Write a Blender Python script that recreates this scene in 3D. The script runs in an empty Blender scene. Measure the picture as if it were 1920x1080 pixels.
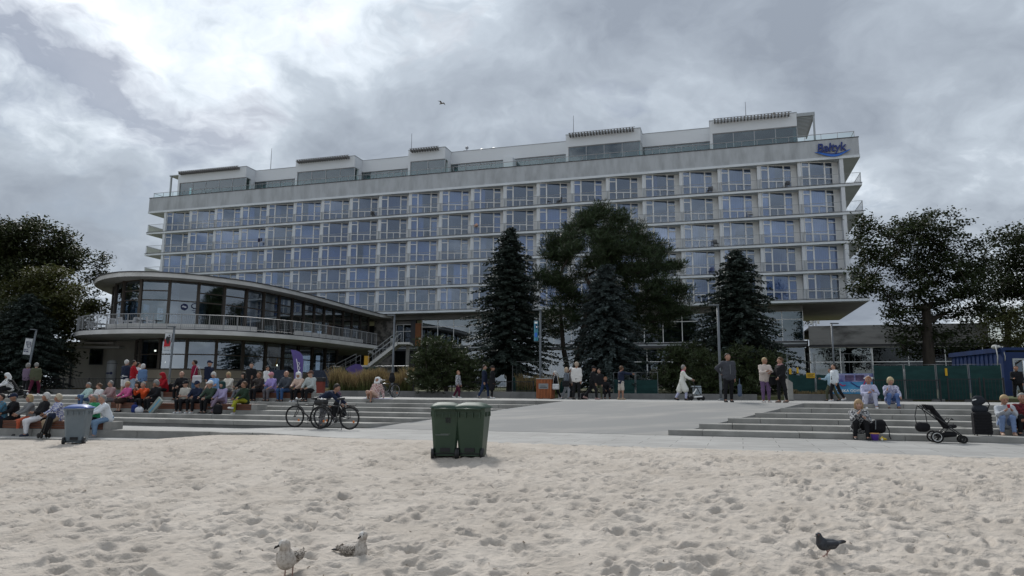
import bpy, bmesh, math, random
import numpy as np
from mathutils import Vector, Matrix, Euler

R = math.radians
S = bpy.context.scene
C = S.collection
rng = np.random.default_rng(11)
random.seed(11)

# ------------------------------------------------------------------ camera, sky, sun, exposure
EYE, FPX, PITCH, ROLL = 1.9, 1330.0, 0.14705, 0.0065
cam_data = bpy.data.cameras.new('camera')
cam_data.sensor_width = 36.0
cam_data.lens = 36.0 * FPX / 1920.0
cam_data.clip_start = 0.1
cam_data.clip_end = 6000.0
cam = bpy.data.objects.new('camera', cam_data)
C.objects.link(cam)
cam.matrix_world = Matrix.Translation((0, 0, EYE)) @ Matrix.Rotation(math.pi / 2 + PITCH, 4, 'X') @ Matrix.Rotation(ROLL, 4, 'Z')
S.camera = cam

SUN_EL, SUN_AZ = R(42), R(-14)          # azimuth measured from +Y towards +X
world = bpy.data.worlds.new('World')
S.world = world
world.use_nodes = True
nt = world.node_tree
nt.nodes.clear()


def N(tree, kind, **kw):
    n = tree.nodes.new(kind)
    for k, v in kw.items():
        if k in n.inputs.keys() if hasattr(n.inputs, 'keys') else False:
            n.inputs[k].default_value = v
        else:
            setattr(n, k, v)
    return n


def mathn(tree, op, a, b=None, clamp=False):
    n = tree.nodes.new('ShaderNodeMath')
    n.operation = op
    n.use_clamp = clamp
    for i, v in enumerate((a, b)):
        if v is None:
            continue
        if isinstance(v, (int, float)):
            n.inputs[i].default_value = v
        else:
            tree.links.new(v, n.inputs[i])
    return n.outputs[0]


def ramp(tree, fac, stops):
    n = tree.nodes.new('ShaderNodeValToRGB')
    el = n.color_ramp.elements
    while len(el) < len(stops):
        el.new(0.5)
    for e, (p, c) in zip(el, stops):
        e.position = p
        e.color = (*c, 1) if len(c) == 3 else c
    tree.links.new(fac, n.inputs[0])
    return n.outputs[0]


def build_sky():
    L = nt.links.new
    out = nt.nodes.new('ShaderNodeOutputWorld')
    sky = nt.nodes.new('ShaderNodeTexSky')
    sky.sky_type = 'NISHITA'
    sky.sun_disc = False
    sky.sun_elevation = SUN_EL
    sky.sun_rotation = SUN_AZ
    bg1 = nt.nodes.new('ShaderNodeBackground')
    bg1.inputs[1].default_value = 0.055
    L(sky.outputs[0], bg1.inputs[0])
    tc = nt.nodes.new('ShaderNodeTexCoord')
    sp = nt.nodes.new('ShaderNodeSeparateXYZ')
    L(tc.outputs['Generated'], sp.inputs[0])
    x, y, z = sp.outputs
    zc = mathn(nt, 'MAXIMUM', z, 0.0)
    den = mathn(nt, 'ADD', zc, 0.42)
    u = mathn(nt, 'DIVIDE', x, den)
    v = mathn(nt, 'DIVIDE', y, den)
    cb = nt.nodes.new('ShaderNodeCombineXYZ')
    L(u, cb.inputs[0]); L(v, cb.inputs[1])

    def noise(scale, detail, rough, off, dist=0.0, vec=None):
        mp = nt.nodes.new('ShaderNodeMapping')
        mp.inputs['Location'].default_value = off
        L(vec or cb.outputs[0], mp.inputs[0])
        n = nt.nodes.new('ShaderNodeTexNoise')
        n.inputs['Scale'].default_value = scale
        n.inputs['Detail'].default_value = detail
        n.inputs['Roughness'].default_value = rough
        n.inputs['Distortion'].default_value = dist
        L(mp.outputs[0], n.inputs['Vector'])
        return n
    # the deck is warped a little so that its masses billow
    wn = noise(2.2, 5.0, 0.55, (7.0, 1.0, 3.0))
    wv = nt.nodes.new('ShaderNodeVectorMath'); wv.operation = 'SCALE'; wv.inputs['Scale'].default_value = 0.42
    L(wn.outputs['Color'], wv.inputs[0])
    av = nt.nodes.new('ShaderNodeVectorMath'); av.operation = 'ADD'
    L(cb.outputs[0], av.inputs[0]); L(wv.outputs[0], av.inputs[1])
    wp = av.outputs[0]
    big = noise(1.15, 3.0, 0.5, SKY_OFF1, 0.0, wp).outputs[0]
    mid = noise(3.0, 9.0, 0.56, SKY_OFF2, 0.0, wp).outputs[0]
    gap = noise(1.9, 7.0, 0.60, SKY_OFF3, 0.0, wp).outputs[0]
    # thickness of the cloud deck; it thins towards the left, where the sun stands behind it
    lean = mathn(nt, 'MULTIPLY', mathn(nt, 'MULTIPLY', x, mathn(nt, 'ADD', zc, 0.06)), 0.62)
    t = mathn(nt, 'ADD', mathn(nt, 'MULTIPLY', big, 1.25), mathn(nt, 'MULTIPLY', mid, 1.45))
    t = mathn(nt, 'ADD', t, lean)
    t = mathn(nt, 'SUBTRACT', t, 0.865, True)
    col = ramp(nt, t, [(0.20, (0.84, 0.89, 0.95)), (0.35, (0.64, 0.70, 0.765)), (0.46, (0.44, 0.495, 0.56)),
                       (0.62, (0.335, 0.38, 0.44)), (0.85, (0.24, 0.275, 0.33))])
    # an overcast sky is brighter overhead than at the horizon
    zen = mathn(nt, 'ADD', mathn(nt, 'MULTIPLY', zc, SKY_ZEN), SKY_LOW)
    bg2 = nt.nodes.new('ShaderNodeBackground')
    L(col, bg2.inputs[0])
    L(zen, bg2.inputs[1])
    thin = mathn(nt, 'ADD', mathn(nt, 'MULTIPLY', gap, 1.0), mathn(nt, 'MULTIPLY', t, 0.30))
    cover = ramp(nt, thin, [(0.47, (0.15, 0.15, 0.15)), (0.58, (1, 1, 1))])
    mix = nt.nodes.new('ShaderNodeMixShader')
    L(cover, mix.inputs[0]); L(bg1.outputs[0], mix.inputs[1]); L(bg2.outputs[0], mix.inputs[2])
    L(mix.outputs[0], out.inputs[0])


SKY_OFF1, SKY_OFF2, SKY_OFF3 = (4.5, 17.5, 2.1), (10.4, 17.1, 4.9), (4.2, 17.6, 8.5)
SKY_LOW, SKY_ZEN = 1.06, 0.62
build_sky()

sun_data = bpy.data.lights.new('sun', 'SUN')
sun_data.energy = 3.2
sun_data.angle = R(10)
sun_data.color = (1.0, 0.98, 0.945)
sun = bpy.data.objects.new('sun', sun_data)
C.objects.link(sun)
sv = Vector((math.sin(SUN_AZ) * math.cos(SUN_EL), math.cos(SUN_AZ) * math.cos(SUN_EL), math.sin(SUN_EL)))
sun.rotation_euler = (-sv).to_track_quat('-Z', 'Y').to_euler()

S.view_settings.view_transform = 'Standard'
S.view_settings.look = 'None'
S.view_settings.gamma = 1.0
S.view_settings.use_curve_mapping = False
S.view_settings.exposure = 0.0
S.render.engine = 'CYCLES'
S.cycles.max_bounces = 6
S.cycles.transparent_max_bounces = 12

# ------------------------------------------------------------------ helpers
MATS = {}


def mat(name, col, rough=0.7, spec=0.3, metal=0.0, col2=None, nscale=6.0, ndetail=5.0, nlo=0.35, nhi=0.65,
        bump=0.0, bscale=30.0, bdist=0.02, vary=0.0, stretch=None, coat=0.0, ovary=0.0):
    """procedural surface: base colour, optional second colour through noise, fine relief, variation per loose piece"""
    if name in MATS:
        return MATS[name]
    m = bpy.data.materials.new(name)
    m.use_nodes = True
    t = m.node_tree
    b = t.nodes['Principled BSDF']
    b.inputs['Base Color'].default_value = (*col, 1)
    b.inputs['Roughness'].default_value = rough
    b.inputs['Specular IOR Level'].default_value = spec
    b.inputs['Metallic'].default_value = metal
    if coat:
        b.inputs['Coat Weight'].default_value = coat
    tc = t.nodes.new('ShaderNodeTexCoord')
    vec = tc.outputs['Object']
    if stretch:
        mp = t.nodes.new('ShaderNodeMapping')
        mp.inputs['Scale'].default_value = stretch
        t.links.new(vec, mp.inputs[0])
        vec = mp.outputs[0]
    src = None
    if col2 is not None:
        n = t.nodes.new('ShaderNodeTexNoise')
        n.inputs['Scale'].default_value = nscale
        n.inputs['Detail'].default_value = ndetail
        n.inputs['Roughness'].default_value = 0.6
        t.links.new(vec, n.inputs['Vector'])
        src = ramp(t, n.outputs[0], [(nlo, col), (nhi, col2)])
    if vary:
        g = t.nodes.new('ShaderNodeNewGeometry')
        hs = t.nodes.new('ShaderNodeHueSaturation')
        val = mathn(t, 'ADD', mathn(t, 'MULTIPLY', g.outputs['Random Per Island'], 2 * vary), 1.0 - vary)
        t.links.new(val, hs.inputs['Value'])
        hue = mathn(t, 'ADD', mathn(t, 'MULTIPLY', g.outputs['Random Per Island'], 0.04), 0.48)
        t.links.new(hue, hs.inputs['Hue'])
        if src is not None:
            t.links.new(src, hs.inputs['Color'])
        else:
            hs.inputs['Color'].default_value = (*col, 1)
        src = hs.outputs[0]
    if ovary:
        oi = t.nodes.new('ShaderNodeObjectInfo')
        hs = t.nodes.new('ShaderNodeHueSaturation')
        t.links.new(mathn(t, 'ADD', mathn(t, 'MULTIPLY', oi.outputs['Random'], 2 * ovary), 1.0 - ovary), hs.inputs['Value'])
        if src is not None:
            t.links.new(src, hs.inputs['Color'])
        else:
            hs.inputs['Color'].default_value = (*col, 1)
        src = hs.outputs[0]
    if src is not None:
        t.links.new(src, b.inputs['Base Color'])
    if bump:
        n2 = t.nodes.new('ShaderNodeTexNoise')
        n2.inputs['Scale'].default_value = bscale
        n2.inputs['Detail'].default_value = 4.0
        t.links.new(vec, n2.inputs['Vector'])
        bp = t.nodes.new('ShaderNodeBump')
        bp.inputs['Strength'].default_value = bump
        bp.inputs['Distance'].default_value = bdist
        t.links.new(n2.outputs[0], bp.inputs['Height'])
        t.links.new(bp.outputs[0], b.inputs['Normal'])
    MATS[name] = m
    return m


def glass_mat(name, tint=(0.75, 0.85, 0.88), refl=1.0, base=0.12, rough=0.0, wav=0.0, blue=False):
    """window glass: clear tinted pane plus a mirror sheen that grows towards grazing angles"""
    if name in MATS:
        return MATS[name]
    m = bpy.data.materials.new(name)
    m.use_nodes = True
    t = m.node_tree
    t.nodes.clear()
    out = t.nodes.new('ShaderNodeOutputMaterial')
    tr = t.nodes.new('ShaderNodeBsdfTransparent')
    tr.inputs[0].default_value = (*tint, 1)
    gl = t.nodes.new('ShaderNodeBsdfGlossy')
    gl.inputs['Color'].default_value = ((0.78 if blue else 0.86) * refl, (0.88 if blue else 0.93) * refl, 1.04 * refl if blue else refl, 1)  # with blue set, a bluer sky's reflection is put into the mirror colour
    gl.inputs['Roughness'].default_value = rough
    fr = t.nodes.new('ShaderNodeFresnel')
    fr.inputs[0].default_value = 1.5
    # the mirror sheen belongs to the outer face only; the inner face lets the ray out again
    ge = t.nodes.new('ShaderNodeNewGeometry')
    f = mathn(t, 'ADD', fr.outputs[0], base, True)
    f = mathn(t, 'MULTIPLY', f, mathn(t, 'SUBTRACT', 1.0, ge.outputs['Backfacing']))
    if wav:
        tc = t.nodes.new('ShaderNodeTexCoord')
        n = t.nodes.new('ShaderNodeTexNoise')
        n.inputs['Scale'].default_value = 0.6
        n.inputs['Detail'].default_value = 1.0
        t.links.new(tc.outputs['Object'], n.inputs['Vector'])
        bp = t.nodes.new('ShaderNodeBump')
        bp.inputs['Strength'].default_value = wav
        bp.inputs['Distance'].default_value = 0.05
        t.links.new(n.outputs[0], bp.inputs['Height'])
        t.links.new(bp.outputs[0], gl.inputs['Normal'])
    mx = t.nodes.new('ShaderNodeMixShader')
    t.links.new(f, mx.inputs[0]); t.links.new(tr.outputs[0], mx.inputs[1]); t.links.new(gl.outputs[0], mx.inputs[2])
    t.links.new(mx.outputs[0], out.inputs[0])
    MATS[name] = m
    return m


def emit_mat(name, col, strength):
    if name in MATS:
        return MATS[name]
    m = bpy.data.materials.new(name)
    m.use_nodes = True
    b = m.node_tree.nodes['Principled BSDF']
    b.inputs['Base Color'].default_value = (*col, 1)
    b.inputs['Emission Color'].default_value = (*col, 1)
    b.inputs['Emission Strength'].default_value = strength
    MATS[name] = m
    return m


class MB:
    """collects verts and faces, then links them as ONE mesh object"""
    def __init__(self):
        self.v, self.f, self.mi = [], [], []
        self.cur = 0

    def add(self, vs, fs):
        o = len(self.v)
        self.v.extend([tuple(p) for p in vs])
        for f in fs:
            self.f.append(tuple(i + o for i in f))
            self.mi.append(self.cur)
        return self

    def box(self, x0, x1, y0, y1, z0, z1):
        vs = [(x0, y0, z0), (x1, y0, z0), (x1, y1, z0), (x0, y1, z0), (x0, y0, z1), (x1, y0, z1), (x1, y1, z1), (x0, y1, z1)]
        return self.add(vs, [(0, 3, 2, 1), (4, 5, 6, 7), (0, 1, 5, 4), (1, 2, 6, 5), (2, 3, 7, 6), (3, 0, 4, 7)])

    def cbox(self, x0, x1, y0, y1, z0, z1, c=0.02):
        """box with all upright and top edges chamfered"""
        vs, fs = [], []
        rings = [(z0, 0), (z1 - c, 0), (z1, c)]
        for z, i in rings:
            a = c
            vs += [(x0 + i + a, y0 + i, z), (x1 - i - a, y0 + i, z), (x1 - i, y0 + i + a, z), (x1 - i, y1 - i - a, z),
                   (x1 - i - a, y1 - i, z), (x0 + i + a, y1 - i, z), (x0 + i, y1 - i - a, z), (x0 + i, y0 + i + a, z)]
        for r in range(2):
            for k in range(8):
                k2 = (k + 1) % 8
                fs.append((r * 8 + k, r * 8 + k2, (r + 1) * 8 + k2, (r + 1) * 8 + k))
        fs.append(tuple(range(16, 24)))
        fs.append(tuple(range(7, -1, -1)))
        return self.add(vs, fs)

    def prism(self, poly, z0, z1, cap=True):
        n = len(poly)
        vs = [(p[0], p[1], z0 if np.isscalar(z0) else z0[i]) for i, p in enumerate(poly)] + \
             [(p[0], p[1], z1 if np.isscalar(z1) else z1[i]) for i, p in enumerate(poly)]
        fs = [(i, (i + 1) % n, n + (i + 1) % n, n + i) for i in range(n)]
        if cap:
            fs += [tuple(range(n, 2 * n)), tuple(range(n - 1, -1, -1))]
        return self.add(vs, fs)

    def tube(self, pts, r, sides=6, closed=False, caps=True):
        pts = [Vector(p) for p in pts]
        n = len(pts)
        rs = [r] * n if np.isscalar(r) else list(r)
        vs, fs = [], []
        up = None
        for i, p in enumerate(pts):
            a = pts[(i - 1) % n] if (closed or i > 0) else p
            b = pts[(i + 1) % n] if (closed or i < n - 1) else p
            d = (b - a)
            d = d.normalized() if d.length > 1e-9 else Vector((0, 0, 1))
            if up is None:
                up = Vector((0, 0, 1)) if abs(d.z) < 0.9 else Vector((1, 0, 0))
            s = d.cross(up)
            s = s.normalized() if s.length > 1e-6 else d.orthogonal().normalized()
            up = s.cross(d).normalized()
            for k in range(sides):
                an = 2 * math.pi * (k + 0.5) / sides
                vs.append(p + s * (math.cos(an) * rs[i]) + up * (math.sin(an) * rs[i]))
        m = n if closed else n - 1
        for i in range(m):
            j = (i + 1) % n
            for k in range(sides):
                k2 = (k + 1) % sides
                fs.append((i * sides + k, i * sides + k2, j * sides + k2, j * sides + k))
        if caps and not closed:
            fs.append(tuple(range(sides - 1, -1, -1)))
            fs.append(tuple((n - 1) * sides + k for k in range(sides)))
        return self.add(vs, fs)

    def bar(self, a, b, w, h=None):
        """rectangular bar from a to b"""
        h = w if h is None else h
        a, b = Vector(a), Vector(b)
        d = (b - a).normalized()
        up = Vector((0, 0, 1)) if abs(d.z) < 0.95 else Vector((0, 1, 0))
        s = d.cross(up).normalized() * (w / 2)
        u = s.cross(d).normalized() * (h / 2)
        vs = [a - s - u, a + s - u, a + s + u, a - s + u, b - s - u, b + s - u, b + s + u, b - s + u]
        return self.add(vs, [(0, 1, 2, 3), (7, 6, 5, 4), (0, 4, 5, 1), (1, 5, 6, 2), (2, 6, 7, 3), (3, 7, 4, 0)])

    def lathe(self, prof, sides=16, c=(0, 0, 0)):
        vs, fs = [], []
        for r, z in prof:
            for k in range(sides):
                a = 2 * math.pi * k / sides
                vs.append((c[0] + r * math.cos(a), c[1] + r * math.sin(a), c[2] + z))
        for i in range(len(prof) - 1):
            for k in range(sides):
                k2 = (k + 1) % sides
                fs.append((i * sides + k, i * sides + k2, (i + 1) * sides + k2, (i + 1) * sides + k))
        fs.append(tuple(range(sides - 1, -1, -1)))
        fs.append(tuple((len(prof) - 1) * sides + k for k in range(sides)))
        return self.add(vs, fs)

    def ball(self, c, r, seg=8, rings=6):
        rx, ry, rz = (r, r, r) if np.isscalar(r) else r
        vs, fs = [(c[0], c[1], c[2] - rz)], []
        for i in range(1, rings):
            ph = -math.pi / 2 + math.pi * i / rings
            for k in range(seg):
                a = 2 * math.pi * k / seg
                vs.append((c[0] + rx * math.cos(ph) * math.cos(a), c[1] + ry * math.cos(ph) * math.sin(a), c[2] + rz * math.sin(ph)))
        vs.append((c[0], c[1], c[2] + rz))
        for k in range(seg):
            k2 = (k + 1) % seg
            fs.append((0, 1 + k2, 1 + k))
            for i in range(rings - 2):
                fs.append((1 + i * seg + k, 1 + i * seg + k2, 1 + (i + 1) * seg + k2, 1 + (i + 1) * seg + k))
            fs.append((1 + (rings - 2) * seg + k, 1 + (rings - 2) * seg + k2, len(vs) - 1))
        return self.add(vs, fs)

    def mesh(self, name, mats, smooth=False, recalc=False):
        me = bpy.data.meshes.new(name)
        me.from_pydata(self.v, [], self.f)
        for m in (mats if isinstance(mats, (list, tuple)) else [mats]):
            me.materials.append(m)
        if any(self.mi):
            me.polygons.foreach_set('material_index', self.mi)
        if smooth:
            me.polygons.foreach_set('use_smooth', [True] * len(me.polygons))
        if recalc:
            bm = bmesh.new(); bm.from_mesh(me)
            bmesh.ops.recalc_face_normals(bm, faces=bm.faces)
            bm.to_mesh(me); bm.free()
        me.update()
        return me

    def build(self, name, mats, parent=None, smooth=False, recalc=False):
        return link(name, self.mesh(name, mats, smooth, recalc), parent)


def link(name, me, parent=None, loc=None, rot=None):
    o = bpy.data.objects.new(name, me)
    C.objects.link(o)
    if parent is not None:
        o.parent = parent
    if loc is not None:
        o.location = loc
    if rot is not None:
        o.rotation_euler = rot
    return o


def np_mesh(name, V, F, mats, smooth=False, mi=None):
    """fast mesh from numpy arrays: V (n,3), F (m,3) or (m,4)"""
    me = bpy.data.meshes.new(name)
    V = np.asarray(V, dtype=np.float32); F = np.asarray(F, dtype=np.int32)
    k = F.shape[1]
    me.vertices.add(len(V)); me.vertices.foreach_set('co', V.ravel())
    me.loops.add(F.size); me.loops.foreach_set('vertex_index', F.ravel())
    me.polygons.add(len(F))
    me.polygons.foreach_set('loop_start', np.arange(0, F.size, k, dtype=np.int32))
    me.polygons.foreach_set('loop_total', np.full(len(F), k, dtype=np.int32))
    for m in (mats if isinstance(mats, (list, tuple)) else [mats]):
        me.materials.append(m)
    if mi is not None:
        me.polygons.foreach_set('material_index', np.asarray(mi, dtype=np.int32))
    me.polygons.foreach_set('use_smooth', np.full(len(F), smooth, dtype=bool))
    me.update(calc_edges=True)
    me.validate()
    return me


def tag(o, label=None, cat=None, group=None, kind=None):
    if label: o['label'] = label
    if cat: o['category'] = cat
    if group: o['group'] = group
    if kind: o['kind'] = kind
    return o


def thing(name, label, cat, loc=(0, 0, 0), rz=0.0, group=None):
    o = bpy.data.objects.new(name, None)
    C.objects.link(o)
    o.location = loc
    o.rotation_euler = (0, 0, rz)
    o.empty_display_size = 0.3
    return tag(o, label, cat, group)


def dup(o, parent=None):
    """a copy of a thing with copies of its parts and sub-parts (mesh data shared)"""
    c = o.copy(); C.objects.link(c)
    if parent is not None:
        c.parent = parent
    for ch in o.children:
        dup(ch, c)
    return c


def px_x(px, y, z):
    """world X of the thing that the photograph shows in column px when it stands at depth y, height z"""
    dz = z - EYE
    zc = y * math.cos(PITCH) + dz * math.sin(PITCH)
    yc = -y * math.sin(PITCH) + dz * math.cos(PITCH)
    v = -FPX * yc / zc
    u = ((px - 960) + v * math.sin(ROLL)) / math.cos(ROLL)
    return u * zc / FPX


# the steps run obliquely to the camera: frame a (along), b (up the flight)
PHI = 0.31
ES = (math.cos(PHI), -math.sin(PHI)); NS = (math.sin(PHI), math.cos(PHI))
ZW, ZP, RISE = 0.72, 1.62, 0.15


def st(a, b, z=None):
    p = (a * ES[0] + b * NS[0], 22.5 + a * ES[1] + b * NS[1])
    return p if z is None else (p[0], p[1], z)


def on_steps(px, b, z):
    """point on the step line b that stands in photo column px"""
    y = 24.0
    for _ in range(30):
        x = px_x(px, y, z)
        a = (x - b * NS[0]) / ES[0]
        y = 22.5 + a * ES[1] + b * NS[1]
    return Vector((px_x(px, y, z), y, z))


# ------------------------------------------------------------------ soft bodies: smooth union of tapered capsules, meshed with surface nets
def blob(prims, h=0.025, k=0.04):
    P0 = np.array([p[0] for p in prims], float); P1 = np.array([p[1] for p in prims], float)
    r0 = np.array([p[2] for p in prims]); r1 = np.array([p[3] if len(p) > 3 else p[2] for p in prims])
    rm = np.maximum(r0, r1)[:, None]
    lo = np.minimum(P0 - rm, P1 - rm).min(0) - 2.5 * h; hi = np.maximum(P0 + rm, P1 + rm).max(0) + 2.5 * h
    n = np.ceil((hi - lo) / h).astype(int) + 1
    ax = [lo[i] + h * np.arange(n[i]) for i in range(3)]
    X, Y, Z = np.meshgrid(*ax, indexing='ij')
    D = None
    for a, b, ra, rb in zip(P0, P1, r0, r1):
        d = b - a; L2 = max(d @ d, 1e-9)
        t = np.clip(((X - a[0]) * d[0] + (Y - a[1]) * d[1] + (Z - a[2]) * d[2]) / L2, 0, 1)
        q = np.sqrt((X - a[0] - t * d[0]) ** 2 + (Y - a[1] - t * d[1]) ** 2 + (Z - a[2] - t * d[2]) ** 2) - (ra + t * (rb - ra))
        if D is None:
            D = q
        else:
            m = np.maximum(k - np.abs(D - q), 0) / k
            D = np.minimum(D, q) - m * m * k * 0.25
    return surface_nets(D, lo, h)


def surface_nets(D, lo, h):
    nx, ny, nz = D.shape
    ins = D < 0
    c = [D[i:nx - 1 + i, j:ny - 1 + j, l:nz - 1 + l] for i in (0, 1) for j in (0, 1) for l in (0, 1)]
    s = np.stack([q < 0 for q in c]); cnt = s.sum(0)
    mask = (cnt > 0) & (cnt < 8)
    idx = -np.ones(mask.shape, int); idx[mask] = np.arange(mask.sum())
    cv = np.stack([q[mask] for q in c], 1)
    off = np.array([(i, j, l) for i in (0, 1) for j in (0, 1) for l in (0, 1)], float)
    acc = np.zeros((cv.shape[0], 3)); w = np.zeros(cv.shape[0])
    for a in range(8):
        for b in range(a + 1, 8):
            if np.abs(off[a] - off[b]).sum() != 1:
                continue
            va, vb = cv[:, a], cv[:, b]
            x = (va < 0) != (vb < 0)
            t = np.where(x, va / np.where(x, va - vb, 1), 0)
            acc += np.where(x[:, None], off[a] + t[:, None] * (off[b] - off[a]), 0); w += x
    V = (np.argwhere(mask) + acc / w[:, None]) * h + lo
    Fs = []
    for axis in range(3):
        sl0 = [slice(None)] * 3; sl1 = [slice(None)] * 3
        sl0[axis] = slice(0, -1); sl1[axis] = slice(1, None)
        A, B = ins[tuple(sl0)], ins[tuple(sl1)]
        o1, o2 = [(1, 2), (2, 0), (0, 1)][axis]
        e = np.argwhere(A != B)
        ok = (e[:, o1] > 0) & (e[:, o2] > 0) & (e[:, o1] < D.shape[o1] - 1) & (e[:, o2] < D.shape[o2] - 1)
        e = e[ok]
        f = A[tuple(e.T)]
        q = []
        for d1, d2 in ((-1, -1), (0, -1), (0, 0), (-1, 0)):
            g = e.copy(); g[:, o1] += d1; g[:, o2] += d2
            q.append(idx[tuple(g.T)])
        q = np.stack(q, 1)
        q[~f] = q[~f][:, ::-1]
        Fs.append(q)
    return V, np.concatenate(Fs)


def blob_obj(name, prims, m, parent=None, h=0.025, k=0.04):
    V, F = blob(prims, h, k)
    return link(name, np_mesh(name, V, F, m, True), parent)

# ------------------------------------------------------------------ ground, sand, walkway, steps, ramp, promenade
SAND_EDGE = np.array([(-40, 26.6), (-30, 25.4), (-17, 23.4), (-9.4, 22.2), (-7.6, 20.9), (-4.5, 18.8), (-0.8, 17.85), (5.2, 15.6), (10.2, 14.1), (16, 12.6), (40, 7.2)])
SAND_TOP = np.array([(-40, .25), (-17, .32), (-11.5, .38), (-8.8, .60), (-6.2, .715), (40, .73)])


def sand_base(X, Y):
    ye = np.interp(X, SAND_EDGE[:, 0], SAND_EDGE[:, 1])
    hf = np.interp(X, SAND_TOP[:, 0], SAND_TOP[:, 1])
    t = np.clip((Y - 5.5) / (ye - 5.5), 0, 1)
    return hf * (1 - (1 - t) ** 1.6)


def vnoise(shape, cell, g):
    """smooth value noise on a raster"""
    ny, nx = shape
    my, mx = int(ny / cell) + 4, int(nx / cell) + 4
    G = g.standard_normal((my, mx))
    def ax(n):
        q = np.arange(n) / cell; i = q.astype(int); f = q - i
        return i, f * f * (3 - 2 * f)
    iy, fy = ax(ny); ix, fx = ax(nx)
    A = G[iy][:, ix]; B = G[iy][:, ix + 1]; Cc = G[iy + 1][:, ix]; Dd = G[iy + 1][:, ix + 1]
    fx = fx[None]; fy = fy[:, None]
    return (A * (1 - fx) + B * fx) * (1 - fy) + (Cc * (1 - fx) + Dd * fx) * fy


RES = 0.025
SX0, SY0, SX1, SY1 = -27.0, 2.0, 27.0, 28.0


def sand_relief():
    g = np.random.default_rng(3)
    ny, nx = int((SY1 - SY0) / RES), int((SX1 - SX0) / RES)
    Hh = 0.012 * vnoise((ny, nx), 60, g) + 0.008 * vnoise((ny, nx), 22, g) + 0.009 * vnoise((ny, nx), 9, g) + 0.006 * vnoise((ny, nx), 4, g) + 0.002 * vnoise((ny, nx), 2, g)
    # trampled footprints: oval hollows with a pushed-up rim
    # the larger, fresher prints are cut sharper
    n = 9000
    px = g.integers(20, nx - 20, n); py = g.integers(20, ny - 20, n)
    L = g.uniform(.09, .17, n); W = L * g.uniform(.40, .65, n); A = g.uniform(0, math.pi, n); D = g.uniform(.018, .050, n)
    q = np.arange(-14, 15) * RES
    GX, GY = np.meshgrid(q, q)
    for i in range(n):
        c, s = math.cos(A[i]), math.sin(A[i])
        u = (GX * c + GY * s) / L[i]; v = (-GX * s + GY * c) / W[i]
        r2 = u * u + v * v
        Hh[py[i] - 14:py[i] + 15, px[i] - 14:px[i] + 15] -= D[i] * (np.exp(-(r2 ** 2.6) * 1.2) - .45 * np.exp(-((np.sqrt(r2) - 1.30) ** 2) * 9))
    n = 32000
    px = g.integers(20, nx - 20, n); py = g.integers(20, ny - 20, n)
    L = 0.05 + 0.11 * g.uniform(0, 1, n) ** 1.8; W = L * g.uniform(0.35, 0.7, n); A = g.uniform(0, math.pi, n); D = L * g.uniform(0.10, 0.40, n)
    q = np.arange(-14, 15) * RES
    GX, GY = np.meshgrid(q, q)
    for i in range(n):
        c, s = math.cos(A[i]), math.sin(A[i])
        u = (GX * c + GY * s) / L[i]; v = (-GX * s + GY * c) / W[i]
        r2 = u * u + v * v
        k = np.exp(-(r2 ** 1.5) * 1.4) - 0.40 * np.exp(-((np.sqrt(r2) - 1.35) ** 2) * 7)
        Hh[py[i] - 14:py[i] + 15, px[i] - 14:px[i] + 15] -= D[i] * k
    return Hh


RELIEF = sand_relief()


def sand_z(X, Y):
    X = np.asarray(X, float); Y = np.asarray(Y, float)
    fx = np.clip((X - SX0) / RES, 0, RELIEF.shape[1] - 2); fy = np.clip((Y - SY0) / RES, 0, RELIEF.shape[0] - 2)
    ix = fx.astype(int); iy = fy.astype(int); tx = fx - ix; ty = fy - iy
    r = (RELIEF[iy, ix] * (1 - tx) + RELIEF[iy, ix + 1] * tx) * (1 - ty) + (RELIEF[iy + 1, ix] * (1 - tx) + RELIEF[iy + 1, ix + 1] * tx) * ty
    ye = np.interp(X, SAND_EDGE[:, 0], SAND_EDGE[:, 1])
    over = np.clip(Y - ye, 0, 2.0)
    fade = np.clip((ye - Y) / 1.6, 0.15, 1)
    return sand_base(X, Y) + r * fade - 0.30 * over


m_sand = mat('dry_sand', (0.43, 0.387, 0.34), rough=0.95, spec=0.1, col2=(0.36, 0.32, 0.277), nscale=1.1, ndetail=12)
_t = m_sand.node_tree
_tc = [n for n in _t.nodes if n.type == 'TEX_COORD'][0]
_prev = None
for sc_, st_, di_ in ((5.0, .8, .04), (13.0, .9, .030), (50.0, .7, .008)):
    _n = _t.nodes.new('ShaderNodeTexNoise'); _n.inputs['Scale'].default_value = sc_; _n.inputs['Detail'].default_value = 3.0; _n.inputs['Roughness'].default_value = .55
    _t.links.new(_tc.outputs['Object'], _n.inputs['Vector'])
    _b = _t.nodes.new('ShaderNodeBump'); _b.inputs['Strength'].default_value = st_; _b.inputs['Distance'].default_value = di_
    _t.links.new(_n.outputs[0], _b.inputs['Height'])
    if _prev is not None:
        _t.links.new(_prev, _b.inputs['Normal'])
    _prev = _b.outputs[0]
_t.links.new(_prev, _t.nodes['Principled BSDF'].inputs['Normal'])
cols, rows = 660, 560
tx = np.linspace(-0.98, 0.98, cols); yy = np.linspace(3.0 ** -.45, 27.5 ** -.45, rows) ** (-1 / .45)
YY, TX = np.meshgrid(yy, tx, indexing='ij')
XX = np.clip(YY * TX, SX0 + .1, SX1 - .1)
ZZ = sand_z(XX, YY)
V = np.stack([XX.ravel(), YY.ravel(), ZZ.ravel()], 1)
ii = np.arange(rows * cols).reshape(rows, cols)
F = np.stack([ii[:-1, :-1].ravel(), ii[:-1, 1:].ravel(), ii[1:, 1:].ravel(), ii[1:, :-1].ravel()], 1)
tag(link('beach_sand', np_mesh('beach_sand', V, F, m_sand, True)), kind='structure')

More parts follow.
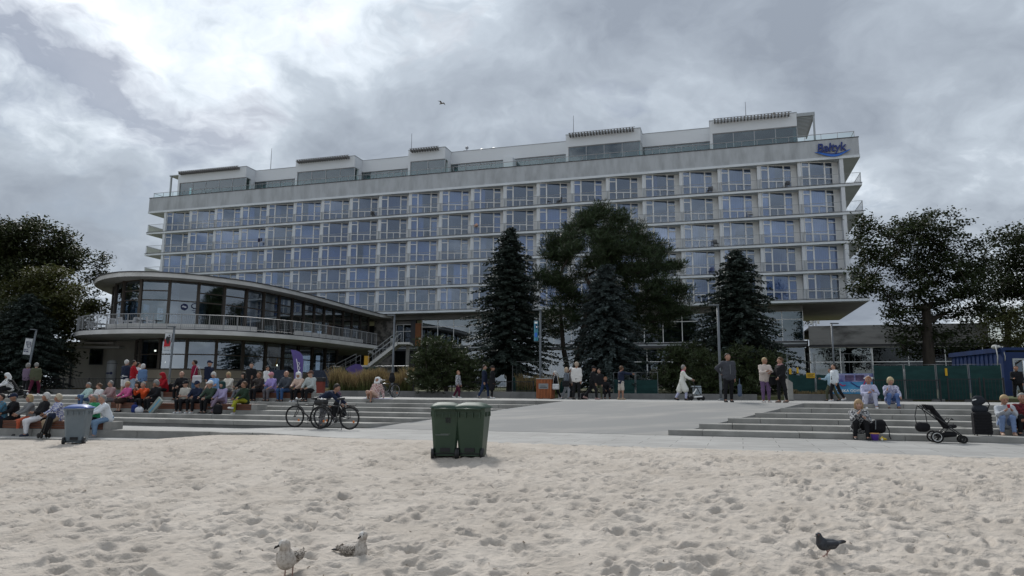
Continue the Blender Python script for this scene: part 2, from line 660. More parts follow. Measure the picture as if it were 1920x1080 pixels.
m_soil = mat('dune_soil', (0.16, 0.145, 0.11), rough=0.95, col2=(0.10, 0.12, 0.05), nscale=0.25)
b = MB()
b.add([(-2500, -1500, -0.45), (2500, -1500, -0.45), (2500, 2.9, -0.45), (-2500, 2.9, -0.45)], [(0, 1, 2, 3)])
tag(b.build('beach_foreshore', m_sand), kind='structure')
b = MB()
b.add([(-2500, 2.9, -0.46), (2500, 2.9, -0.46), (2500, 3500, -0.46), (-2500, 3500, -0.46)], [(0, 1, 2, 3)])
tag(b.build('ground', m_soil), kind='structure')

m_walk = mat('walkway_concrete', (0.335, 0.33, 0.316), rough=0.85, spec=0.2, col2=(0.26, 0.255, 0.243), nscale=0.8, ndetail=8, bump=0.15, bscale=50)
def add_joints(m, w, h, dark):
    """fine dark joints of large paving slabs"""
    t = m.node_tree; b = t.nodes['Principled BSDF']
    src = b.inputs['Base Color'].links[0].from_socket
    tc = [n for n in t.nodes if n.type == 'TEX_COORD'][0]
    mp = t.nodes.new('ShaderNodeMapping'); mp.inputs['Rotation'].default_value = (0, 0, PHI)
    t.links.new(tc.outputs['Object'], mp.inputs[0])
    br = t.nodes.new('ShaderNodeTexBrick')
    br.inputs['Scale'].default_value = 1.0; br.inputs['Brick Width'].default_value = w; br.inputs['Row Height'].default_value = h
    br.inputs['Mortar Size'].default_value = .010; br.inputs['Mortar Smooth'].default_value = .3
    br.inputs['Color1'].default_value = (1, 1, 1, 1); br.inputs['Color2'].default_value = (.90, .90, .90, 1); br.inputs['Mortar'].default_value = (dark, dark, dark, 1)
    t.links.new(mp.outputs[0], br.inputs['Vector'])
    mx = t.nodes.new('ShaderNodeMix'); mx.data_type = 'RGBA'; mx.blend_type = 'MULTIPLY'; mx.inputs[0].default_value = 1.0
    t.links.new(src, mx.inputs[6]); t.links.new(br.outputs[0], mx.inputs[7]); t.links.new(mx.outputs[2], b.inputs['Base Color'])


add_joints(m_walk, 1.6, .8, .45)
m_ramp = mat('ramp_concrete', (0.20, 0.20, 0.195), rough=0.85, spec=0.2, col2=(0.33, 0.312, 0.285), nscale=0.8, ndetail=11, nlo=0.46, nhi=0.80, stretch=(.35, 1.6, 1), bump=0.15, bscale=40)
m_step = mat('step_concrete', (0.31, 0.303, 0.283), rough=0.85, spec=0.2, col2=(0.20, 0.195, 0.18), nscale=1.1, ndetail=7, bump=0.15, bscale=60, ovary=0.08)
m_dark = mat('planter_concrete', (0.19, 0.185, 0.178), rough=0.9, col2=(0.12, 0.12, 0.115), nscale=0.9, ndetail=7)

K1 = [(-40, 27.6), (-30, 26.2), (-17, 24.2), (-9.4, 23.0), (-7.5, 21.6), (-4.5, 18.9)]
front = K1 + [(-0.8, 17.6), (5.2, 15.3), (10.2, 13.8), (16, 12.3), (34, 7.6)]
zf = [0.60, 0.60, 0.60, 0.61, 0.68, 0.716, 0.716, 0.716, 0.716, 0.716, 0.716]
back = [(x, 22.5 + 0.05 - 0.3203 * x) for x, y in front]
b = MB()
n = len(front)
vs = [(front[i][0], front[i][1], zf[i]) for i in range(n)] + [(back[i][0], back[i][1], zf[i]) for i in range(n)]
b.add(vs, [(i, i + 1, n + i + 1, n + i) for i in range(n - 1)])
vs = [(p[0], p[1], z - 0.5) for p, z in zip(front, zf)] + [(p[0], p[1], z) for p, z in zip(front, zf)]
b.add(vs, [(i, i + 1, n + i + 1, n + i) for i in range(n - 1)])
tag(b.build('walkway', m_walk), kind='structure')


def along(poly, x):
    P = np.array(poly)
    return float(np.interp(x, P[:, 0], P[:, 1]))


# kerb stones and the low slab in front of the benches on the left
kerb = tag(bpy.data.objects.new('kerb', None), kind='structure'); C.objects.link(kerb)
x = -30.0
while x < -7.9:
    x2 = min(x + random.choice([1.9, 2.2, 2.5]), -7.6)
    y1, y2 = along(K1, x), along(K1, x2)
    b = MB()
    b.prism([(x + .006, y1 - .02), (x2 - .006, y2 - .02), (x2 - .006, y2 + .30), (x + .006, y1 + .30)], 0.20, 0.622)
    b.build('kerb_stone', m_step, kerb)
    x = x2
b = MB()
xs_ = [-40, -30, -17, -12, -9.4, -7.5]
top = [(x, along(K1, x) - 0.015) for x in xs_]; bot = [(x, along(K1, x) - 0.95) for x in xs_]
b.prism(bot + top[::-1], 0.0, 0.385)
tag(b.build('lower_slab', m_walk), kind='structure')

# flight of wide steps, in blocks with open joints
steps = tag(bpy.data.objects.new('stone_steps', None), kind='structure'); C.objects.link(steps)
aL = lambda q: -5.0 + 5.54 * q / 5.0
aR = lambda q: 4.8 + 4.1 * q / 5.0


def block(a0, a1, a0b, a1b, k, b1):
    z1 = ZW + RISE * (k + 1)
    m = MB()
    c = 0.012
    z0 = z1 - RISE + 0.003
    p = [st(a0, k), st(a1, k), st(a1b, b1), st(a0b, b1)]
    pf = [st(a0, k + c), st(a1, k + c)]
    m.add([(*p[0], z0), (*p[1], z0), (*p[2], z0), (*p[3], z0), (*p[0], z1 - c), (*p[1], z1 - c), (*pf[1], z1), (*pf[0], z1), (*p[2], z1), (*p[3], z1)],
          [(0, 3, 2, 1), (0, 1, 5, 4), (4, 5, 6, 7), (7, 6, 8, 9), (1, 2, 8, 6, 5), (3, 0, 4, 7, 9), (2, 3, 9, 8)])
    m.build('step_block', m_step, steps)


for k in range(6):
    b1 = k + 1.05 if k < 5 else 5.9
    a = -34.0 + random.uniform(0, 1)
    while a < aL(k) - 0.4:
        a2 = a + random.choice([2.2, 2.6, 3.0])
        if a2 > aL(k) - 1.0:
            block(a + .006, aL(k) - .004, a + .006, aL(b1) - .004, k, b1); break
        block(a + .006, a2 - .006, a + .006, a2 - .006, k, b1); a = a2
    a = aR(k)
    first = True
    while a < 27:
        a2 = a + (0.45 if first else random.choice([2.2, 2.6, 3.0]))
        if first:
            block(a + .004, max(a2, aR(b1) + .1) - .006, aR(b1) + .004, max(a2, aR(b1) + .1) - .006, k, b1)
            a = max(a2, aR(b1) + .1); first = False; continue
        block(a + .006, a2 - .006, a + .006, a2 - .006, k, b1); a = a2
b = MB()
for (p0, p1) in ((-34, -5.3), (5.6, 27)):
    b.prism([st(p0, .03), st(p1, .03), st(p1, 1.0), st(p0, 1.0)], 0.0, ZW - .002)
b.build('step_footing', m_dark, steps)

b = MB()
q0, q1 = -5.0, 4.8
P = [st(-5.0, -0.05), st(4.8, -0.05), st(4.8, 0), st(8.9, 5), st(8.9, 5.1), st(0.54, 5.1), st(0.54, 5), st(-5.0, 0)]
b.prism(P, [ZW - .3] * 8, [ZW + .003, ZW + .003, ZW + .004, ZP + .003, ZP + .003, ZP + .003, ZP + .003, ZW + .004])
tag(b.build('ramp', m_ramp), kind='structure')

BACK = 18.1
b = MB()
b.prism([st(-60, 5.08), st(60, 5.08), st(60, BACK + 3), st(-60, BACK + 3)], ZP - .4, ZP - .004)
tag(b.build('promenade', m_walk), kind='structure')

# planted ground behind the promenade, rising towards the buildings
m_lawn = mat('lawn_ground', (0.055, 0.075, 0.025), rough=0.95, col2=(0.10, 0.085, 0.05), nscale=0.5, bump=0.4, bscale=15)
b = MB()
q = [(-90, BACK + .1, 1.80), (90, BACK + .1, 1.80), (90, 30, 2.3), (-90, 30, 2.3), (90, 160, 2.6), (-90, 160, 2.6)]
b.add([st(a_, b_, z_) for a_, b_, z_ in q], [(0, 1, 2, 3), (3, 2, 4, 5)])
b.add([st(-90, BACK + .1, 1.0), st(90, BACK + .1, 1.0), st(90, BACK + .1, 1.80), st(-90, BACK + .1, 1.80)], [(0, 1, 2, 3)])
tag(b.build('planted_bank', m_lawn), kind='structure')


def planter_wall(px0, px1, h, label, m=m_dark):
    p0 = on_steps(px0, BACK - .12, ZP); p1 = on_steps(px1, BACK - .12, ZP)
    d = (p1 - p0); L = d.length
    t = thing('planter_wall', label, 'planter wall', p0, math.atan2(d.y, d.x))
    x = 0.0
    while x < L - .1:
        x2 = min(x + 2.0, L)
        MB().cbox(x + .004, x2 - .004, 0, .2, 0, h, .01).build('wall_block', m, t)
        x = x2
    return t


planter_wall(-40, 612, .34, 'low concrete planter wall under the black railing on the left')
planter_wall(616, 1004, .36, 'low concrete planter wall in front of the golden grasses and pines')
planter_wall(1046, 1420, .30, 'dark low planter wall behind the standing people')
planter_wall(1484, 1640, .33, 'low concrete planter wall under the swimming banner')

# ------------------------------------------------------------------ benches on the steps
m_wood = mat('bench_wood', (0.15, 0.060, 0.035), rough=0.6, col2=(0.09, 0.038, 0.025), nscale=4, stretch=(0.5, 6, 6), ovary=.12)


def bench(p0, p1, z0, h, depth, label):
    d = p1 - p0; L = d.length
    t = thing('bench', label, 'bench', (p0.x, p0.y, z0), math.atan2(d.y, d.x), 'timber benches on the steps')
    for x0_, x1_ in ((0, .28), (L - .28, L)):
        MB().cbox(x0_, x1_, 0, depth, 0, h - .004, .012).build('end_block', m_step, t)
    MB().box(.30, L - .30, .06, depth - .02, 0.0, h - .05).build('core', m_dark, t)
    nb = 3
    for i in range(nb):
        z_a = .01 + (h - .04) * i / nb; z_b = .01 + (h - .04) * (i + 1) / nb - .012
        MB().box(.29, L - .29, .012, .052, z_a, z_b).build('slat', m_wood, t)
    ny = int(depth / .11)
    for i in range(ny):
        y_a = depth * i / ny + .003; y_b = depth * (i + 1) / ny - .006
        MB().box(.29, L - .29, y_a, y_b, h - .045, h).build('slat', m_wood, t)
    return t


bA0 = Vector((-23.0, along(K1, -23) + .05, 0)); xA = px_x(222, 24.1, .75); bA1 = Vector((xA, along(K1, xA) + .05, 0))
bench(bA0, bA1, 0.624, 0.26, .60, 'low timber bench on the lower kerb behind the grey bin')
bench(on_steps(197, 2.03, 1.2), on_steps(482, 2.03, 1.2), ZW + 3 * RISE + .002, 0.235, .62, 'long timber bench halfway down the left steps')
bench(on_steps(296, 5.03, 1.7), on_steps(594, 5.03, 1.7), ZP + .003, 0.225, .60, 'timber bench along the top of the left steps')

# bits of dry grass and shell on the sand
g = np.random.default_rng(8)
n = 260
ty = 1.0 / g.uniform(1 / 17.0, 1 / 6.0, n); tX = ty * g.uniform(-.8, .8, n); tz = sand_z(tX, ty) + .006
an = g.uniform(0, math.pi, n); ln = g.uniform(.01, .045, n); wd = g.uniform(.003, .008, n)
c, s = np.cos(an), np.sin(an)
V = np.zeros((n, 4, 3)); 
for j, (su, sw) in enumerate(((-1, -1), (1, -1), (1, 1), (-1, 1))):
    V[:, j, 0] = tX + su * ln * c - sw * wd * s; V[:, j, 1] = ty + su * ln * s + sw * wd * c; V[:, j, 2] = tz + .012 * (su > 0) * g.uniform(0, 1, n)
tag(link('beach_litter', np_mesh('beach_litter', V.reshape(-1, 3), np.arange(n * 4).reshape(n, 4), mat('dry_stalks', (0.10, 0.075, 0.05), rough=.9, vary=.5))),
    label='scattered dry stalks and shell bits lying on the sand', cat='beach litter', kind='stuff')

# ------------------------------------------------------------------ hotel
TH = 0.28749
HO = (-46.4096, 92.268)
hotel = thing('hotel', 'long white six storey hotel with rows of balconies and a set back glazed top floor', 'hotel', (HO[0], HO[1], 0), -TH)
m_white = mat('white_render', (0.70, 0.735, 0.765), rough=0.85, col2=(0.56, 0.585, 0.605), nscale=0.5, ndetail=8, nlo=.3, nhi=.75)
m_part = mat('partition_render', (0.64, 0.665, 0.69), rough=0.85, col2=(0.42, 0.435, 0.45), nscale=1.6, ndetail=8, nlo=.48, nhi=.8, stretch=(1, 1, .35))
m_fascia = mat('grey_fascia', (0.45, 0.47, 0.49), rough=0.9, col2=(0.31, 0.323, 0.335), nscale=1.1, ndetail=9, nlo=.42, nhi=.72, stretch=(1, 1, .3), bump=.1, bscale=8)
m_pent = mat('penthouse_white', (0.66, 0.685, 0.71), rough=0.8)
m_edge = mat('dark_flashing', (0.06, 0.06, 0.065), rough=0.6)
m_soff = mat('soffit_paint', (0.40, 0.38, 0.345), rough=0.9, col2=(0.33, 0.315, 0.29), nscale=.4)
m_frame = mat('white_frame', (0.78, 0.78, 0.77), rough=0.45, spec=.4)
m_rail = mat('painted_rail', (0.30, 0.31, 0.315), rough=0.45, spec=.4)
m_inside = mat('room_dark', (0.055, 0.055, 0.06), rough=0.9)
m_curt = mat('net_curtain', (0.55, 0.60, 0.70), rough=0.9)
m_curt2 = mat('thick_curtain', (0.26, 0.28, 0.32), rough=0.9)
m_curt3 = mat('bright_curtain', (0.74, 0.78, 0.84), rough=0.9)
m_conc = mat('raw_concrete', (0.235, 0.225, 0.21), rough=0.92, col2=(0.13, 0.125, 0.12), nscale=.7, ndetail=9, nlo=.4, nhi=.7, stretch=(.6, 1, 1), bump=.2, bscale=4)
g_room = glass_mat('room_glass', (0.58, 0.66, 0.80), 0.85, 0.22, wav=.02, blue=True)  # blue of the reflected sky is put into the pane tint
g_pent = glass_mat('penthouse_glass', (0.40, 0.60, 0.60), 0.60, 0.20)
g_pod = glass_mat('podium_glass', (0.50, 0.64, 0.72), 0.66, 0.28, wav=.015)
g_rail = glass_mat('rail_glass', (0.93, 0.97, 0.965), 0.45, 0.0)

NB, BW = 21, 3.9479
SL, SR, DEP = -2.8, 84.65, 19.0
ZB = [25.51 - 2.9 * i for i in range(6)]
TK = 0.30
for i, z in enumerate(ZB):
    m = MB()
    m.box(SL, SR, 0.0, DEP, z, z + TK - .05)
    m.build('floor_slab', m_white if i < 5 else m_white, hotel)
    if i:
        MB().box(SL - .03, SR + .03, -.03, DEP, z + TK - .05, z + TK).build('slab_edge', m_edge, hotel)
MB().box(SL + 1.4, SR - .1, 1.2, DEP - .1, ZB[5] - .03, ZB[5] - .004).build('soffit', m_soff, hotel)
MB().box(SL + .02, SR - .04, .05, .30, ZB[0] + TK - .05, 27.60).build('fascia', m_fascia, hotel)
MB().box(SR - .29, SR - .045, .31, DEP, ZB[0] + TK - .05, 27.60).build('fascia', m_fascia, hotel)
MB().box(SL + .025, SL + .27, .31, DEP, ZB[0] + TK - .05, 27.60).build('fascia', m_fascia, hotel)
MB().box(SL - .02, SR, .0, .36, 27.602, 27.67).build('coping', m_edge, hotel)
MB().box(SL + .3, SR - .3, .37, DEP, 27.0, 27.2).build('roof_terrace', m_conc, hotel)
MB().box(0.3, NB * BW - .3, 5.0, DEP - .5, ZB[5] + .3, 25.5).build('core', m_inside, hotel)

# the window wall of each room stands askew behind its balcony
U0 = (0.19, 0.25); U1 = (BW - 0.19, 1.25)
WL = math.hypot(U1[0] - U0[0], U1[1] - U0[1]); WA = math.atan2(U1[1] - U0[1], U1[0] - U0[0])
WH = 2.6


def window_mesh():
    m = MB()
    d0, d1 = -.04, .06
    for u0, u1 in ((0, .05), (.715, .845), (2.275, 2.405), (3.10, 3.20)):
        m.box(u0, u1, d0, d1, 0, WH)
    for u0, u1, zs in ((.05, .715, ((0, .09), (.84, .93), (2.06, 2.15), (2.52, 2.598))), (.845, 2.275, ((0, .09), (.84, .93), (2.53, 2.598))),
                       (2.405, 3.10, ((0, .12), (.80, .88), (2.02, 2.12), (2.52, 2.598)))):
        for z0, z1 in zs:
            m.box(u0 + .001, u1 - .001, d0 + .004, d1 - .004, z0, z1)
    m.box(1.53, 1.60, d0 + .006, d1 - .006, .092, .838)
    m.box(3.201, WL, -.02, .2, 0, WH)
    return m.mesh('window', m_frame)


def panes(u0, u1, zs, name):
    m = MB()
    for z0, z1 in zs:
        m.box(u0, u1, .005, .017, z0, z1)
    return m.mesh(name, g_room)


me_win = window_mesh()
me_pic = panes(.862, 2.258, ((.094, .836), (.934, 2.526)), 'picture_pane')
me_sash = panes(.054, .696, ((.094, .836), (.934, 2.056), (2.154, 2.516)), 'sash_pane')
me_door = panes(2.424, 3.096, ((.124, .796), (.884, 2.016), (2.124, 2.516)), 'door_pane')


def curtain_mesh(spans):
    m = MB()
    for u0, u1 in spans:
        n = max(4, int((u1 - u0) / .055))
        vs = []
        for i in range(n + 1):
            u = u0 + (u1 - u0) * i / n
            w = .10 + .035 * math.sin(i * 1.9 + u0 * 7) + .012 * math.sin(i * .7)
            vs += [(u, w, .05), (u, w, 2.5)]
        m.add(vs, [(2 * i, 2 * i + 2, 2 * i + 3, 2 * i + 1) for i in range(n)])
    return m.mesh('curtain', m_curt, True)


CURT = [curtain_mesh(s) for s in ([(.05, 3.1)], [(.05, .7), (.9, 1.5), (2.45, 3.1)], [(.05, .7), (1.5, 3.1)], [(.05, 1.3)], [(.05, 3.1)], [(.05, .7), (2.42, 3.1)], [(.05, 2.3)])]


def railing_mesh(length, h=1.05, step=.115, glass=False):
    m = MB()
    m.box(0, length, -.018, .018, h - .035, h)
    m.box(0, length, -.012, .012, .08, .105)
    m.box(0, .03, -.015, .015, 0, h - .036); m.box(length - .03, length, -.015, .015, 0, h - .036)
    n = int(length / step)
    for i in range(1, n):
        x = length * i / n
        m.box(x - .0045, x + .0045, -.0045, .0045, .106, h - .036)
    return m.mesh('balcony_railing', m_rail)


me_rail = railing_mesh(BW - .02)
me_leftrail = railing_mesh(DEP - 2.2, step=1.2)
m_frost = mat('frosted_glass', (.62, .68, .66), rough=.4)
_t = m_frost.node_tree
_tl = _t.nodes.new('ShaderNodeBsdfTranslucent'); _tl.inputs[0].default_value = (.56, .58, .55, 1)
_mx = _t.nodes.new('ShaderNodeMixShader'); _mx.inputs[0].default_value = .7
_o = _t.nodes['Material Output']
_t.links.new(_t.nodes['Principled BSDF'].outputs[0], _mx.inputs[1]); _t.links.new(_tl.outputs[0], _mx.inputs[2]); _t.links.new(_mx.outputs[0], _o.inputs[0])
me_part = MB()
me_part.box(-.17, .17, .24, .52, 0, WH - .002)
me_part.box(-.168, .168, .521, 4.9, 0, WH - .002)
me_part = me_part.mesh('balcony_partition', m_part)
me_part_end = MB()
me_part_end.box(-.18, .18, .10, .42, 0, WH - .002)
me_part_end.box(-.178, .178, .421, DEP - 1.5, 0, WH - .002)
me_part_end = me_part_end.mesh('end_wall', m_part)

for r in range(1, 6):
    zf_ = ZB[r] + TK
    for k in range(NB + 1):
        end = k in (0, NB)
        link('end_wall' if end else 'balcony_partition', me_part_end if end else me_part, hotel, (k * BW, 0, zf_ + .001))
        if k == NB:
            break
        x0 = k * BW + U0[0]
        w = link('window', me_win, hotel, (x0, U0[1], zf_ + .001), (0, 0, WA))
        link('picture_pane', me_pic, w); link('sash_pane', me_sash, w); link('door_pane', me_door, w)
        if random.random() < .84:
            cu_ = link('curtain', CURT[random.choice((0, 0, 1, 2, 3, 4, 4, 5, 6))], w)
            if random.random() < .45:
                cu_.material_slots[0].link = 'OBJECT'; cu_.material_slots[0].material = random.choice((m_curt2, m_curt2, m_curt3))
        link('balcony_railing', me_rail, hotel, (k * BW + .01, .13, zf_ + .001))
    # wrap-round railings at both ends
    for x0, L_, g in ((SL + .08, 2.5, True), (NB * BW + .22, SR - NB * BW - .30, False)):
        link('balcony_railing', railing_mesh(L_), hotel, (x0, .10, zf_ + .001))
    o = link('balcony_railing', railing_mesh(DEP - 2.2), hotel, (SR - .06, .12, zf_ + .001), (0, 0, math.pi / 2))
    o = link('balcony_railing', me_leftrail, hotel, (SL + .06, .12, zf_ + .001), (0, 0, math.pi / 2))
    m = MB(); m.box(SL + .10, SL + .112, .2, DEP - 2.2, zf_ + .1, zf_ + .98)
    m.build('frosted_screen', m_frost, hotel)

# set-back top floor: projecting boxes and recessed links under one roof line
ZR = 31.35; ZG = 29.9; ZT = 27.205
BOX = [(0.36, 11.2), (18.7, 27.2), (34.55, 39.4), (54.3, 62.8), (70.25, 79.1)]
LNK = [(11.2, 18.7), (27.2, 34.55), (39.4, 54.3), (62.8, 70.25)]
m_blind = mat('grey_green_blind', (0.30, 0.36, 0.35), rough=.8)


def glazing(x0, x1, y, z0, z1, nmax, parent, gm, side=False, transom=None, fm=None, pane='pane'):
    """one glazed stretch: frame with mullions, one pane per bay"""
    fm = fm or m_frame
    n = max(1, round((x1 - x0) / nmax))
    f = MB()
    w = .07
    for i in range(n + 1):
        x = x0 + (x1 - x0) * i / n
        f.box(x - w / 2, x + w / 2, y - .05, y + .05, z0, z1)
    rows = [z0 + w, z1 - w] if transom is None else [z0 + w, transom, z1 - w]
    for i in range(n):
        a_ = x0 + (x1 - x0) * i / n + w / 2 + .001; c_ = x0 + (x1 - x0) * (i + 1) / n - w / 2 - .001
        f.box(a_, c_, y - .045, y + .045, z0, z0 + w); f.box(a_, c_, y - .045, y + .045, z1 - w, z1)
        if transom:
            f.box(a_, c_, y - .045, y + .045, transom - .035, transom + .035)
    fo = f.build('window', fm, parent)
    for i in range(n):
        a_ = x0 + (x1 - x0) * i / n + w / 2; c_ = x0 + (x1 - x0) * (i + 1) / n - w / 2
        p = MB(); p.box(a_, c_, y - .006, y + .006, z0 + w, z1 - w)
        p.build(pane, gm, fo)
    return fo


m_shade = mat('sunshade_grey', (.16, .155, .15), rough=.7)
m_alu = mat('grey_aluminium', (0.34, 0.36, 0.37), rough=.4, metal=.3)
for (x0, x1) in BOX:
    y = 1.5
    MB().box(x0, x1, y, 14, ZG, ZR).build('roof_box', m_pent, hotel)
    MB().box(x0 - .04, x1 + .04, y - .04, 14.04, ZR + .001, ZR + .06).build('coping', m_alu, hotel)
    MB().box(x0, x0 + .28, y, 3.45, ZT, ZG - .002).build('pier', m_pent, hotel)
    MB().box(x1 - .28, x1, 2.6, 3.45, ZT, ZG - .002).build('pier', m_pent, hotel)
    glazing(x0 + .3, x1 - .02, y + .15, ZT, ZG - .004, 2.1, hotel, g_pent, fm=m_alu)
    s_ = MB()
    n = int((x1 - x0 - 1.0) / .34)
    for i in range(n):
        xx = x0 + .5 + .34 * i
        s_.box(xx, xx + .13, y - .62, y - .002, ZR - .36, ZR - .06)
    s_.box(x0 + .4, x0 + .5 + .34 * n, y - .62, y - .56, ZR - .055, ZR - .01)
    s_.build('sunshade', m_shade, hotel)['kind'] = 'stuff'
for (x0, x1) in LNK:
    y = 3.5
    MB().box(x0 + .002, x1 - .002, y, 14, ZG - .1, ZR - .01).build('roof_link', m_pent, hotel)
    MB().box(x0 + .05, x1 - .05, y - .04, 14, ZR - .008, ZR + .04).build('coping', m_alu, hotel)
    glazing(x0 + .05, x1 - .05, y + .2, ZT, ZG - .104, 1.9, hotel, g_pent, fm=m_alu)
    if x1 - x0 > 12:
        MB().box(46.6, 47.8, y - 1.5, y + .1, ZT, ZG - .4).build('pier', m_white, hotel)
b = MB(); b.box(.5, 79.0, 6.2, 13.8, ZT, ZG - .2); b.build('core', m_blind, hotel)
b = MB(); b.box(.5, 79.0, 3.9, 4.0, 28.9, ZG - .11); b.build('roller_blind', m_blind, hotel)
b = MB(); b.box(.45, 79, 1.52, 6.2, ZT + .002, ZT + .03); b.build('terrace_floor', m_conc, hotel)
# canopies at both ends
b = MB(); b.box(-1.15, .34, 1.5, 9, 31.0, 31.12); b.build('canopy', m_alu, hotel)
b = MB(); b.box(-1.05, -.87, 1.6, 1.78, ZT, 30.998); b.build('canopy_post', m_alu, hotel)
b = MB()
for i in range(16):
    b.box(79.12, 80.75, 1.9 + i * .42, 2.15 + i * .42, 31.0 - 0 * i, 31.10)
b.box(79.11, 80.9, 1.6, 1.75, 30.95, 31.3); b.box(80.76, 80.9, 1.76, 9, 30.95, 31.3)
b.build('louvre_canopy', m_alu, hotel)
b = MB()
for i in range(13):
    b.box(79.115, 79.16, 2.2, 9, 28.1 + i * .22, 28.26 + i * .22)
b.build('louvre_wall', mat('dark_louvre', (.13, .135, .14), rough=.6), hotel)['kind'] = 'stuff'
b = MB(); b.box(80.70, 80.88, 1.66, 1.84, ZT, 30.948); b.build('canopy_post', m_alu, hotel)
# terrace railing: glass with steel posts
b = MB(); n = 56
for i in range(n + 1):
    x = SL + .35 + (SR - SL - .7) * i / n
    b.box(x - .02, x + .02, .42, .46, 27.2, 28.35)
b.box(SL + .3, SR - .3, .415, .465, 28.351, 28.40)
for yy_ in np.arange(2.0, 16, 1.6):
    for xx_ in (SL + .35, SR - .35):
        b.box(xx_ - .02, xx_ + .02, yy_ - .02, yy_ + .02, 27.2, 28.35)
b.box(SL + .33, SL + .37, .47, 15, 28.351, 28.40); b.box(SR - .37, SR - .33, .47, 15, 28.351, 28.40)
b.build('terrace_railing', m_rail, hotel)
b = MB()
for i in range(n):
    xa = SL + .35 + (SR - SL - .7) * i / n + .04; xb = SL + .35 + (SR - SL - .7) * (i + 1) / n - .04
    b.box(xa, xb, .435, .447, 27.3, 28.3)
b.build('glass_balustrade', g_rail, hotel)['kind'] = 'stuff'


def hpt(s, y, z):
    return Vector((HO[0] + s * math.cos(TH) + y * math.sin(TH), HO[1] - s * math.sin(TH) + y * math.cos(TH), z))


# lower storeys under the cantilever
PL, PR = 23.0, 78.7
MB().box(PL, PR, 1.55, 2.6, 10.42, ZB[5] - .035).build('ring_beam', m_conc, hotel)
MB().box(PL, PR + .25, 1.2, 2.6, 6.72, 7.28).build('floor_band', m_edge, hotel)
MB().box(PL, PR + .2, 1.15, 1.195, 6.95, 7.10).build('floor_band_trim', m_alu, hotel)
MB().box(PR - .3, PR - .001, 2.62, DEP - 2, 2.5, ZB[5] - .04).build('side_wall', m_conc, hotel)
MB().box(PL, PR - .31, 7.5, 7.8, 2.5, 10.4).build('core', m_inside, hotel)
MB().box(PL, PR - .31, 2.2, 7.5, 2.2, 2.6).build('ground_floor', m_conc, hotel)
MB().box(PL, PL + .3, 2.7, 7.5, 2.6, 10.4).build('side_wall', m_conc, hotel)
glazing(36.75, PR, 2.0, 7.29, 10.41, 2.0, hotel, g_pod, transom=9.55)
glazing(36.75, PR, 1.9, 2.61, 6.71, 2.6, hotel, g_pod, transom=5.3)
# old stone cladding, door and timber panel beside the cafe
m_rubble = mat('rubble_wall', (0.27, 0.25, 0.23), rough=.95, col2=(0.09, 0.085, 0.08), nscale=1.8, ndetail=8, nlo=.42, nhi=.58, bump=.6, bscale=3, bdist=.1)
MB().box(30.6, 33.25, 1.75, 2.2, 2.6, 10.4).build('stone_wall', m_rubble, hotel)
MB().box(33.3, 35.35, 2.2, 2.4, 9.95, 10.4).build('lintel', m_conc, hotel)
do = glazing(33.35, 35.3, 2.1, 7.29, 9.94, 1.0, hotel, g_pod, transom=9.1)
MB().box(35.36, 36.0, 1.8, 2.2, 2.6, 10.41).build('dark_panel', m_edge, hotel)
MB().box(36.01, 36.7, 1.7, 2.1, 7.29, 10.0).build('timber_panel', mat('orange_timber', (.26, .10, .035), rough=.6, col2=(.18, .07, .03), nscale=3, stretch=(4, 1, .5)), hotel)

# sign on the fascia: lettering in dark blue over a two-tone wave
m_sign = mat('sign_blue', (0.008, 0.025, 0.16), rough=.35, spec=.5)
m_wave1 = mat('wave_blue', (0.02, 0.13, 0.52), rough=.35, spec=.5)


def text_mesh(txt, size, ext, m, shear=0.0, bold=0.0, align='LEFT'):
    cu = bpy.data.curves.new('lettering', 'FONT')
    cu.body = txt; cu.size = size; cu.extrude = ext; cu.shear = shear; cu.offset = bold; cu.align_x = align
    cu.resolution_u = 3
    o = bpy.data.objects.new('lettering', cu); C.objects.link(o)
    dg = bpy.context.evaluated_depsgraph_get(); dg.update()
    me = bpy.data.meshes.new_from_object(o.evaluated_get(dg))
    bpy.data.objects.remove(o)
    me.materials.clear(); me.materials.append(m)
    return me


sign = bpy.data.objects.new('hotel_sign', None); C.objects.link(sign); sign.parent = hotel
sign.location = (80.55, -.02, 26.3)
lt = link('lettering', text_mesh('Bałtyk', 1.25, .05, m_sign, .12, .025), sign, (.12, -.06, .02), (math.pi / 2, 0, 0))
lt.scale = (.87, 1, 1)
for nm, mm, y0, dz, th in (('wave_upper', m_sign, -.05, .0, .18), ('wave_lower', m_wave1, -.09, -.14, .22)):
    m = MB(); n = 24
    vs = []
    for i in range(n + 1):
        t = i / n
        x = -.1 + 3.35 * t
        zc_ = .02 - .34 * math.sin(max(0, t - .05) * math.pi * .95) ** 1.5 * (1 if t < .75 else 1) + .40 * max(0, t - .62) ** 1.3 + dz * math.sin(math.pi * t)
        w = th * math.sin(math.pi * min(1, t * 1.0)) ** .7 + .012
        vs += [(x, y0, zc_ - w / 2), (x, y0, zc_ + w / 2), (x, y0 + .05, zc_ - w / 2), (x, y0 + .05, zc_ + w / 2)]
    fs = []
    for i in range(n):
        o_ = 4 * i
        fs += [(o_, o_ + 4, o_ + 5, o_ + 1), (o_ + 1, o_ + 5, o_ + 7, o_ + 3), (o_ + 4, o_, o_ + 2, o_ + 6)]
    m.add(vs, fs)
    m.build(nm, mm, sign)

# masts, gull and vents on the roof
m_mast = mat('grey_steel', (0.30, 0.31, 0.33), rough=.5, metal=.4)


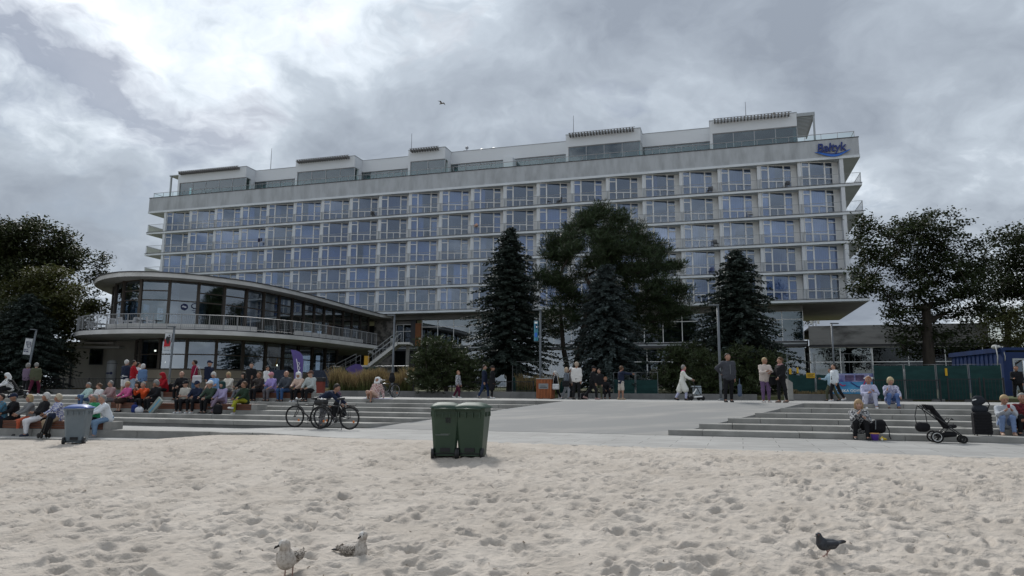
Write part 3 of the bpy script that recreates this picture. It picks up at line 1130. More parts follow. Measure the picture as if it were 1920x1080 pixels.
def mast(px, py_s, h, label, r=.055):
    p = hpt(py_s, 5.0, ZR)
    t = thing('roof_mast', label, 'mast', p, 0, 'thin lightning masts on the hotel roof')
    MB().tube([(0, 0, 0), (0, 0, h * .5), (0, 0, h)], [r, r * .8, r * .5], 6).build('pole', m_mast, t)
    MB().box(-.12, .12, -.12, .12, 0, .08).build('foot_plate', m_mast, t)


mast(472, 12.4, 3.6, 'thin mast on the roof right of the leftmost glazed box')
mast(746, 33.3, 3.6, 'thin mast on the roof left of the middle glazed box')
mast(1058, 54.5, 3.7, 'thin mast on the roof where the low link meets the fourth box')
mast(1392, 74.2, 3.2, 'thin mast standing on the rightmost glazed box')
for s_, h_, lb in ((22.3, .9, 'short rod on the second glazed box'), (55.6, 1.0, 'short rod on the fourth glazed box'), (38.0, .8, 'short rod on the small middle box')):
    t = thing('roof_rod', lb, 'rod', hpt(s_, 4, ZR), 0, 'short rods on the hotel roof')
    MB().tube([(0, 0, 0), (0, 0, h_)], .03, 5).build('pole', m_mast, t)
for s_, lb in ((42.6, 'left one of two squat grey roof vents'), (44.2, 'right one of two squat grey roof vents')):
    t = thing('roof_vent', lb, 'roof vent', hpt(s_, 6, ZR), 0, 'squat vents on the hotel roof')
    MB().lathe([(.45, 0), (.45, .5), (.62, .55), (.60, .8), (.3, .95)], 12).build('cowl', m_mast, t)
    MB().box(-.5, .5, -.5, .5, -.02, .1).build('base', m_conc, t)
t = thing('weather_sensor', 'small wind gauge standing beside the squat roof vents', 'sensor', hpt(40.9, 5, ZR))
MB().tube([(0, 0, 0), (0, 0, .8)], .05, 6).build('pole', m_mast, t)
MB().ball((0, 0, .95), (.22, .22, .2)).build('head', m_mast, t)
MB().bar((-.4, 0, .6), (.4, 0, .6), .05).build('arm', m_mast, t)

# ------------------------------------------------------------------ round cafe pavilion in front of the hotel
m_cafe = mat('cafe_slab_white', (0.62, 0.61, 0.59), rough=.85, col2=(0.48, 0.47, 0.45), nscale=.6, ndetail=8)
m_bronze = mat('bronze_frame', (0.075, 0.062, 0.052), rough=.5, metal=.2)
m_beige = mat('beige_plinth', (0.33, 0.285, 0.22), rough=.9, col2=(0.28, 0.24, 0.19), nscale=.5)
g_cafe = glass_mat('cafe_glass', (0.60, 0.68, 0.76), 0.64, 0.38, wav=.02)
ROOFC = [(-37.4, 70), (-36.9, 65), (-35.54, 59.9), (-34.0, 57.3), (-32.47, 55.6), (-30.79, 54.4), (-29.36, 53.98), (-27.37, 54.1), (-25.15, 55.2), (-24.04, 56.2),
         (-22.58, 57.8), (-21.44, 59.6), (-20.31, 62.4), (-19.45, 65.1), (-18.69, 68.4), (-17.88, 72.2), (-16.92, 76.4), (-15.4, 82.6)]
TERRC = [(-37.6, 66), (-36.6, 60.5), (-34.4, 55.8), (-33.0, 53.9), (-31.6, 52.9), (-29.19, 51.9), (-27.54, 51.55), (-25.73, 51.52), (-23.37, 51.9), (-21.97, 52.35),
         (-20.49, 53.05), (-19.4, 54.0), (-16.89, 57.3), (-14.66, 63.0), (-12.94, 68.5)]


def resample(P, n):
    """Catmull-Rom through the points, n points evenly spaced along the curve"""
    P = np.array(P); Q = np.vstack([2 * P[0] - P[1], P, 2 * P[-1] - P[-2]])
    out = []
    for i in range(1, len(Q) - 2):
        for t in np.linspace(0, 1, 16, endpoint=False):
            p0, p1, p2, p3 = Q[i - 1], Q[i], Q[i + 1], Q[i + 2]
            out.append(.5 * (2 * p1 + (p2 - p0) * t + (2 * p0 - 5 * p1 + 4 * p2 - p3) * t * t + (3 * p1 - p0 - 3 * p2 + p3) * t ** 3))
    out.append(P[-1]); out = np.array(out)
    s = np.r_[0, np.cumsum(np.hypot(*np.diff(out, axis=0).T))]
    q = np.linspace(0, s[-1], n)
    return np.stack([np.interp(q, s, out[:, 0]), np.interp(q, s, out[:, 1])], 1)


def offset(P, d):
    """shift a curve towards its inner side (left of the direction of travel)"""
    T = np.gradient(P, axis=0); T /= np.hypot(T[:, 0], T[:, 1])[:, None]
    return P + np.stack([-T[:, 1], T[:, 0]], 1) * d


cafe = thing('cafe_pavilion', 'round two storey glass cafe with a flat white roof and a curved terrace', 'cafe')
ro = resample(ROOFC, 60)
te = resample(TERRC, 60)
RZ0, RZ1, TZ0, TZ1 = 10.62, 11.0, 6.02, 6.40
bk = [(-13.0, 86.5), (-30, 91.4), (-37.5, 86)]
m = MB(); m.prism([tuple(p) for p in ro] + bk, RZ0, RZ1 - .05); m.build('roof_slab', m_cafe, cafe)
rim = offset(ro, -.05)
m = MB(); m.prism([tuple(p) for p in rim] + bk, RZ1 - .049, RZ1 + .03); m.build('roof_edge', m_edge, cafe)
m = MB(); m.prism([tuple(p) for p in te] + [(-14.6, 72), (-15.5, 80), (-30, 84), (-37.5, 76)], TZ0, TZ1 - .07); m.build('terrace_slab', m_cafe, cafe)
rim = offset(te, .03)
m = MB(); m.prism([tuple(p) for p in rim] + [(-14.6, 72), (-15.5, 80), (-30, 84), (-37.5, 76)], TZ1 - .069, TZ1); m.build('terrace_paving', m_edge, cafe)


def curved_glazing(P, z0, z1, tr, fm, gm, parent, doors=(), cur=None):
    f = MB()
    n = len(P)
    for i in range(n):
        a = P[max(i - 1, 0)]; c = P[min(i + 1, n - 1)]
        an = math.atan2(c[1] - a[1], c[0] - a[0])
        w, d = .11, .13
        q = []
        for u, v in ((-w, -d), (w, -d), (w, d), (-w, d)):
            q.append((P[i][0] + u * math.cos(an) - v * math.sin(an), P[i][1] + u * math.sin(an) + v * math.cos(an)))
        f.prism(q, z0, z1)
    for i in range(n - 1):
        for z in [z0 + .05, z1 - .06] + list(tr if i % 3 else tr[:1]):
            f.bar((*P[i], z), (*P[i + 1], z), .10, .10 if z in (z0 + .05,) else .09)
    fo = f.build('window_frame', fm, parent)
    for i in range(n - 1):
        p = MB()
        a, c = P[i], P[i + 1]
        d = (c - a) / np.hypot(*(c - a)); nn = np.array([-d[1], d[0]]) * .01
        a2 = a + d * .12; c2 = c - d * .12
        zs = [z0 + .1] + sorted(tr) + [z1 - .1]
        p.prism([tuple(a2 - nn), tuple(c2 - nn), tuple(c2 + nn), tuple(a2 + nn)], zs[0], zs[-1])
        p.build('pane', gm, fo)
    return fo


up = resample(offset(ro, 1.5), 60)
L_up = np.hypot(*np.diff(up, axis=0).T).sum()
gp = resample(up, int(L_up / 2.05) + 1)
curved_glazing(gp, TZ1, RZ0, (9.0, 9.75), m_bronze, g_cafe, cafe)
lo_ = offset(te, 4.4)
lo_ = lo_[6:]
L_lo = np.hypot(*np.diff(lo_, axis=0).T).sum()
gl_ = resample(lo_, int(L_lo / 2.0) + 1)
curved_glazing(gl_, 3.55, TZ0, (4.75,), m_bronze, g_cafe, cafe)
pl = offset(gl_, -.12)
m = MB()
inner = offset(gl_, .5)
m.prism([tuple(p) for p in pl] + [tuple(p) for p in inner[::-1]], 1.5, 3.54)
m.build('plinth', m_beige, cafe, recalc=True)
m = MB()
pl2 = offset(gl_, -.16)
m.prism([tuple(p) for p in pl2] + [tuple(p) for p in inner[::-1]], 2.62, 2.72)
m.build('plinth_band', m_conc, cafe, recalc=True)
# inside: back walls, floor, curtains, columns
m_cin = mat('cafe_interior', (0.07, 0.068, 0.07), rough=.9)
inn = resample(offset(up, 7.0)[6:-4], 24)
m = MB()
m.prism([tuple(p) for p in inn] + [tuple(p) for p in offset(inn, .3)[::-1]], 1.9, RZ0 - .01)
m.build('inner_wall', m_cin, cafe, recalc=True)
m_cc = mat('cafe_curtain', (0.34, 0.40, 0.47), rough=.9)
for P, z0, z1, every, sel in ((gp, TZ1, RZ0, 1, (3, 4, 7, 9, 10, 12)), (gl_, 3.6, TZ0, 1, (1, 2, 4, 5, 6, 7, 9, 12, 14))):
    Q = offset(P, .55)
    for i in sel:
        if i + 1 >= len(Q):
            continue
        m = MB(); n = 16; vs = []
        a, c = Q[i], Q[i + 1]
        frac = random.choice((.3, .5, .9)) if P is gp else random.choice((.55, .8, .95))
        for j in range(n + 1):
            t = .05 + frac * j / n
            w = .06 * math.sin(j * 1.7)
            d = (c - a); nn = np.array([-d[1], d[0]]) / np.hypot(*d) * w
            p = a + d * t + nn
            vs += [(p[0], p[1], z0 + .05), (p[0], p[1], z1 - .1)]
        m.add(vs, [(2 * j, 2 * j + 2, 2 * j + 3, 2 * j + 1) for j in range(n)])
        m.build('curtain', m_cc, cafe, smooth=True)
colp = offset(gp, 3.2)
for i in range(2, len(colp) - 2, 3):
    m = MB(); m.lathe([(.22, 1.9), (.22, RZ0 - .01)], 12, (colp[i][0], colp[i][1], 0)); m.build('column', m_cafe, cafe, smooth=True)
# white parapet behind the railing and the railing itself
for i0, i1 in ((21, 39), (43, 58)):
    Q = offset(te, .75)[i0:i1]
    m = MB(); m.prism([tuple(p) for p in Q] + [tuple(p) for p in offset(Q, .18)[::-1]], TZ1 + .002, TZ1 + .42)
    m.build('parapet', m_cafe, cafe, recalc=True)
m_rail2 = mat('grey_rail', (.27, .275, .28), rough=.5)
rl = resample(offset(te, .12), 46)
m = MB()
for p in rl:
    m.box(p[0] - .022, p[0] + .022, p[1] - .022, p[1] + .022, TZ1, TZ1 + 1.05)
m.tube([(*p, TZ1 + 1.07) for p in rl], .03, 6)
m.tube([(*p, TZ1 + .12) for p in rl], .016, 5)
bal = resample(offset(te, .12), 46 * 7)
for p in bal:
    m.box(p[0] - .006, p[0] + .006, p[1] - .006, p[1] + .006, TZ1 + .12, TZ1 + 1.05)
m.build('terrace_railing', m_rail2, cafe)
# round sticker logos on the terrace glass
m_logo = mat('logo_navy', (0.012, 0.02, 0.08), rough=.4)
m_logow = mat('logo_white', (0.6, 0.62, 0.66), rough=.5)


def glass_point(px, z, P, out=.03):
    best = None
    for i in range(len(P) - 1):
        for t in np.linspace(0, 1, 12):
            p = P[i] + (P[i + 1] - P[i]) * t
            e = abs(px_x(px, p[1], z) - p[0])
            if best is None or e < best[0]:
                best = (e, p, math.atan2(*(P[i + 1] - P[i])[::-1]))
    return best[1], best[2]


for px, lb in ((345, 0), (367, 1)):
    p, an = glass_point(px, 8.75, gp)
    lg = bpy.data.objects.new('window_logo', None); C.objects.link(lg); lg.parent = cafe
    lg.location = (p[0] + math.sin(an) * .05, p[1] - math.cos(an) * .05, 8.55); lg.rotation_euler = (0, 0, an)
    m = MB()
    if lb == 0:
        m.prism([(.27 * math.cos(2 * math.pi * k / 20), .27 * math.sin(2 * math.pi * k / 20)) for k in range(20)], 0, .01)
        o = m.build('disc', m_logo, lg); o.rotation_euler = (math.pi / 2, 0, 0)
        m = MB(); m.box(-.17, .14, -.016, -.011, -.04, .04); m.ball((-.08, -.014, .03), (.08, .003, .06), 10, 6); m.ball((.06, -.014, -.03), (.08, .003, .05), 10, 6)
        m.build('wave_mark', m_logow, lg)
    else:
        m.tube([(.25 * math.cos(a_), 0, .12 + .2 * math.sin(a_)) for a_ in np.linspace(0, 2 * math.pi, 16, endpoint=False)], .035, 5, closed=True)
        m.box(-.2, .3, -.004, .004, -.28, -.23); m.box(-.1, .35, -.004, .004, -.40, -.36)
        m.build('line_mark', m_logo, lg)

# small lit pendant lamps seen through the lower windows
m_lamp = emit_mat('warm_lamp', (1.0, 0.86, 0.62), 6.0)
Q = offset(gl_, 1.4)
LAMPL = ['tiny lit lamp behind the leftmost dark pane of the lower cafe windows', 'tiny lit lamp left of the red and white banner, behind the lower cafe glass',
         'tiny lit lamp behind the glass under the red and white banner', 'tiny lit lamp low behind the standing navy jacket person, in the lower cafe window',
         'tiny lit lamp behind the curtained lower cafe pane near the middle', 'tiny lit lamp high in the first dark lower cafe pane right of the curtains',
         'tiny lit lamp just below and right of the high one in the dark lower cafe', 'tiny lit lamp in the dark lower cafe glass left of the purple flag',
         'tiny lit lamp in the dark lower cafe glass right beside the purple flag', 'tiny lit lamp in the lower cafe glass near the foot of the stairs']
for j, (px, z) in enumerate(((261, 5.2), (300, 4.9), (312, 4.2), (382, 4.3), (404, 4.3), (455, 5.3), (462, 4.9), (519, 4.2), (553, 4.4), (627, 4.9))):
    p, an = glass_point(px, z, Q)
    t = thing('pendant_lamp', LAMPL[j], 'lamp', (p[0], p[1], z), 0, 'lit lamps inside the cafe')
    MB().ball((0, 0, 0), .085, 8, 6).build('bulb', m_lamp, t)
    MB().tube([(0, 0, .08), (0, 0, TZ0 - z)], .008, 4).build('cord', m_edge, t)

# beige service wing at the left end of the cafe
m_wing = mat('service_render', (0.40, 0.38, 0.34), rough=.9, col2=(0.33, 0.315, 0.28), nscale=.7, ndetail=8)
wing = thing('service_wing', 'plain beige service wing under the left end of the cafe terrace', 'building', (0, 0, 0))
MB().box(-38.5, -33.9, 60.6, 70, 1.2, 5.95).build('wall', m_wing, wing)
MB().box(-33.9, -31.0, 59.6, 64, 1.2, 6.0).build('wall', m_wing, wing)
w_ = MB(); w_.box(-35.9, -34.75, 60.55, 60.6, 4.05, 5.45); w_ = w_.build('window', m_edge, wing)
MB().box(-35.82, -34.83, 60.52, 60.549, 4.13, 5.37).build('pane', g_pod, w_)
MB().box(-37.42, -37.32, 60.52, 60.6, 1.8, 5.6).build('downpipe', m_edge, wing)
MB().box(-37.6, -33.2, 59.2, 60.5, 5.72, 5.90).build('canopy', m_cafe, wing)
MB().box(-36.2, -32.4, 58.7, 59.55, 5.35, 5.50).build('canopy', m_cafe, wing)

# chairs and tables on the terrace
m_chair = mat('white_wicker', (0.52, 0.52, 0.53), rough=.6)
m_tab = mat('table_dark', (0.05, 0.05, 0.055), rough=.5)


def terrace_chair(loc, rz, label):
    t = thing('terrace_chair', label, 'chair', loc, rz, 'white chairs on the cafe terrace')
    m = MB(); m.cbox(-.26, .26, -.26, .26, .40, .47, .015); m.build('seat', m_chair, t)
    m = MB()
    m.bar((-.24, .24, .47), (-.25, .32, .92), .05); m.bar((.24, .24, .47), (.25, .32, .92), .05)
    m.bar((-.25, .315, .90), (.25, .315, .90), .06); 
    for k in range(5):
        m.bar((-.16 + .08 * k, .25, .47), (-.16 + .08 * k, .31, .9), .03)
    m.build('backrest', m_chair, t)
    for sx in (-1, 1):
        m = MB(); m.bar((sx * .25, -.2, .66), (sx * .25, .28, .66), .05); m.bar((sx * .25, -.2, .47), (sx * .25, -.2, .66), .04); m.build('armrest', m_chair, t)
        for sy in (-1, 1):
            m = MB(); m.bar((sx * .23, sy * .23, .41), (sx * .25, sy * .25, 0), .04); m.build('leg', m_chair, t)
    return t


def terrace_table(loc, label):
    t = thing('terrace_table', label, 'table', loc, 0, 'small tables on the cafe terrace')
    MB().lathe([(.42, .70), (.43, .72), (.42, .74)], 16).build('tabletop', m_tab, t)
    MB().lathe([(.04, .05), (.035, .70)], 8).build('leg', m_tab, t)
    for a_ in range(4):
        MB().bar((0, 0, .06), (.34 * math.cos(a_ * math.pi / 2 + .6), .34 * math.sin(a_ * math.pi / 2 + .6), .02), .05, .03).build('foot', m_tab, t)
    return t


cl = offset(te, 1.15)
n_ch = 0
ordn = ['first', 'second', 'third', 'fourth', 'fifth', 'sixth', 'seventh', 'eighth', 'ninth', 'tenth']
for j, (px, rz) in enumerate(((165, 1.2), (186, -.5), (208, .4), (232, 2.6), (243, -1.2), (258, .3), (283, 2.2), (150, .5))):
    p, an = glass_point(px, 6.9, cl)
    lab = 'white terrace chair, leftmost at the tip of the curved railing' if px == 150 else ordn[j + 1] + ' white terrace chair from the left end of the curved cafe railing'
    terrace_chair((p[0], p[1], TZ1 + .002), rz, lab)
cl2 = offset(te, 1.75)
for j, px in enumerate((176, 222, 268, 294)):
    p, an = glass_point(px, 6.9, cl2)
    terrace_table((p[0], p[1], TZ1 + .002), ordn[j] + ' small dark table from the left on the cafe terrace')

# outdoor staircase from the ground up to the terrace
stair = thing('outdoor_staircase', 'concrete outdoor stairs with metal handrails climbing to the cafe terrace', 'staircase', (0, 0, 0))
sy0, sy1 = 64.2, 66.0


def flight(x0, z0, x1, z1, n, name):
    m = MB()
    for i in range(n):
        xa = x0 + (x1 - x0) * i / n; xb = x0 + (x1 - x0) * (i + 1) / n
        zt = z0 + (z1 - z0) * (i + 1) / n
        m.box(xa, xb + .02, sy0, sy1, zt - .15, zt)
    m.build('tread', m_cafe, stair)['kind'] = 'stuff'
    for y in (sy0 - .12, sy1):
        m = MB()
        m.add([(x0, y, z0 - .25), (x1, y, z1 - .25), (x1, y, z1 + .08), (x0, y, z0 + .08), (x0, y + .12, z0 - .25), (x1, y + .12, z1 - .25), (x1, y + .12, z1 + .08), (x0, y + .12, z0 + .08)],
              [(0, 1, 2, 3), (7, 6, 5, 4), (0, 4, 5, 1), (3, 2, 6, 7), (0, 3, 7, 4), (1, 5, 6, 2)])
        m.build('stringer', m_cafe, stair)
    m = MB()
    for y in (sy0 - .06, sy1 + .06):
        m.tube([(x0, y, z0 + 1.0), (x1, y, z1 + 1.0)], .03, 6)
        m.tube([(x0, y, z0 + .55), (x1, y, z1 + .55)], .015, 5)
        k = max(3, n // 3)
        for i in range(k + 1):
            t = i / k
            m.tube([(x0 + (x1 - x0) * t, y, z0 + (z1 - z0) * t), (x0 + (x1 - x0) * t, y, z0 + (z1 - z0) * t + 1.0)], .022, 5)
    m.build('handrail', m_rail, stair)


flight(-18.6, 1.9, -14.0, 4.3, 15, 'lower')
flight(-12.9, 4.32, -10.3, 6.38, 13, 'upper')
MB().box(-14.05, -12.85, sy0 - .12, sy1 + .12, 4.12, 4.30).build('landing', m_cafe, stair)
MB().box(-10.35, -9.2, sy0 - .12, sy1 + .5, 6.2, 6.385).build('landing', m_cafe, stair)
for x in (-13.4, -9.5):
    MB().box(x - .15, x + .15, 64.9, 65.2, 1.8, 4.11 if x < -12 else 6.19).build('support', m_conc, stair)
t = thing('yellow_board', 'small yellow board leaning on the stair landing', 'sign', (-13.1, 64.4, 4.305), .2)
m = MB(); m.add([(-.22, 0, 0), (.22, 0, 0), (.22, .2, .85), (-.22, .2, .85), (-.22, .03, 0), (.22, .03, 0), (.22, .23, .85), (-.22, .23, .85)],
                [(0, 1, 2, 3), (7, 6, 5, 4), (0, 4, 5, 1), (3, 2, 6, 7), (0, 3, 7, 4), (1, 5, 6, 2)])
m.build('panel', mat('yellow_plastic', (.55, .30, .02), rough=.5), t)
MB().box(-.2, .2, .12, .34, .002, .03).build('foot', m_edge, t)

# ------------------------------------------------------------------ long low building on the right
wingr = thing('low_pavilion', 'long low building with a stained concrete parapet and a glass front', 'building', (HO[0], HO[1], 0), -TH)
m_para = mat('stained_parapet', (0.21, 0.205, 0.195), rough=.92, col2=(0.055, 0.053, 0.05), nscale=.6, ndetail=10, nlo=.48, nhi=.66, stretch=(.5, 1, 1.2), bump=.25, bscale=2)
for i in range(3):
    z0 = 6.78 + .62 * i
    MB().box(78.99, 94.4, .02 * i, .3, z0, z0 + .61).build('parapet_course', m_para, wingr)
MB().box(78.99, 94.4, .31, 14, 8.3, 8.5).build('roof', m_conc, wingr)
MB().box(79.0, 97.0, .1, .6, 6.55, 6.77).build('beam', m_edge, wingr)
MB().box(79.0, 97.0, .61, 12, 6.55, 6.75).build('ceiling', m_conc, wingr)
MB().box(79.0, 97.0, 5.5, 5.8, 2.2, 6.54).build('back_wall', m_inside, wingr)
MB().box(79.0, 97.0, .0, 5.49, 2.1, 2.3).build('floor', m_conc, wingr)
glazing(79.0, 84.5, .35, 2.31, 6.54, 2.7, wingr, g_pod, transom=5.1)
glazing(84.6, 97.0, .35, 2.31, 6.54, 3.0, wingr, glass_mat('dark_glass', (.35, .38, .40), .45, .04), transom=5.1)
m = MB()
for i in range(5):
    m.tube([(94.6 + i * 1.1, .4, 7.0 + .13 * i), (94.6 + i * 1.1, .4, 8.9 + .13 * i)], .04, 5)
for z in (7.35, 7.75, 8.15):
    m.tube([(94.5, .4, z), (99.2, .4, z + .6)], .035, 5)
m.tube([(94.5, .4, 8.8), (97.2, .4, 8.8)], .035, 5)
m.build('stair_railing', m_rail, wingr)
m = MB(); m.add([(94.45, .3, 6.8), (99.3, .3, 7.35), (99.3, 2, 7.35), (94.45, 2, 6.8), (94.45, .3, 6.6), (99.3, .3, 7.15), (99.3, 2, 7.15), (94.45, 2, 6.6)],
                [(0, 1, 2, 3), (7, 6, 5, 4), (0, 4, 5, 1), (3, 2, 6, 7), (0, 3, 7, 4), (1, 5, 6, 2)])
m.build('stair_slab', m_conc, wingr)
t = thing('cell_mast', 'thin lattice mast seen behind the low building under the hotel overhang', 'mast', hpt(82.5, 26, 8.0))
m = MB()
for sx, sy in ((-.3, -.3), (.3, -.3), (0, .3)):
    m.tube([(sx, sy, 0), (sx * .6, sy * .6, 4.4)], .04, 4)
for k in range(8):
    m.bar((-.3 + .015 * k, -.3, .55 * k), (.3 - .015 * k, -.3, .55 * k + .5), .04)
m.build('lattice', m_mast, t)
for sx in (-.45, .45):
    MB().box(sx - .12, sx + .12, -.5, -.36, 3.2, 4.3).build('antenna_panel', m_frame, t)

# ------------------------------------------------------------------ trees and shrubs
m_bark = mat('bark', (0.055, 0.045, 0.036), rough=.95, col2=(0.03, 0.026, 0.022), nscale=5, stretch=(1, 1, .25), bump=.6, bscale=12, bdist=.05)


def leaf_mat(name, col, vary=.35, trans=.35):
    if name in MATS:
        return MATS[name]
    m = mat(name, col, rough=.55, spec=.25, vary=vary)
    t = m.node_tree
    b = t.nodes['Principled BSDF']
    tl = t.nodes.new('ShaderNodeBsdfTranslucent')
    src = b.inputs['Base Color'].links[0].from_socket
    t.links.new(src, tl.inputs[0])
    mx = t.nodes.new('ShaderNodeMixShader'); mx.inputs[0].default_value = trans
    t.links.new(b.outputs[0], mx.inputs[1]); t.links.new(tl.outputs[0], mx.inputs[2])
    t.links.new(mx.outputs[0], t.nodes['Material Output'].inputs[0])
    return m


lm_maple = leaf_mat('maple_leaf', (0.026, 0.036, 0.012), .5, .22)
lm_left = leaf_mat('left_tree_leaf', (0.034, 0.042, 0.015), .5, .22)
lm_olive = leaf_mat('olive_leaf', (0.060, 0.064, 0.018), .4, .25)
lm_spruce = leaf_mat('spruce_needle', (0.040, 0.056, 0.046), .6, .08)
lm_blue = leaf_mat('blue_spruce_needle', (0.060, 0.080, 0.076), .6, .08)
lm_pine = leaf_mat('pine_needle', (0.032, 0.048, 0.020), .6, .10)
lm_shrub = leaf_mat('dwarf_pine_needle', (0.034, 0.046, 0.016), .45, .10)


def grow(base, top, targets, g, r_tip=.018, power=2.3, sag=.0, wob=.12):
    """limbs: every clump centre is joined to the nearest limb already grown; thickness follows what each limb carries"""
    base = np.array(base, float); top = np.array(top, float)
    nodes = [base + (top - base) * t + g.normal(0, .06, 3) * (0 < t < 1) for t in np.linspace(0, 1, 7)]
    par = [-1] + list(range(6))
    order = np.argsort(np.linalg.norm(targets - top, axis=1))
    for i in order:
        tg = targets[i]
        P = np.array(nodes)
        d = np.linalg.norm(P - tg, axis=1) + np.where(P[:, 2] > tg[2] + .3, 1.5, 0)
        d[:4] += 3.0
        j = int(np.argmin(d))
        L = np.linalg.norm(tg - nodes[j]); n = max(1, int(L / .9))
        cur = j
        for k in range(1, n + 1):
            t = k / n
            p = nodes[j] * (1 - t) + tg * t + (g.normal(0, wob, 3) if k < n else 0)
            p = p + np.array([0, 0, -sag * math.sin(math.pi * t)])
            nodes.append(p); par.append(cur); cur = len(nodes) - 1
    n = len(nodes); load = np.zeros(n)
    kids = np.zeros(n, int)
    for p in par[1:]:
        kids[p] += 1
    load[kids == 0] = 1
    for i in range(n - 1, 0, -1):
        load[par[i]] += load[i] if kids[i] == 0 or True else 0
    rad = r_tip * np.maximum(load, 1) ** (1 / power)
    return np.array(nodes), par, rad


def limbs_mesh(name, nodes, par, rad, m, min_r=0.0, base_r=None):
    mb = MB()
    for i in range(1, len(nodes)):
        if rad[i] < min_r:
            continue
        p = par[i]
        r0, r1 = rad[p], rad[i]
        if p > 6:
            r0 = min(r0, r1 * 1.5)
        mb.tube([nodes[p], nodes[i]], [r0, r1], 7 if r0 > .1 else 4, caps=False)
    return mb.mesh(name, m, True)


def leaves_mesh(name, cent, per, spread, size, m, g, flat=.55, narrow=.6):
    """many small folded leaves scattered round the clump centres"""
    n = len(cent) * per
    c = np.repeat(cent, per, 0)
    p = c + g.normal(0, 1, (n, 3)) * np.array([spread, spread, spread * flat])
    # leaf axis u and side w
    u = g.normal(0, 1, (n, 3)); u[:, 2] = u[:, 2] * .5 - .25; u /= np.linalg.norm(u, axis=1)[:, None]
    w = np.cross(u, g.normal(0, .45, (n, 3)) + np.array([0, 0, 1.])); w /= np.linalg.norm(w, axis=1)[:, None] + 1e-9
    s = size * g.uniform(.6, 1.35, n)[:, None]
    V = np.stack([p - u * s * .5, p + w * s * .5 * narrow, p + u * s * .5, p - w * s * .5 * narrow], 1)
    nrm = np.cross(u, w)
    V[:, 1] += nrm * s * .12; V[:, 3] += nrm * s * .12
    return np_mesh(name, V.reshape(-1, 3), np.arange(n * 4).reshape(n, 4), m, False)


def in_ellipsoids(ells, density, g, shell=.55):
    out = []
    for (c, r) in ells:
        c = np.array(c); r = np.array(r)
        n = max(6, int(density * 4.19 * r[0] * r[1] * r[2]))
        d = g.normal(0, 1, (n, 3)); d /= np.linalg.norm(d, axis=1)[:, None]
        q = g.uniform(shell ** 3, 1, n) ** (1 / 3)
        out.append(c + d * q[:, None] * r)
    return np.concatenate(out)


def tree(name, label, base, top, ells, m, seed, density=.9, per=60, spread=.42, size=.20, group=None, rt=.018, min_r=.02, trunk_r=None, cat='tree', power=2.3, flat=.55):
    g = np.random.default_rng(seed)
    T = in_ellipsoids(ells, density, g)
    T = T[T[:, 2] > base[2] + .6]
    nodes, par, rad = grow(base, top, T, g, rt, power)
    if trunk_r:
        rad = np.maximum(rad, 0)
        rad[:7] = np.maximum(rad[:7], np.linspace(trunk_r * 1.15, trunk_r * .7, 7))
    t = thing(name, label, cat, base, 0, group)
    o = np.array(base)
    link('trunk', limbs_mesh('trunk', nodes - o, par, rad, m_bark, min_r), t)
    k = link('crown', leaves_mesh('crown', T - o, per, spread, size, m, g, flat), t)
    return t


def E_(px, py, Y, rx, ry_px, dY=0.0, depth=None):
    """ellipsoid whose outline in the photograph is centred on (px, py) with half sizes rx, ry_px in photo pixels, at depth Y"""
    sc = FPX / Y
    hz = 737 + .0065 * (px - 960)
    ang = math.atan((540 - py) / FPX) + PITCH
    z = EYE + (Y + dY) * math.tan(ang) + 0.0
    return ((px_x(px, Y + dY, z), Y + dY, z), (rx / sc, (depth or rx / sc), ry_px / sc))


# big maple on the right
Y = 52.0
bx = px_x(1745, Y, 2.2)
ell = [E_(1700, 428, Y, 48, 34), E_(1752, 418, Y, 50, 34, 1), E_(1655, 455, Y, 48, 36, -1), E_(1628, 495, Y, 34, 30), E_(1650, 535, Y, 46, 26, -1.5), E_(1790, 448, Y, 40, 34),
       E_(1815, 500, Y, 40, 36, 1), E_(1720, 480, Y, 70, 46, 2), E_(1770, 520, Y, 62, 44, -1), E_(1700, 560, Y, 52, 36, 1), E_(1800, 560, Y, 42, 36), E_(1690, 610, Y, 30, 30, -1),
       E_(1725, 640, Y, 46, 34, 1), E_(1790, 625, Y, 34, 34), E_(1612, 420, Y, 24, 16, -1), E_(1765, 590, Y, 40, 34, 1.5)]
tree('maple_tree', 'large dark spreading maple in front of the low concrete building on the right', (bx, Y, 2.1), (px_x(1735, Y, 9), Y, 8.3), ell, lm_maple, 21,
     density=.80, per=110, spread=.42, size=.24, group='broadleaved trees on the right', rt=.022, trunk_r=.42, power=2.1)
Y = 63.0
ell = [E_(1895, 455, Y, 42, 34), E_(1925, 440, Y, 40, 30), E_(1890, 500, Y, 40, 32, 1), E_(1930, 510, Y, 50, 44), E_(1860, 520, Y, 28, 34, -1), E_(1905, 560, Y, 50, 34), E_(1872, 575, Y, 34, 34), E_(1980, 480, Y, 50, 50)]
tree('maple_tree', 'smaller dark tree at the right edge partly cut off, behind the big maple', (px_x(1893, Y, 2), Y, 2.2), (px_x(1890, Y, 9), Y, 9.0), ell, lm_maple, 22,
     density=.60, per=120, spread=.56, size=.28, group='broadleaved trees on the right', rt=.022, trunk_r=.3)
Y = 58.0
ell = [E_(1885, 620, Y, 40, 36), E_(1915, 600, Y, 40, 40, 1), E_(1850, 600, Y, 26, 26, 2), E_(1940, 630, Y, 40, 40)]
tree('olive_shrub', 'olive green bushy shrub above the blue container on the right', (px_x(1895, Y, 2), Y, 2.2), (px_x(1895, Y, 4), Y, 4.2), ell, lm_olive, 23,
     density=1.0, per=60, spread=.45, size=.24, cat='shrub', trunk_r=.12)

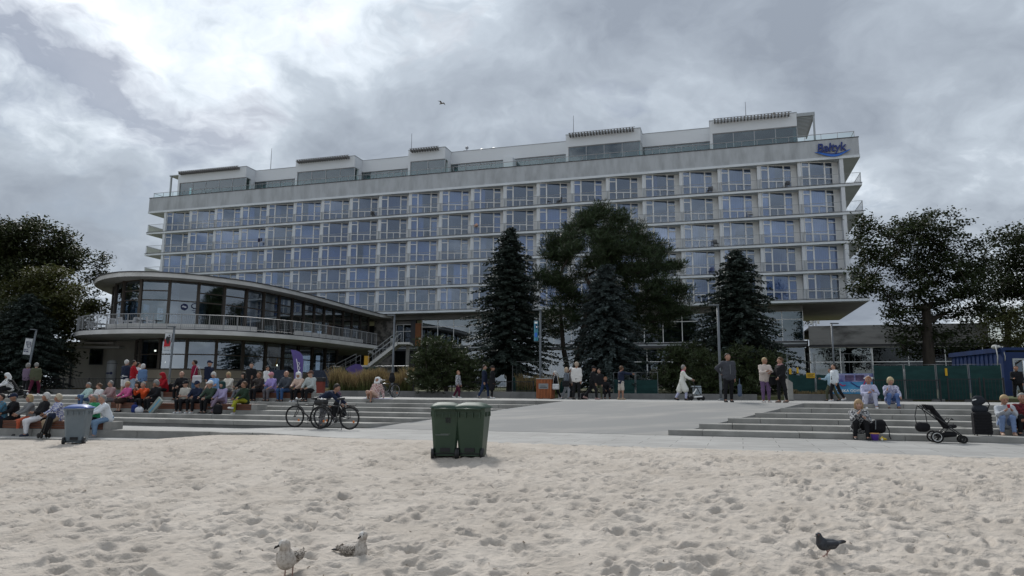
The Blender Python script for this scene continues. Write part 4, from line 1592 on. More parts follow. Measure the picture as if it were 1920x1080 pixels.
# dense group of trees on the left
Y = 62.0
ell = [E_(40, 450, Y, 46, 36), E_(85, 455, Y, 42, 34), E_(0, 470, Y, 46, 44), E_(60, 505, Y, 56, 40, 1), E_(110, 490, Y, 34, 34), E_(20, 540, Y, 50, 40, -1), E_(-50, 480, Y, 50, 60), E_(-70, 560, Y, 60, 60), E_(35, 425, Y, 28, 18)]
tree('lime_tree', 'tallest dense dark tree at the far left edge', (px_x(30, Y, 2), Y, 2.0), (px_x(35, Y, 8), Y, 8.0), ell, lm_left, 31,
     density=.80, per=130, spread=.55, size=.30, group='trees on the left', trunk_r=.4)
Y = 66.0
ell = [E_(178, 490, Y, 24, 20), E_(160, 520, Y, 30, 26), E_(190, 520, Y, 20, 22, .5), E_(165, 560, Y, 26, 22), E_(145, 480, Y, 20, 14)]
tree('lime_tree', 'thin airy tree with sky showing through, nearest the round cafe roof', (px_x(150, Y, 2), Y, 2.0), (px_x(155, Y, 8), Y, 8.0), ell, lm_left, 32,
     density=.75, per=85, spread=.42, size=.25, group='trees on the left', trunk_r=.22)
Y = 57.0
ell = [E_(95, 540, Y, 48, 34), E_(125, 575, Y, 44, 34, -1), E_(75, 590, Y, 50, 40), E_(132, 612, Y, 32, 24), E_(85, 640, Y, 44, 34, -1), E_(60, 560, Y, 40, 40, 1)]
tree('hornbeam_tree', 'olive tinted bushy tree between the dark trees and the cafe terrace', (px_x(105, Y, 2), Y, 1.9), (px_x(105, Y, 5), Y, 5.4), ell, lm_olive, 33,
     density=1.2, per=130, spread=.48, size=.26, group='trees on the left', trunk_r=.25)
Y = 55.0
ell = [E_(30, 640, Y, 60, 50), E_(70, 670, Y, 52, 34), E_(-20, 620, Y, 50, 60), E_(60, 600, Y, 40, 40)]
tree('yew_shrub', 'dark low thicket under the trees beside the beige service wing', (px_x(40, Y, 2), Y, 1.9), (px_x(40, Y, 3.4), Y, 3.6), ell, lm_left, 34,
     density=1.2, per=130, spread=.48, size=.26, cat='shrub', trunk_r=.2)
Y = 75.0
ell = [E_(190, 580, Y, 26, 12), E_(165, 590, Y, 20, 14), E_(175, 600, Y, 30, 16)]
tree('hawthorn_shrub', 'small dark bush peeping out left of the cafe glass front', (px_x(180, Y, 2), Y, 2.0), (px_x(180, Y, 6), Y, 7.0), ell, lm_left, 35,
     density=1.0, per=60, spread=.45, size=.28, cat='shrub', trunk_r=.15)
Y = 100.0
ell = [E_(1512, 590, Y, 9, 10), E_(1519, 598, Y, 8, 8)]
tree('birch_tree', 'wispy little tree top under the hotel overhang at its right end', (px_x(1514, Y, 2), Y, 2.5), (px_x(1514, Y, 10), Y, 9.0), ell, lm_olive, 36, density=1.2, per=30, spread=.4, size=.25, trunk_r=.12)


def conifer(name, label, px, Y, z0, py_top, px_half, m, seed, group, bare=.06, power=.85, droop=.35, dens=1.0, lean=0.0, tw=.30):
    """spruce: straight trunk, whorls of drooping boughs, each bough feathered with short needle twigs"""
    g = np.random.default_rng(seed)
    base = (px_x(px, Y, z0), Y, z0)
    ang = math.atan((540 - py_top) / FPX) + PITCH
    H = EYE + Y * math.tan(ang) - z0
    Rm = px_half * Y / FPX
    t = thing(name, label, 'tree', base, 0, group)
    tr = MB()
    tr.tube([(0, 0, -.2), (0, 0, H * .3), (0, 0, H * .65), (0, 0, H * .99)], [H * .021, H * .015, H * .008, .012], 8)
    P, U, W, S = [], [], [], []
    z = H * bare
    az = 0.0
    while z < H * .985:
        f = z / H
        L0 = Rm * min(1.0, (1 - f) ** power * 1.06 + .004) * (1 if f > bare + .06 else .8)
        nb = 9 if f < .7 else 7
        if f > .93:
            nb = 5
        for k in range(nb):
            az += 2 * math.pi / nb + g.normal(0, .16)
            L = L0 * g.uniform(.58, 1.26)
            if g.random() < .06:
                L *= .45
            up0 = .10 + .55 * f
            dr = droop * (1 - f * .8)
            n = max(4, int(L / .17 * dens))
            pts = []
            for i in range(n + 1):
                q = i / n
                rr = L * q
                zz = z + L * (up0 * q - (up0 + dr) * q * q + .16 * q ** 4) + g.normal(0, .015)
                pts.append((rr * math.cos(az), rr * math.sin(az), zz))
            if L > .5:
                tr.tube([pts[0], pts[n // 2], pts[-1]], [.016 + .018 * L / Rm, .018, .008], 4, caps=False)
            d = np.array([math.cos(az), math.sin(az), 0]); sd = np.array([-math.sin(az), math.cos(az), 0])
            for i in range(1, n + 1):
                q = i / n
                if q < .18 and f < .6:
                    continue
                p = np.array(pts[i])
                wl = tw * (1.12 - .62 * q) * g.uniform(.7, 1.3) * (.55 + .45 * min(1, L / 1.2))
                for s_ in (-1, 1):
                    for rep in range(3):
                        u = d * g.uniform(.25, .8) + sd * s_ * g.uniform(.5, 1.0) + np.array([0, 0, g.uniform(-.55, .02)])
                        u /= np.linalg.norm(u)
                        P.append(p + u * wl * .5 + g.normal(0, .035, 3)); U.append(u); S.append(wl)
                u = d + np.array([0, 0, g.uniform(-.4, .35)]) + sd * g.normal(0, .25); u /= np.linalg.norm(u)
                P.append(p + u * wl * .4); U.append(u); S.append(wl * .9)
        z += max(.12, .026 * H * (1 - f * .55)) * g.uniform(.8, 1.2)
    P = np.array(P); U = np.array(U); S = np.array(S)[:, None]
    out = []
    for r_ in range(2):
        w = np.cross(U, g.normal(0, .5, U.shape) + np.array([0, 0, 1.]) if r_ == 0 else g.normal(0, 1, U.shape)); w /= np.linalg.norm(w, axis=1)[:, None] + 1e-9
        out.append(np.stack([P - U * S * .55, P + w * S * .24 + U * S * .05, P + U * S * .62, P - w * S * .24 + U * S * .05], 1))
    V = np.concatenate(out)
    n = len(V)
    tr.build('trunk', m_bark, t, True)
    link('crown', np_mesh('crown', V.reshape(-1, 3), np.arange(n * 4).reshape(n, 4), m, False), t)
    return t


conifer('spruce_tree', 'tall dark spruce left of the lamp post with the turquoise banner', 955, 46.0, 1.9, 424, 112, lm_spruce, 41, 'spruces in front of the hotel', bare=.12, power=.74)
conifer('spruce_tree', 'bluish grey spruce standing in front of the broad pine', 1140, 43.5, 1.9, 492, 88, lm_blue, 42, 'spruces in front of the hotel', bare=.08, power=.62, droop=.5)
conifer('spruce_tree', 'broad dark spruce behind the tall lamp post, near the hotel overhang', 1390, 43.0, 1.9, 462, 112, lm_spruce, 43, 'spruces in front of the hotel', bare=.03, power=.70)
conifer('spruce_tree', 'squat bluish spruce at the far left behind the white banner', 36, 53.0, 1.9, 555, 95, lm_spruce, 44, 'spruces in front of the hotel', bare=.03, power=.7)


def pine_like(name, label, base, top, ells, m, seed, density, tufts, spread, ln, group=None, trunk_r=.3, cat='tree', rt=.02, forks=None, flat=.6, wd=.075):
    g = np.random.default_rng(seed)
    T = in_ellipsoids(ells, density, g, .35)
    T = T[T[:, 2] > base[2] + .25]
    nodes, par, rad = grow(base, top, T, g, rt, 2.2)
    rad[:7] = np.maximum(rad[:7], np.linspace(trunk_r * 1.1, trunk_r * .7, 7))
    o = np.array(base)
    t = thing(name, label, cat, base, 0, group)
    me = limbs_mesh('trunk', nodes - o, par, rad, m_bark, .015)
    link('trunk', me, t)
    if forks:
        for f in forks:
            mb = MB(); mb.tube([tuple(np.array(p) - o) for p, _ in f], [r for _, r in f], 8); mb.build('limb', m_bark, t, True)
    n0 = len(T) * tufts
    c = np.repeat(T, tufts, 0) + g.normal(0, 1, (n0, 3)) * np.array([spread, spread, spread * flat])
    k = 9
    P = np.repeat(c, k, 0); n = len(P)
    U = g.normal(0, 1, (n, 3)); U[:, 2] = np.abs(U[:, 2]) * 1.1 + .1; U /= np.linalg.norm(U, axis=1)[:, None]
    W = np.cross(U, g.normal(0, 1, (n, 3))); W /= np.linalg.norm(W, axis=1)[:, None] + 1e-9
    s = ln * g.uniform(.7, 1.3, n)[:, None]
    V = np.stack([P, P + U * s * .55 + W * s * wd, P + U * s, P + U * s * .55 - W * s * wd], 1) - o
    link('crown', np_mesh('crown', V.reshape(-1, 3), np.arange(n * 4).reshape(n, 4), m, False), t)
    return t


Y = 48.0
ell = [E_(1130, 425, Y, 44, 32), E_(1085, 432, Y, 38, 26), E_(1060, 462, Y, 34, 26), E_(1110, 470, Y, 60, 34, -1), E_(1175, 450, Y, 44, 32, 1), E_(1165, 490, Y, 66, 34), E_(1215, 478, Y, 38, 30), E_(1225, 520, Y, 48, 32, -1),
       E_(1060, 505, Y, 36, 24, 1), E_(1040, 545, Y, 34, 28), E_(1255, 560, Y, 34, 24), E_(1215, 570, Y, 50, 34, 1), E_(1090, 545, Y, 50, 34, 1), E_(1160, 550, Y, 50, 40, 2), E_(1245, 590, Y, 38, 18), E_(1060, 590, Y, 44, 26), E_(1190, 610, Y, 46, 24, 2), E_(1040, 620, Y, 30, 24, 1), E_(1132, 400, Y, 16, 12), E_(1098, 408, Y, 14, 12), E_(1165, 412, Y, 16, 12), E_(1200, 438, Y, 20, 14), E_(1236, 468, Y, 16, 16), E_(1040, 455, Y, 16, 10), E_(1028, 482, Y, 16, 8), E_(1270, 540, Y, 22, 10), E_(1278, 585, Y, 16, 12), E_(1262, 500, Y, 14, 12), E_(1024, 520, Y, 18, 9)]
bx = px_x(1070, Y, 1.9)
pine_like('pine_tree', 'broad dark pine towering behind the bluish spruce in the middle', (bx, Y, 1.9), (px_x(1110, Y, 9), Y, 9.0), ell, lm_pine, 51, 1.5, 24, .32, .42, wd=.042, trunk_r=.24, rt=.02,
          forks=[[((bx + .1, Y, 1.9), .22), ((px_x(1056, Y, 5), Y, 5.0), .17), ((px_x(1050, Y, 7), Y, 8.0), .09)], [((bx + .3, Y + .1, 2.2), .17), ((px_x(1092, Y, 4.6), Y, 4.8), .14), ((px_x(1104, Y, 7), Y, 7.5), .09)]])
Y = 43.0
ell = [E_(822, 662, Y, 40, 28), E_(850, 690, Y, 44, 34), E_(790, 690, Y, 32, 32), E_(815, 715, Y, 50, 22), E_(880, 705, Y, 34, 30), E_(805, 655, Y, 18, 16), E_(900, 720, Y, 30, 20)]
pine_like('dwarf_pine', 'bushy dwarf pine behind the golden grasses left of the tall spruce', (px_x(838, Y, 1.8), Y, 1.8), (px_x(836, Y, 3), Y, 3.2), ell, lm_shrub, 52, 5.5, 12, .26, .26, 'dwarf pines in the planter', .10, 'shrub', .02)
Y = 42.0
ell = [E_(1265, 680, Y, 34, 30), E_(1290, 665, Y, 30, 26, .5), E_(1245, 715, Y, 30, 24, -.5), E_(1285, 712, Y, 44, 28)]
pine_like('dwarf_pine', 'dark dwarf pine behind the person in the long white coat', (px_x(1275, Y, 1.8), Y, 1.8), (px_x(1275, Y, 3), Y, 3.0), ell, lm_shrub, 53, 5.5, 12, .26, .26, 'dwarf pines in the planter', .10, 'shrub', .02)
Y = 40.0
ell = [E_(1340, 690, Y, 46, 36), E_(1395, 685, Y, 46, 34), E_(1440, 695, Y, 40, 40), E_(1370, 720, Y, 70, 24), E_(1310, 715, Y, 30, 26), E_(1455, 725, Y, 22, 22)]
pine_like('dwarf_pine', 'wide dark dwarf pine hedge behind the big man in the grey jacket', (px_x(1385, Y, 1.8), Y, 1.8), (px_x(1385, Y, 3), Y, 2.8), ell, lm_shrub, 54, 4.8, 12, .26, .26, 'dwarf pines in the planter', .10, 'shrub', .02)
# a few yellow leaves on a twig beside the lamp
Y = 41.5
t = thing('yellow_branch', 'small twig of yellow autumn leaves beside the lamp post at the spruce', 'branch', (px_x(1365, Y, 4), Y, 4.0))
g = np.random.default_rng(5)
link('leaf_cluster', leaves_mesh('leaf_cluster', np.array([[0, 0, .1], [.12, 0, .25], [-.15, 0, -.05], [-.25, 0, -.2]]), 12, .07, .15, leaf_mat('yellow_leaf', (.45, .21, .012), .25, .3), g), t)
MB().tube([(-.3, 0, -.5), (-.1, 0, 0), (.15, .05, .3)], .012, 4).build('twig', m_bark, t)


# feathery ornamental grasses
def grasses(name, label, x0, x1, h, n, seed, Yoff=.5, dep=1.6, gold=True):
    g = np.random.default_rng(seed)
    p0 = on_steps(x0, BACK + Yoff, 1.8); p1 = on_steps(x1, BACK + Yoff, 1.8)
    t = g.uniform(0, 1, n)
    cl = np.sin(t * 34) * .12 + np.sin(t * 13 + 1) * .14 + 1
    bx = p0.x + (p1.x - p0.x) * t + g.normal(0, .1, n); by = p0.y + (p1.y - p0.y) * t + g.uniform(0, dep, n)
    H = h * cl * g.uniform(.6, 1.1, n); lx = g.normal(0, .16, n) * H; ly = g.normal(0, .12, n) * H
    w = g.uniform(.008, .018, n)
    an = g.uniform(0, math.pi, n)
    V = np.zeros((n, 6, 3))
    for i, (f, ww) in enumerate(((0, 1), (.55, .9), (1, .35))):
        for j, sg in enumerate((-1, 1)):
            V[:, 2 * i + j, 0] = bx + lx * f * f + sg * w * ww * np.cos(an); V[:, 2 * i + j, 1] = by + ly * f * f + sg * w * ww * np.sin(an); V[:, 2 * i + j, 2] = 1.75 + H * f
    idx = np.arange(n)[:, None] * 6
    F = np.concatenate([idx + np.array([0, 1, 3, 2]), idx + np.array([2, 3, 5, 4])])
    mi = np.r_[np.zeros(n, int), np.ones(n, int)]
    lo_m = leaf_mat('grass_green', (.085, .095, .03), .4, .3); hi_m = leaf_mat('grass_gold', (.21, .155, .075) if gold else (.13, .12, .05), .35, .3)
    tag(link(name, np_mesh(name, V.reshape(-1, 3), F, [lo_m, hi_m], False, mi)), label, 'ornamental grass', kind='stuff')


grasses('feather_grass', 'strip of golden feathery grass behind the low planter wall', 618, 768, 1.35, 9000, 61)
grasses('feather_grass', 'dull green grass tufts behind the slatted cabinet', 975, 1045, 1.0, 3000, 62, gold=False)
grasses('lawn_grass', 'short green grass behind the black railing on the left', -40, 612, .32, 9000, 63, .3, 3.0, gold=False)
grasses('lawn_grass', 'rough low grass along the green construction fence', 1484, 1640, .35, 2500, 64, .2, .8, gold=False)

# ------------------------------------------------------------------ lamp posts, banners, fences, signs
m_pole = mat('lamp_pole_grey', (0.15, 0.165, 0.18), rough=.5, metal=.3, col2=(.11, .12, .13), nscale=2)
m_black = mat('black_metal', (0.018, 0.018, 0.02), rough=.5)
m_blk = mat('black_plastic', (0.016, 0.016, 0.017), rough=.55, spec=.4)


def lamp(px, Y, py_top, label, z0=ZP, arm=-1, r=.058):
    ang = math.atan((540 - py_top) / FPX) + PITCH
    H = EYE + Y * math.tan(ang) - z0
    t = thing('street_lamp', label, 'street lamp', (px_x(px, Y, z0), Y, z0), 0, 'slim grey lamp posts along the promenade')
    MB().tube([(0, 0, 0), (0, 0, H * .3), (0, 0, H - .02)], [r, r, r * .9], 10).build('pole', m_pole, t, True)
    MB().lathe([(r * 2.2, 0), (r * 2.2, .03), (r * 1.5, .05), (r * 1.3, .12)], 12).build('base_plate', m_pole, t)
    m = MB(); m.box(min(0, arm * .36) - .05, max(0, arm * .36) + .05, -.08, .08, H - .02, H + .045)
    m.build('lamp_head', m_pole, t)
    MB().box(-.055, .055, -r - .012, -r + .01, .5, .9).build('hatch', m_pole, t)
    return t, H


def banner(t, H, top, w, h, side, m, name='banner'):
    f = MB()
    f.tube([(0, 0, top + .03), (side * (w + .12), 0, top + .03)], .014, 5); f.tube([(0, 0, top - h - .03), (side * (w + .12), 0, top - h - .03)], .014, 5)
    f.build('bracket', m_pole, t)
    n = 6
    V = MB(); vs = []
    for i in range(n + 1):
        for j in range(2):
            x = side * (.11 + w * i / n); y = .03 * math.sin(i * 1.1) * (1 if j else .6)
            vs += [(x, y, top - h * j)]
    fs = [(2 * i, 2 * i + 2, 2 * i + 3, 2 * i + 1) for i in range(n)]
    k = len(vs)
    V.add(vs + [(x, y + .006, z) for x, y, z in vs], fs + [tuple(reversed([q + k for q in f_])) for f_ in fs])
    return V.build(name, m, t)


m_cloth_w = mat('banner_white', (.50, .51, .52), rough=.8)
m_red = mat('banner_red', (.38, .02, .03), rough=.7)
m_teal = mat('banner_teal', (.035, .20, .24), rough=.7, col2=(.10, .26, .36), nscale=1.5)

t, H = lamp(45, 50.0, 624, 'leaning grey lamp post at the far left carrying a white paper-boat banner', r=.07)
t.rotation_euler = (0, R(5), 0)
o = banner(t, H, H - .65, .52, 1.12, -1, m_cloth_w)
m = MB()
z = H - .65
m.bar((-.50, -.045, z - .2), (-.2, -.045, z - .25), .02); m.bar((-.5, -.045, z - .3), (-.16, -.045, z - .35), .02); m.bar((-.5, -.045, z - .2), (-.44, -.045, z - .45), .02)
m.bar((-.2, -.045, z - .2), (-.13, -.045, z - .55), .02); m.bar((-.44, -.045, z - .45), (-.3, -.045, z - .66), .02); m.bar((-.3, -.045, z - .66), (-.13, -.045, z - .55), .02); m.bar((-.42, -.045, z - .42), (-.17, -.045, z - .42), .02)
m.build('boat_drawing', m_logo, o)
m = MB(); m.box(-.57, -.46, -.05, -.04, z - .80, z - .74); m.box(-.44, -.29, -.05, -.04, z - .78, z - .755); m.box(-.57, -.46, -.05, -.04, z - .93, z - .86); m.box(-.42, -.25, -.05, -.04, z - .93, z - .86)
m.build('date_marks', m_logo, o)

t, H = lamp(314, 44.5, 617, 'grey lamp post with the red and white banner, in front of the cafe', r=.07)
t.rotation_euler = (0, R(1.5), 0)
o = banner(t, H, H - .42, .42, 1.02, -1, m_cloth_w)
zb_ = H - .42
m = MB(); m.prism([(-.53, -.85), (-.16, -.80), (-.14, -.55), (-.2, -.4), (-.5, -.38), (-.53, -.6)], 0, .006); k = m.build('red_shape', m_red, o); k.rotation_euler = (math.pi / 2, 0, 0); k.location = (0, -.035, zb_)
m = MB(); m.prism([(-.47, -.35), (-.38, -.18), (-.3, -.24), (-.22, -.2), (-.19, -.42), (-.25, -.68), (-.36, -.62), (-.42, -.45)], 0, .006); k = m.build('black_shape', m_blk, o); k.rotation_euler = (math.pi / 2, 0, 0); k.location = (0, -.043, zb_)
m = MB(); m.box(-.28, -.21, -.045, -.038, zb_ - .16, zb_ - .10); m.box(-.24, -.15, -.045, -.038, zb_ - .27, zb_ - .22); m.box(-.5, -.4, -.045, -.038, zb_ - .93, zb_ - .90); m.build('small_marks', m_blk, o)

lamp(735, 41.0, 593, 'plain grey lamp post between the stairs and the dwarf pine')
t, H = lamp(1013, 37.2, 581, 'grey lamp post with the turquoise banner behind the slatted cabinet')
o = banner(t, H, H - .58, .22, 1.05, -1, m_teal)
zb_ = H - .58
m = MB()
m.prism([(-.20 + .055 * math.cos(a_), -.3 + .13 * math.sin(a_)) for a_ in np.linspace(0, 2 * math.pi, 14, endpoint=False)], 0, .006); k = m.build('dark_spot', m_logo, o); k.rotation_euler = (math.pi / 2, 0, 0); k.location = (0, -.04, zb_)
m = MB(); m.box(-.225, -.165, -.055, -.047, zb_ - .36, zb_ - .28); m.box(-.30, -.15, -.045, -.038, zb_ - .14, zb_ - .04); m.build('white_marks', m_frame, o)
m = MB(); m.box(-.29, -.17, -.045, -.038, zb_ - .85, zb_ - .62); m.build('blue_mark', m_wave1, o)
lamp(1352, 33.0, 570, 'grey lamp post directly behind the big man in the grey jacket', r=.062)
lamp(1567, 43.0, 603, 'slim lamp post with a side arm in front of the low building', 1.9, 1, .055)

# black railing on the planter wall at the left
def black_fence(px0, px1, h, label, boff=.02, z0=ZP + .34, step=.13):
    p0 = on_steps(px0, BACK + boff, z0); p1 = on_steps(px1, BACK + boff, z0)
    d = p1 - p0; L = d.length
    t = thing('railing_fence', label, 'railing', p0, math.atan2(d.y, d.x))
    n = max(1, round(L / 2.4))
    for i in range(n + 1):
        x = L * i / n
        MB().box(x - .03, x + .03, -.03, .03, 0, h + .05).build('post', m_black, t)
    for i in range(n):
        a, c = L * i / n + .031, L * (i + 1) / n - .031
        m = MB(); m.box(a, c, -.018, .018, h - .04, h); m.box(a, c, -.015, .015, .08, .11)
        k = int((c - a) / step)
        for j in range(1, k):
            x = a + (c - a) * j / k
            m.box(x - .007, x + .007, -.007, .007, .111, h - .041)
        m.build('railing_panel', m_black, t)
    return t


black_fence(-60, 540, .78, 'black metal railing along the lawn on the left side')
black_fence(775, 1000, .62, 'low black railing behind the dwarf pine and the tall spruce', .3)

# green netted construction fence
m_net = mat('green_net', (0.004, 0.027, 0.026), rough=.8, col2=(0.010, 0.046, 0.043), nscale=1.2, stretch=(1, 1, 4))
m_galv = mat('galvanised', (.20, .21, .215), rough=.45, metal=.5)
m_yel = mat('sign_yellow', (.50, .30, .015), rough=.6)


def net_fence(px0, px1, n, h, label, boff, z0, net_h, signs=(), rails=False):
    p0 = on_steps(px0, BACK + boff, z0); p1 = on_steps(px1, BACK + boff, z0)
    d = p1 - p0; L = d.length
    t = thing('construction_fence', label, 'fence', p0, math.atan2(d.y, d.x))
    for i in range(n):
        a, c = L * i / n + .03, L * (i + 1) / n - .03
        m = MB()
        m.tube([(a, 0, 0), (a, 0, h), (c, 0, h), (c, 0, 0)], .022, 6, caps=False)
        m.tube([(a, 0, .15), (c, 0, .15)], .016, 5)
        k = int((c - a) / .25)
        for j in range(1, k):
            x = a + (c - a) * j / k
            m.box(x - .003, x + .003, -.003, .003, .15, h)
        fo = m.build('fence_panel', m_galv, t)
        m = MB(); q = 14; vs = []
        for j in range(q + 1):
            x = a + .02 + (c - a - .04) * j / q
            for zz in (.10, net_h * .55, net_h):
                vs.append((x, -.035 + .02 * math.sin(j * 1.3 + zz * 5), zz - (.03 * math.sin(math.pi * j / q) if zz == net_h else 0)))
        m.add(vs, [(3 * j + r_, 3 * j + 3 + r_, 3 * j + 4 + r_, 3 * j + 1 + r_) for j in range(q) for r_ in (0, 1)])
        m.build('netting', m_net, fo, True)
        MB().cbox(a - .3, a + .25, -.13, .13, .0, .12, .02).build('foot_block', m_dark, t)
    for px, zz, w_, h_ in signs:
        xx = (px_x(px, (p0.y + p1.y) / 2, z0) - p0.x) / max(.01, math.cos(math.atan2(d.y, d.x)))
        xs_ = on_steps(px, BACK + boff, z0); xx = (xs_ - p0).length
        s_ = MB(); s_.box(xx - w_ / 2, xx + w_ / 2, -.075, -.065, zz, zz + h_); so = s_.build('warning_sign', m_yel, t)
        if w_ > .3:
            s_ = MB(); 
            for r_ in range(3):
                s_.box(xx - w_ * .38, xx + w_ * (.38 - .1 * (r_ % 2)), -.079, -.0755, zz + h_ * (.2 + .25 * r_), zz + h_ * (.29 + .25 * r_))
            s_.build('print', m_black, so)
    return t


net_fence(1640, 1884, 4, 1.80, 'green netted construction fence in front of the big maple', .05, ZP, 1.76, signs=((1778, 1.25, .10, .36),))
net_fence(1478, 1640, 3, 2.25, 'green netted fence with yellow notices beside the broad spruce', .9, 1.78, 1.18, signs=((1522, 1.0, .42, .26), (1498, 1.25, .1, .3), (1484, 1.2, .12, .3)))
net_fence(622, 712, 2, 1.85, 'green netted fence at the foot of the outdoor stairs', 5.0, 1.85, 1.8)
net_fence(712, 765, 1, 1.85, 'bare mesh fence panel right of the stairs', 5.0, 1.85, .5)
net_fence(1150, 1235, 2, 1.35, 'green netted fence behind the person pointing', 1.2, 1.75, .95)
net_fence(960, 1075, 2, 2.0, 'green netted fence behind the pine trunk', 2.0, 1.8, 1.05)
# black gate railing in front of the green fence
black_fence(1640, 1765, 1.05, 'black railing in front of the green fence, left part', -.35, ZP)
black_fence(1780, 1840, 1.1, 'black gate in front of the green fence', -.35, ZP)
black_fence(1848, 1885, 1.1, 'narrow black railing beside the blue container', -.35, ZP)

# swimming attraction banner on the fence
p0 = on_steps(1556, BACK + .15, 1.95); p1 = on_steps(1642, BACK + .15, 1.95); d = p1 - p0; L = d.length
t = thing('banner_board', 'blue advertising banner with white lettering and a curved arrow', 'banner', (p0.x, p0.y, 1.97), math.atan2(d.y, d.x))
m_bl = mat('banner_sea_blue', (.035, .17, .36), rough=.5, col2=(.08, .30, .50), nscale=1.6)
MB().box(0, L, 0, .02, 0, 1.02).build('board', m_bl, t)
m = MB(); m.box(.35, L - .02, -.006, -.001, .60, 1.01); m.build('photo_strip', mat('pool_photo', (.05, .06, .22), rough=.5, col2=(.30, .30, .45), nscale=2.6), t)
for i in range(2):
    MB().box(.75 + i * .48, 1.16 + i * .48, -.012, -.007, .66, .94).build('dark_photo', mat('photo_dark', (.03, .02, .05), rough=.5, col2=(.12, .08, .16), nscale=5), t)
o = link('lettering', text_mesh('MORSKA ODYSEJA', .19, .004, m_frame, 0, .004), t, (.14, -.012, .09), (math.pi / 2, 0, 0))
mr = mat('slide_red', (.42, .04, .12), rough=.5)
m = MB()
m.tube([(1.0, -.015, .58), (1.3, -.015, .36), (1.45, -.015, .34)], .03, 5); m.build('blue_slide', m_sign, t)
m = MB(); m.tube([(1.46, -.02, .34), (1.56, -.02, .40), (1.70, -.02, .68)], .035, 5); m.tube([(.48, -.02, .5), (.62, -.02, .40), (.75, -.02, .44)], .03, 5); m.build('red_slide', mr, t)
m = MB()
ar = [(1.95 + .42 * math.cos(a_), .52 + .33 * math.sin(a_)) for a_ in np.linspace(0.0, 1.9, 10)]
ir = [(1.95 + .30 * math.cos(a_), .52 + .21 * math.sin(a_)) for a_ in np.linspace(0.0, 1.9, 10)]
m.prism(ar + ir[::-1], 0, .006); m.prism([(1.86, .95), (1.86, .62), (1.58, .78)], .001, .007)
o = m.build('arrow', m_frame, t, recalc=True); o.rotation_euler = (math.pi / 2, 0, 0); o.location = (0, -.014, 0)

# round white advertising pillar on the left
t = thing('advertising_pillar', 'round white tank-like pillar with small dark lettering by the service wing', 'pillar', (px_x(206, 57, 2), 57, 1.9))
MB().lathe([(.36, 0), (.36, 2.15), (.33, 2.28), (.22, 2.37), (.02, 2.42)], 24).build('body', mat('pillar_white', (.36, .37, .38), rough=.5), t, True)
MB().lathe([(.38, 2.10), (.385, 2.13), (.38, 2.16)], 24).build('rim', m_galv, t, True)
m = MB()
for a0_, w_, h_ in ((-.95, .20, .10), (-.66, .10, .09), (-.50, .13, .10), (-.30, .16, .10), (-.06, .20, .11), (.22, .14, .10), (.46, .12, .22), (.62, .08, .12)):
    x_ = .366 * math.sin(a0_); y_ = -.366 * math.cos(a0_); dx_ = w_ * .5 * math.cos(a0_); dy_ = w_ * .5 * math.sin(a0_)
    m.bar((x_ - dx_, y_ - dy_, 1.36), (x_ + dx_, y_ + dy_, 1.36), .02, h_)
m.build('dark_marks', m_logo, t)

# purple feather flags
m_pur = mat('flag_purple', (.10, .075, .24), rough=.7, col2=(.085, .06, .20), nscale=2)


def beach_flag(px, Y, prof, label, rot=0.0, mark=True, z0=1.7):
    t = thing('feather_flag', label, 'flag', (px_x(px, Y, z0), Y, z0), 0, 'purple promotional flags')
    m = MB()
    k = len(prof)
    vs = [(x, .05 * math.sin(z * 2.2), z) for x, z in prof]
    m.add(vs + [(x, y + .008, z) for x, y, z in vs], [tuple(range(k)), tuple(range(2 * k - 1, k - 1, -1))])
    o = m.build('sail', m_pur, t); o.rotation_euler = (0, rot, 0)
    m = MB(); m.tube([(prof[0][0], .01, 0), (prof[0][0], .01, prof[0][1]), (prof[1][0], .01, prof[1][1]), (prof[2][0], .01, prof[2][1])], .015, 5)
    o2 = m.build('pole', m_galv, t)
    MB().lathe([(.3, 0), (.3, .05), (.05, .08)], 12).build('foot', m_black, t)
    if mark:
        m = MB()
        m.tube([(-.1, -.08, 2.2), (-.02, -.08, 1.9), (.02, -.08, 1.6), (.10, -.08, 1.38)], .022, 4); m.tube([(.0, -.08, 2.0), (.12, -.08, 1.95), (.05, -.08, 1.75), (.16, -.08, 1.65), (.1, -.08, 1.5)], .018, 4)
        m.build('script_mark', m_frame, o)
    return t


beach_flag(556, 44.0, [(.24, .25), (.30, 1.2), (.33, 2.1), (.26, 2.42), (.08, 2.63), (-.15, 2.72), (-.50, 2.78), (-.34, 2.3), (-.25, 1.6), (-.2, .9), (-.12, .25)], 'tall purple feather flag with a white script mark, beside the seated crowd')
beach_flag(672, 49.0, [(.34, .6), (.36, 1.2), (.26, 1.75), (.05, 1.98), (-.25, 2.02), (-.55, 1.9), (-.95, 1.68), (-.45, 1.15), (.05, .75)], 'shorter purple flag bent over in front of the stairs', 0.0, False, 1.8)

# dark menu boards under the cafe
for i, (px, w_, lb) in enumerate(((520, 1.3, 'dark notice board left of the purple flag behind the crowd'), (606, 1.9, 'dark notice board right of the purple flag behind the crowd'))):
    Y = 50.0
    t = thing('notice_board', lb, 'notice board', (px_x(px, Y, 1.9), Y, 1.85))
    MB().box(-w_ / 2, w_ / 2, 0, .05, .35, 1.55).build('board', mat('board_navy', (.02, .028, .05), rough=.6, col2=(.10, .12, .16), nscale=5, nlo=.55, nhi=.72), t)
    for x in (-w_ / 2 + .1, w_ / 2 - .1):
        MB().box(x - .03, x + .03, .051, .1, 0, 1.5).build('leg', m_black, t)

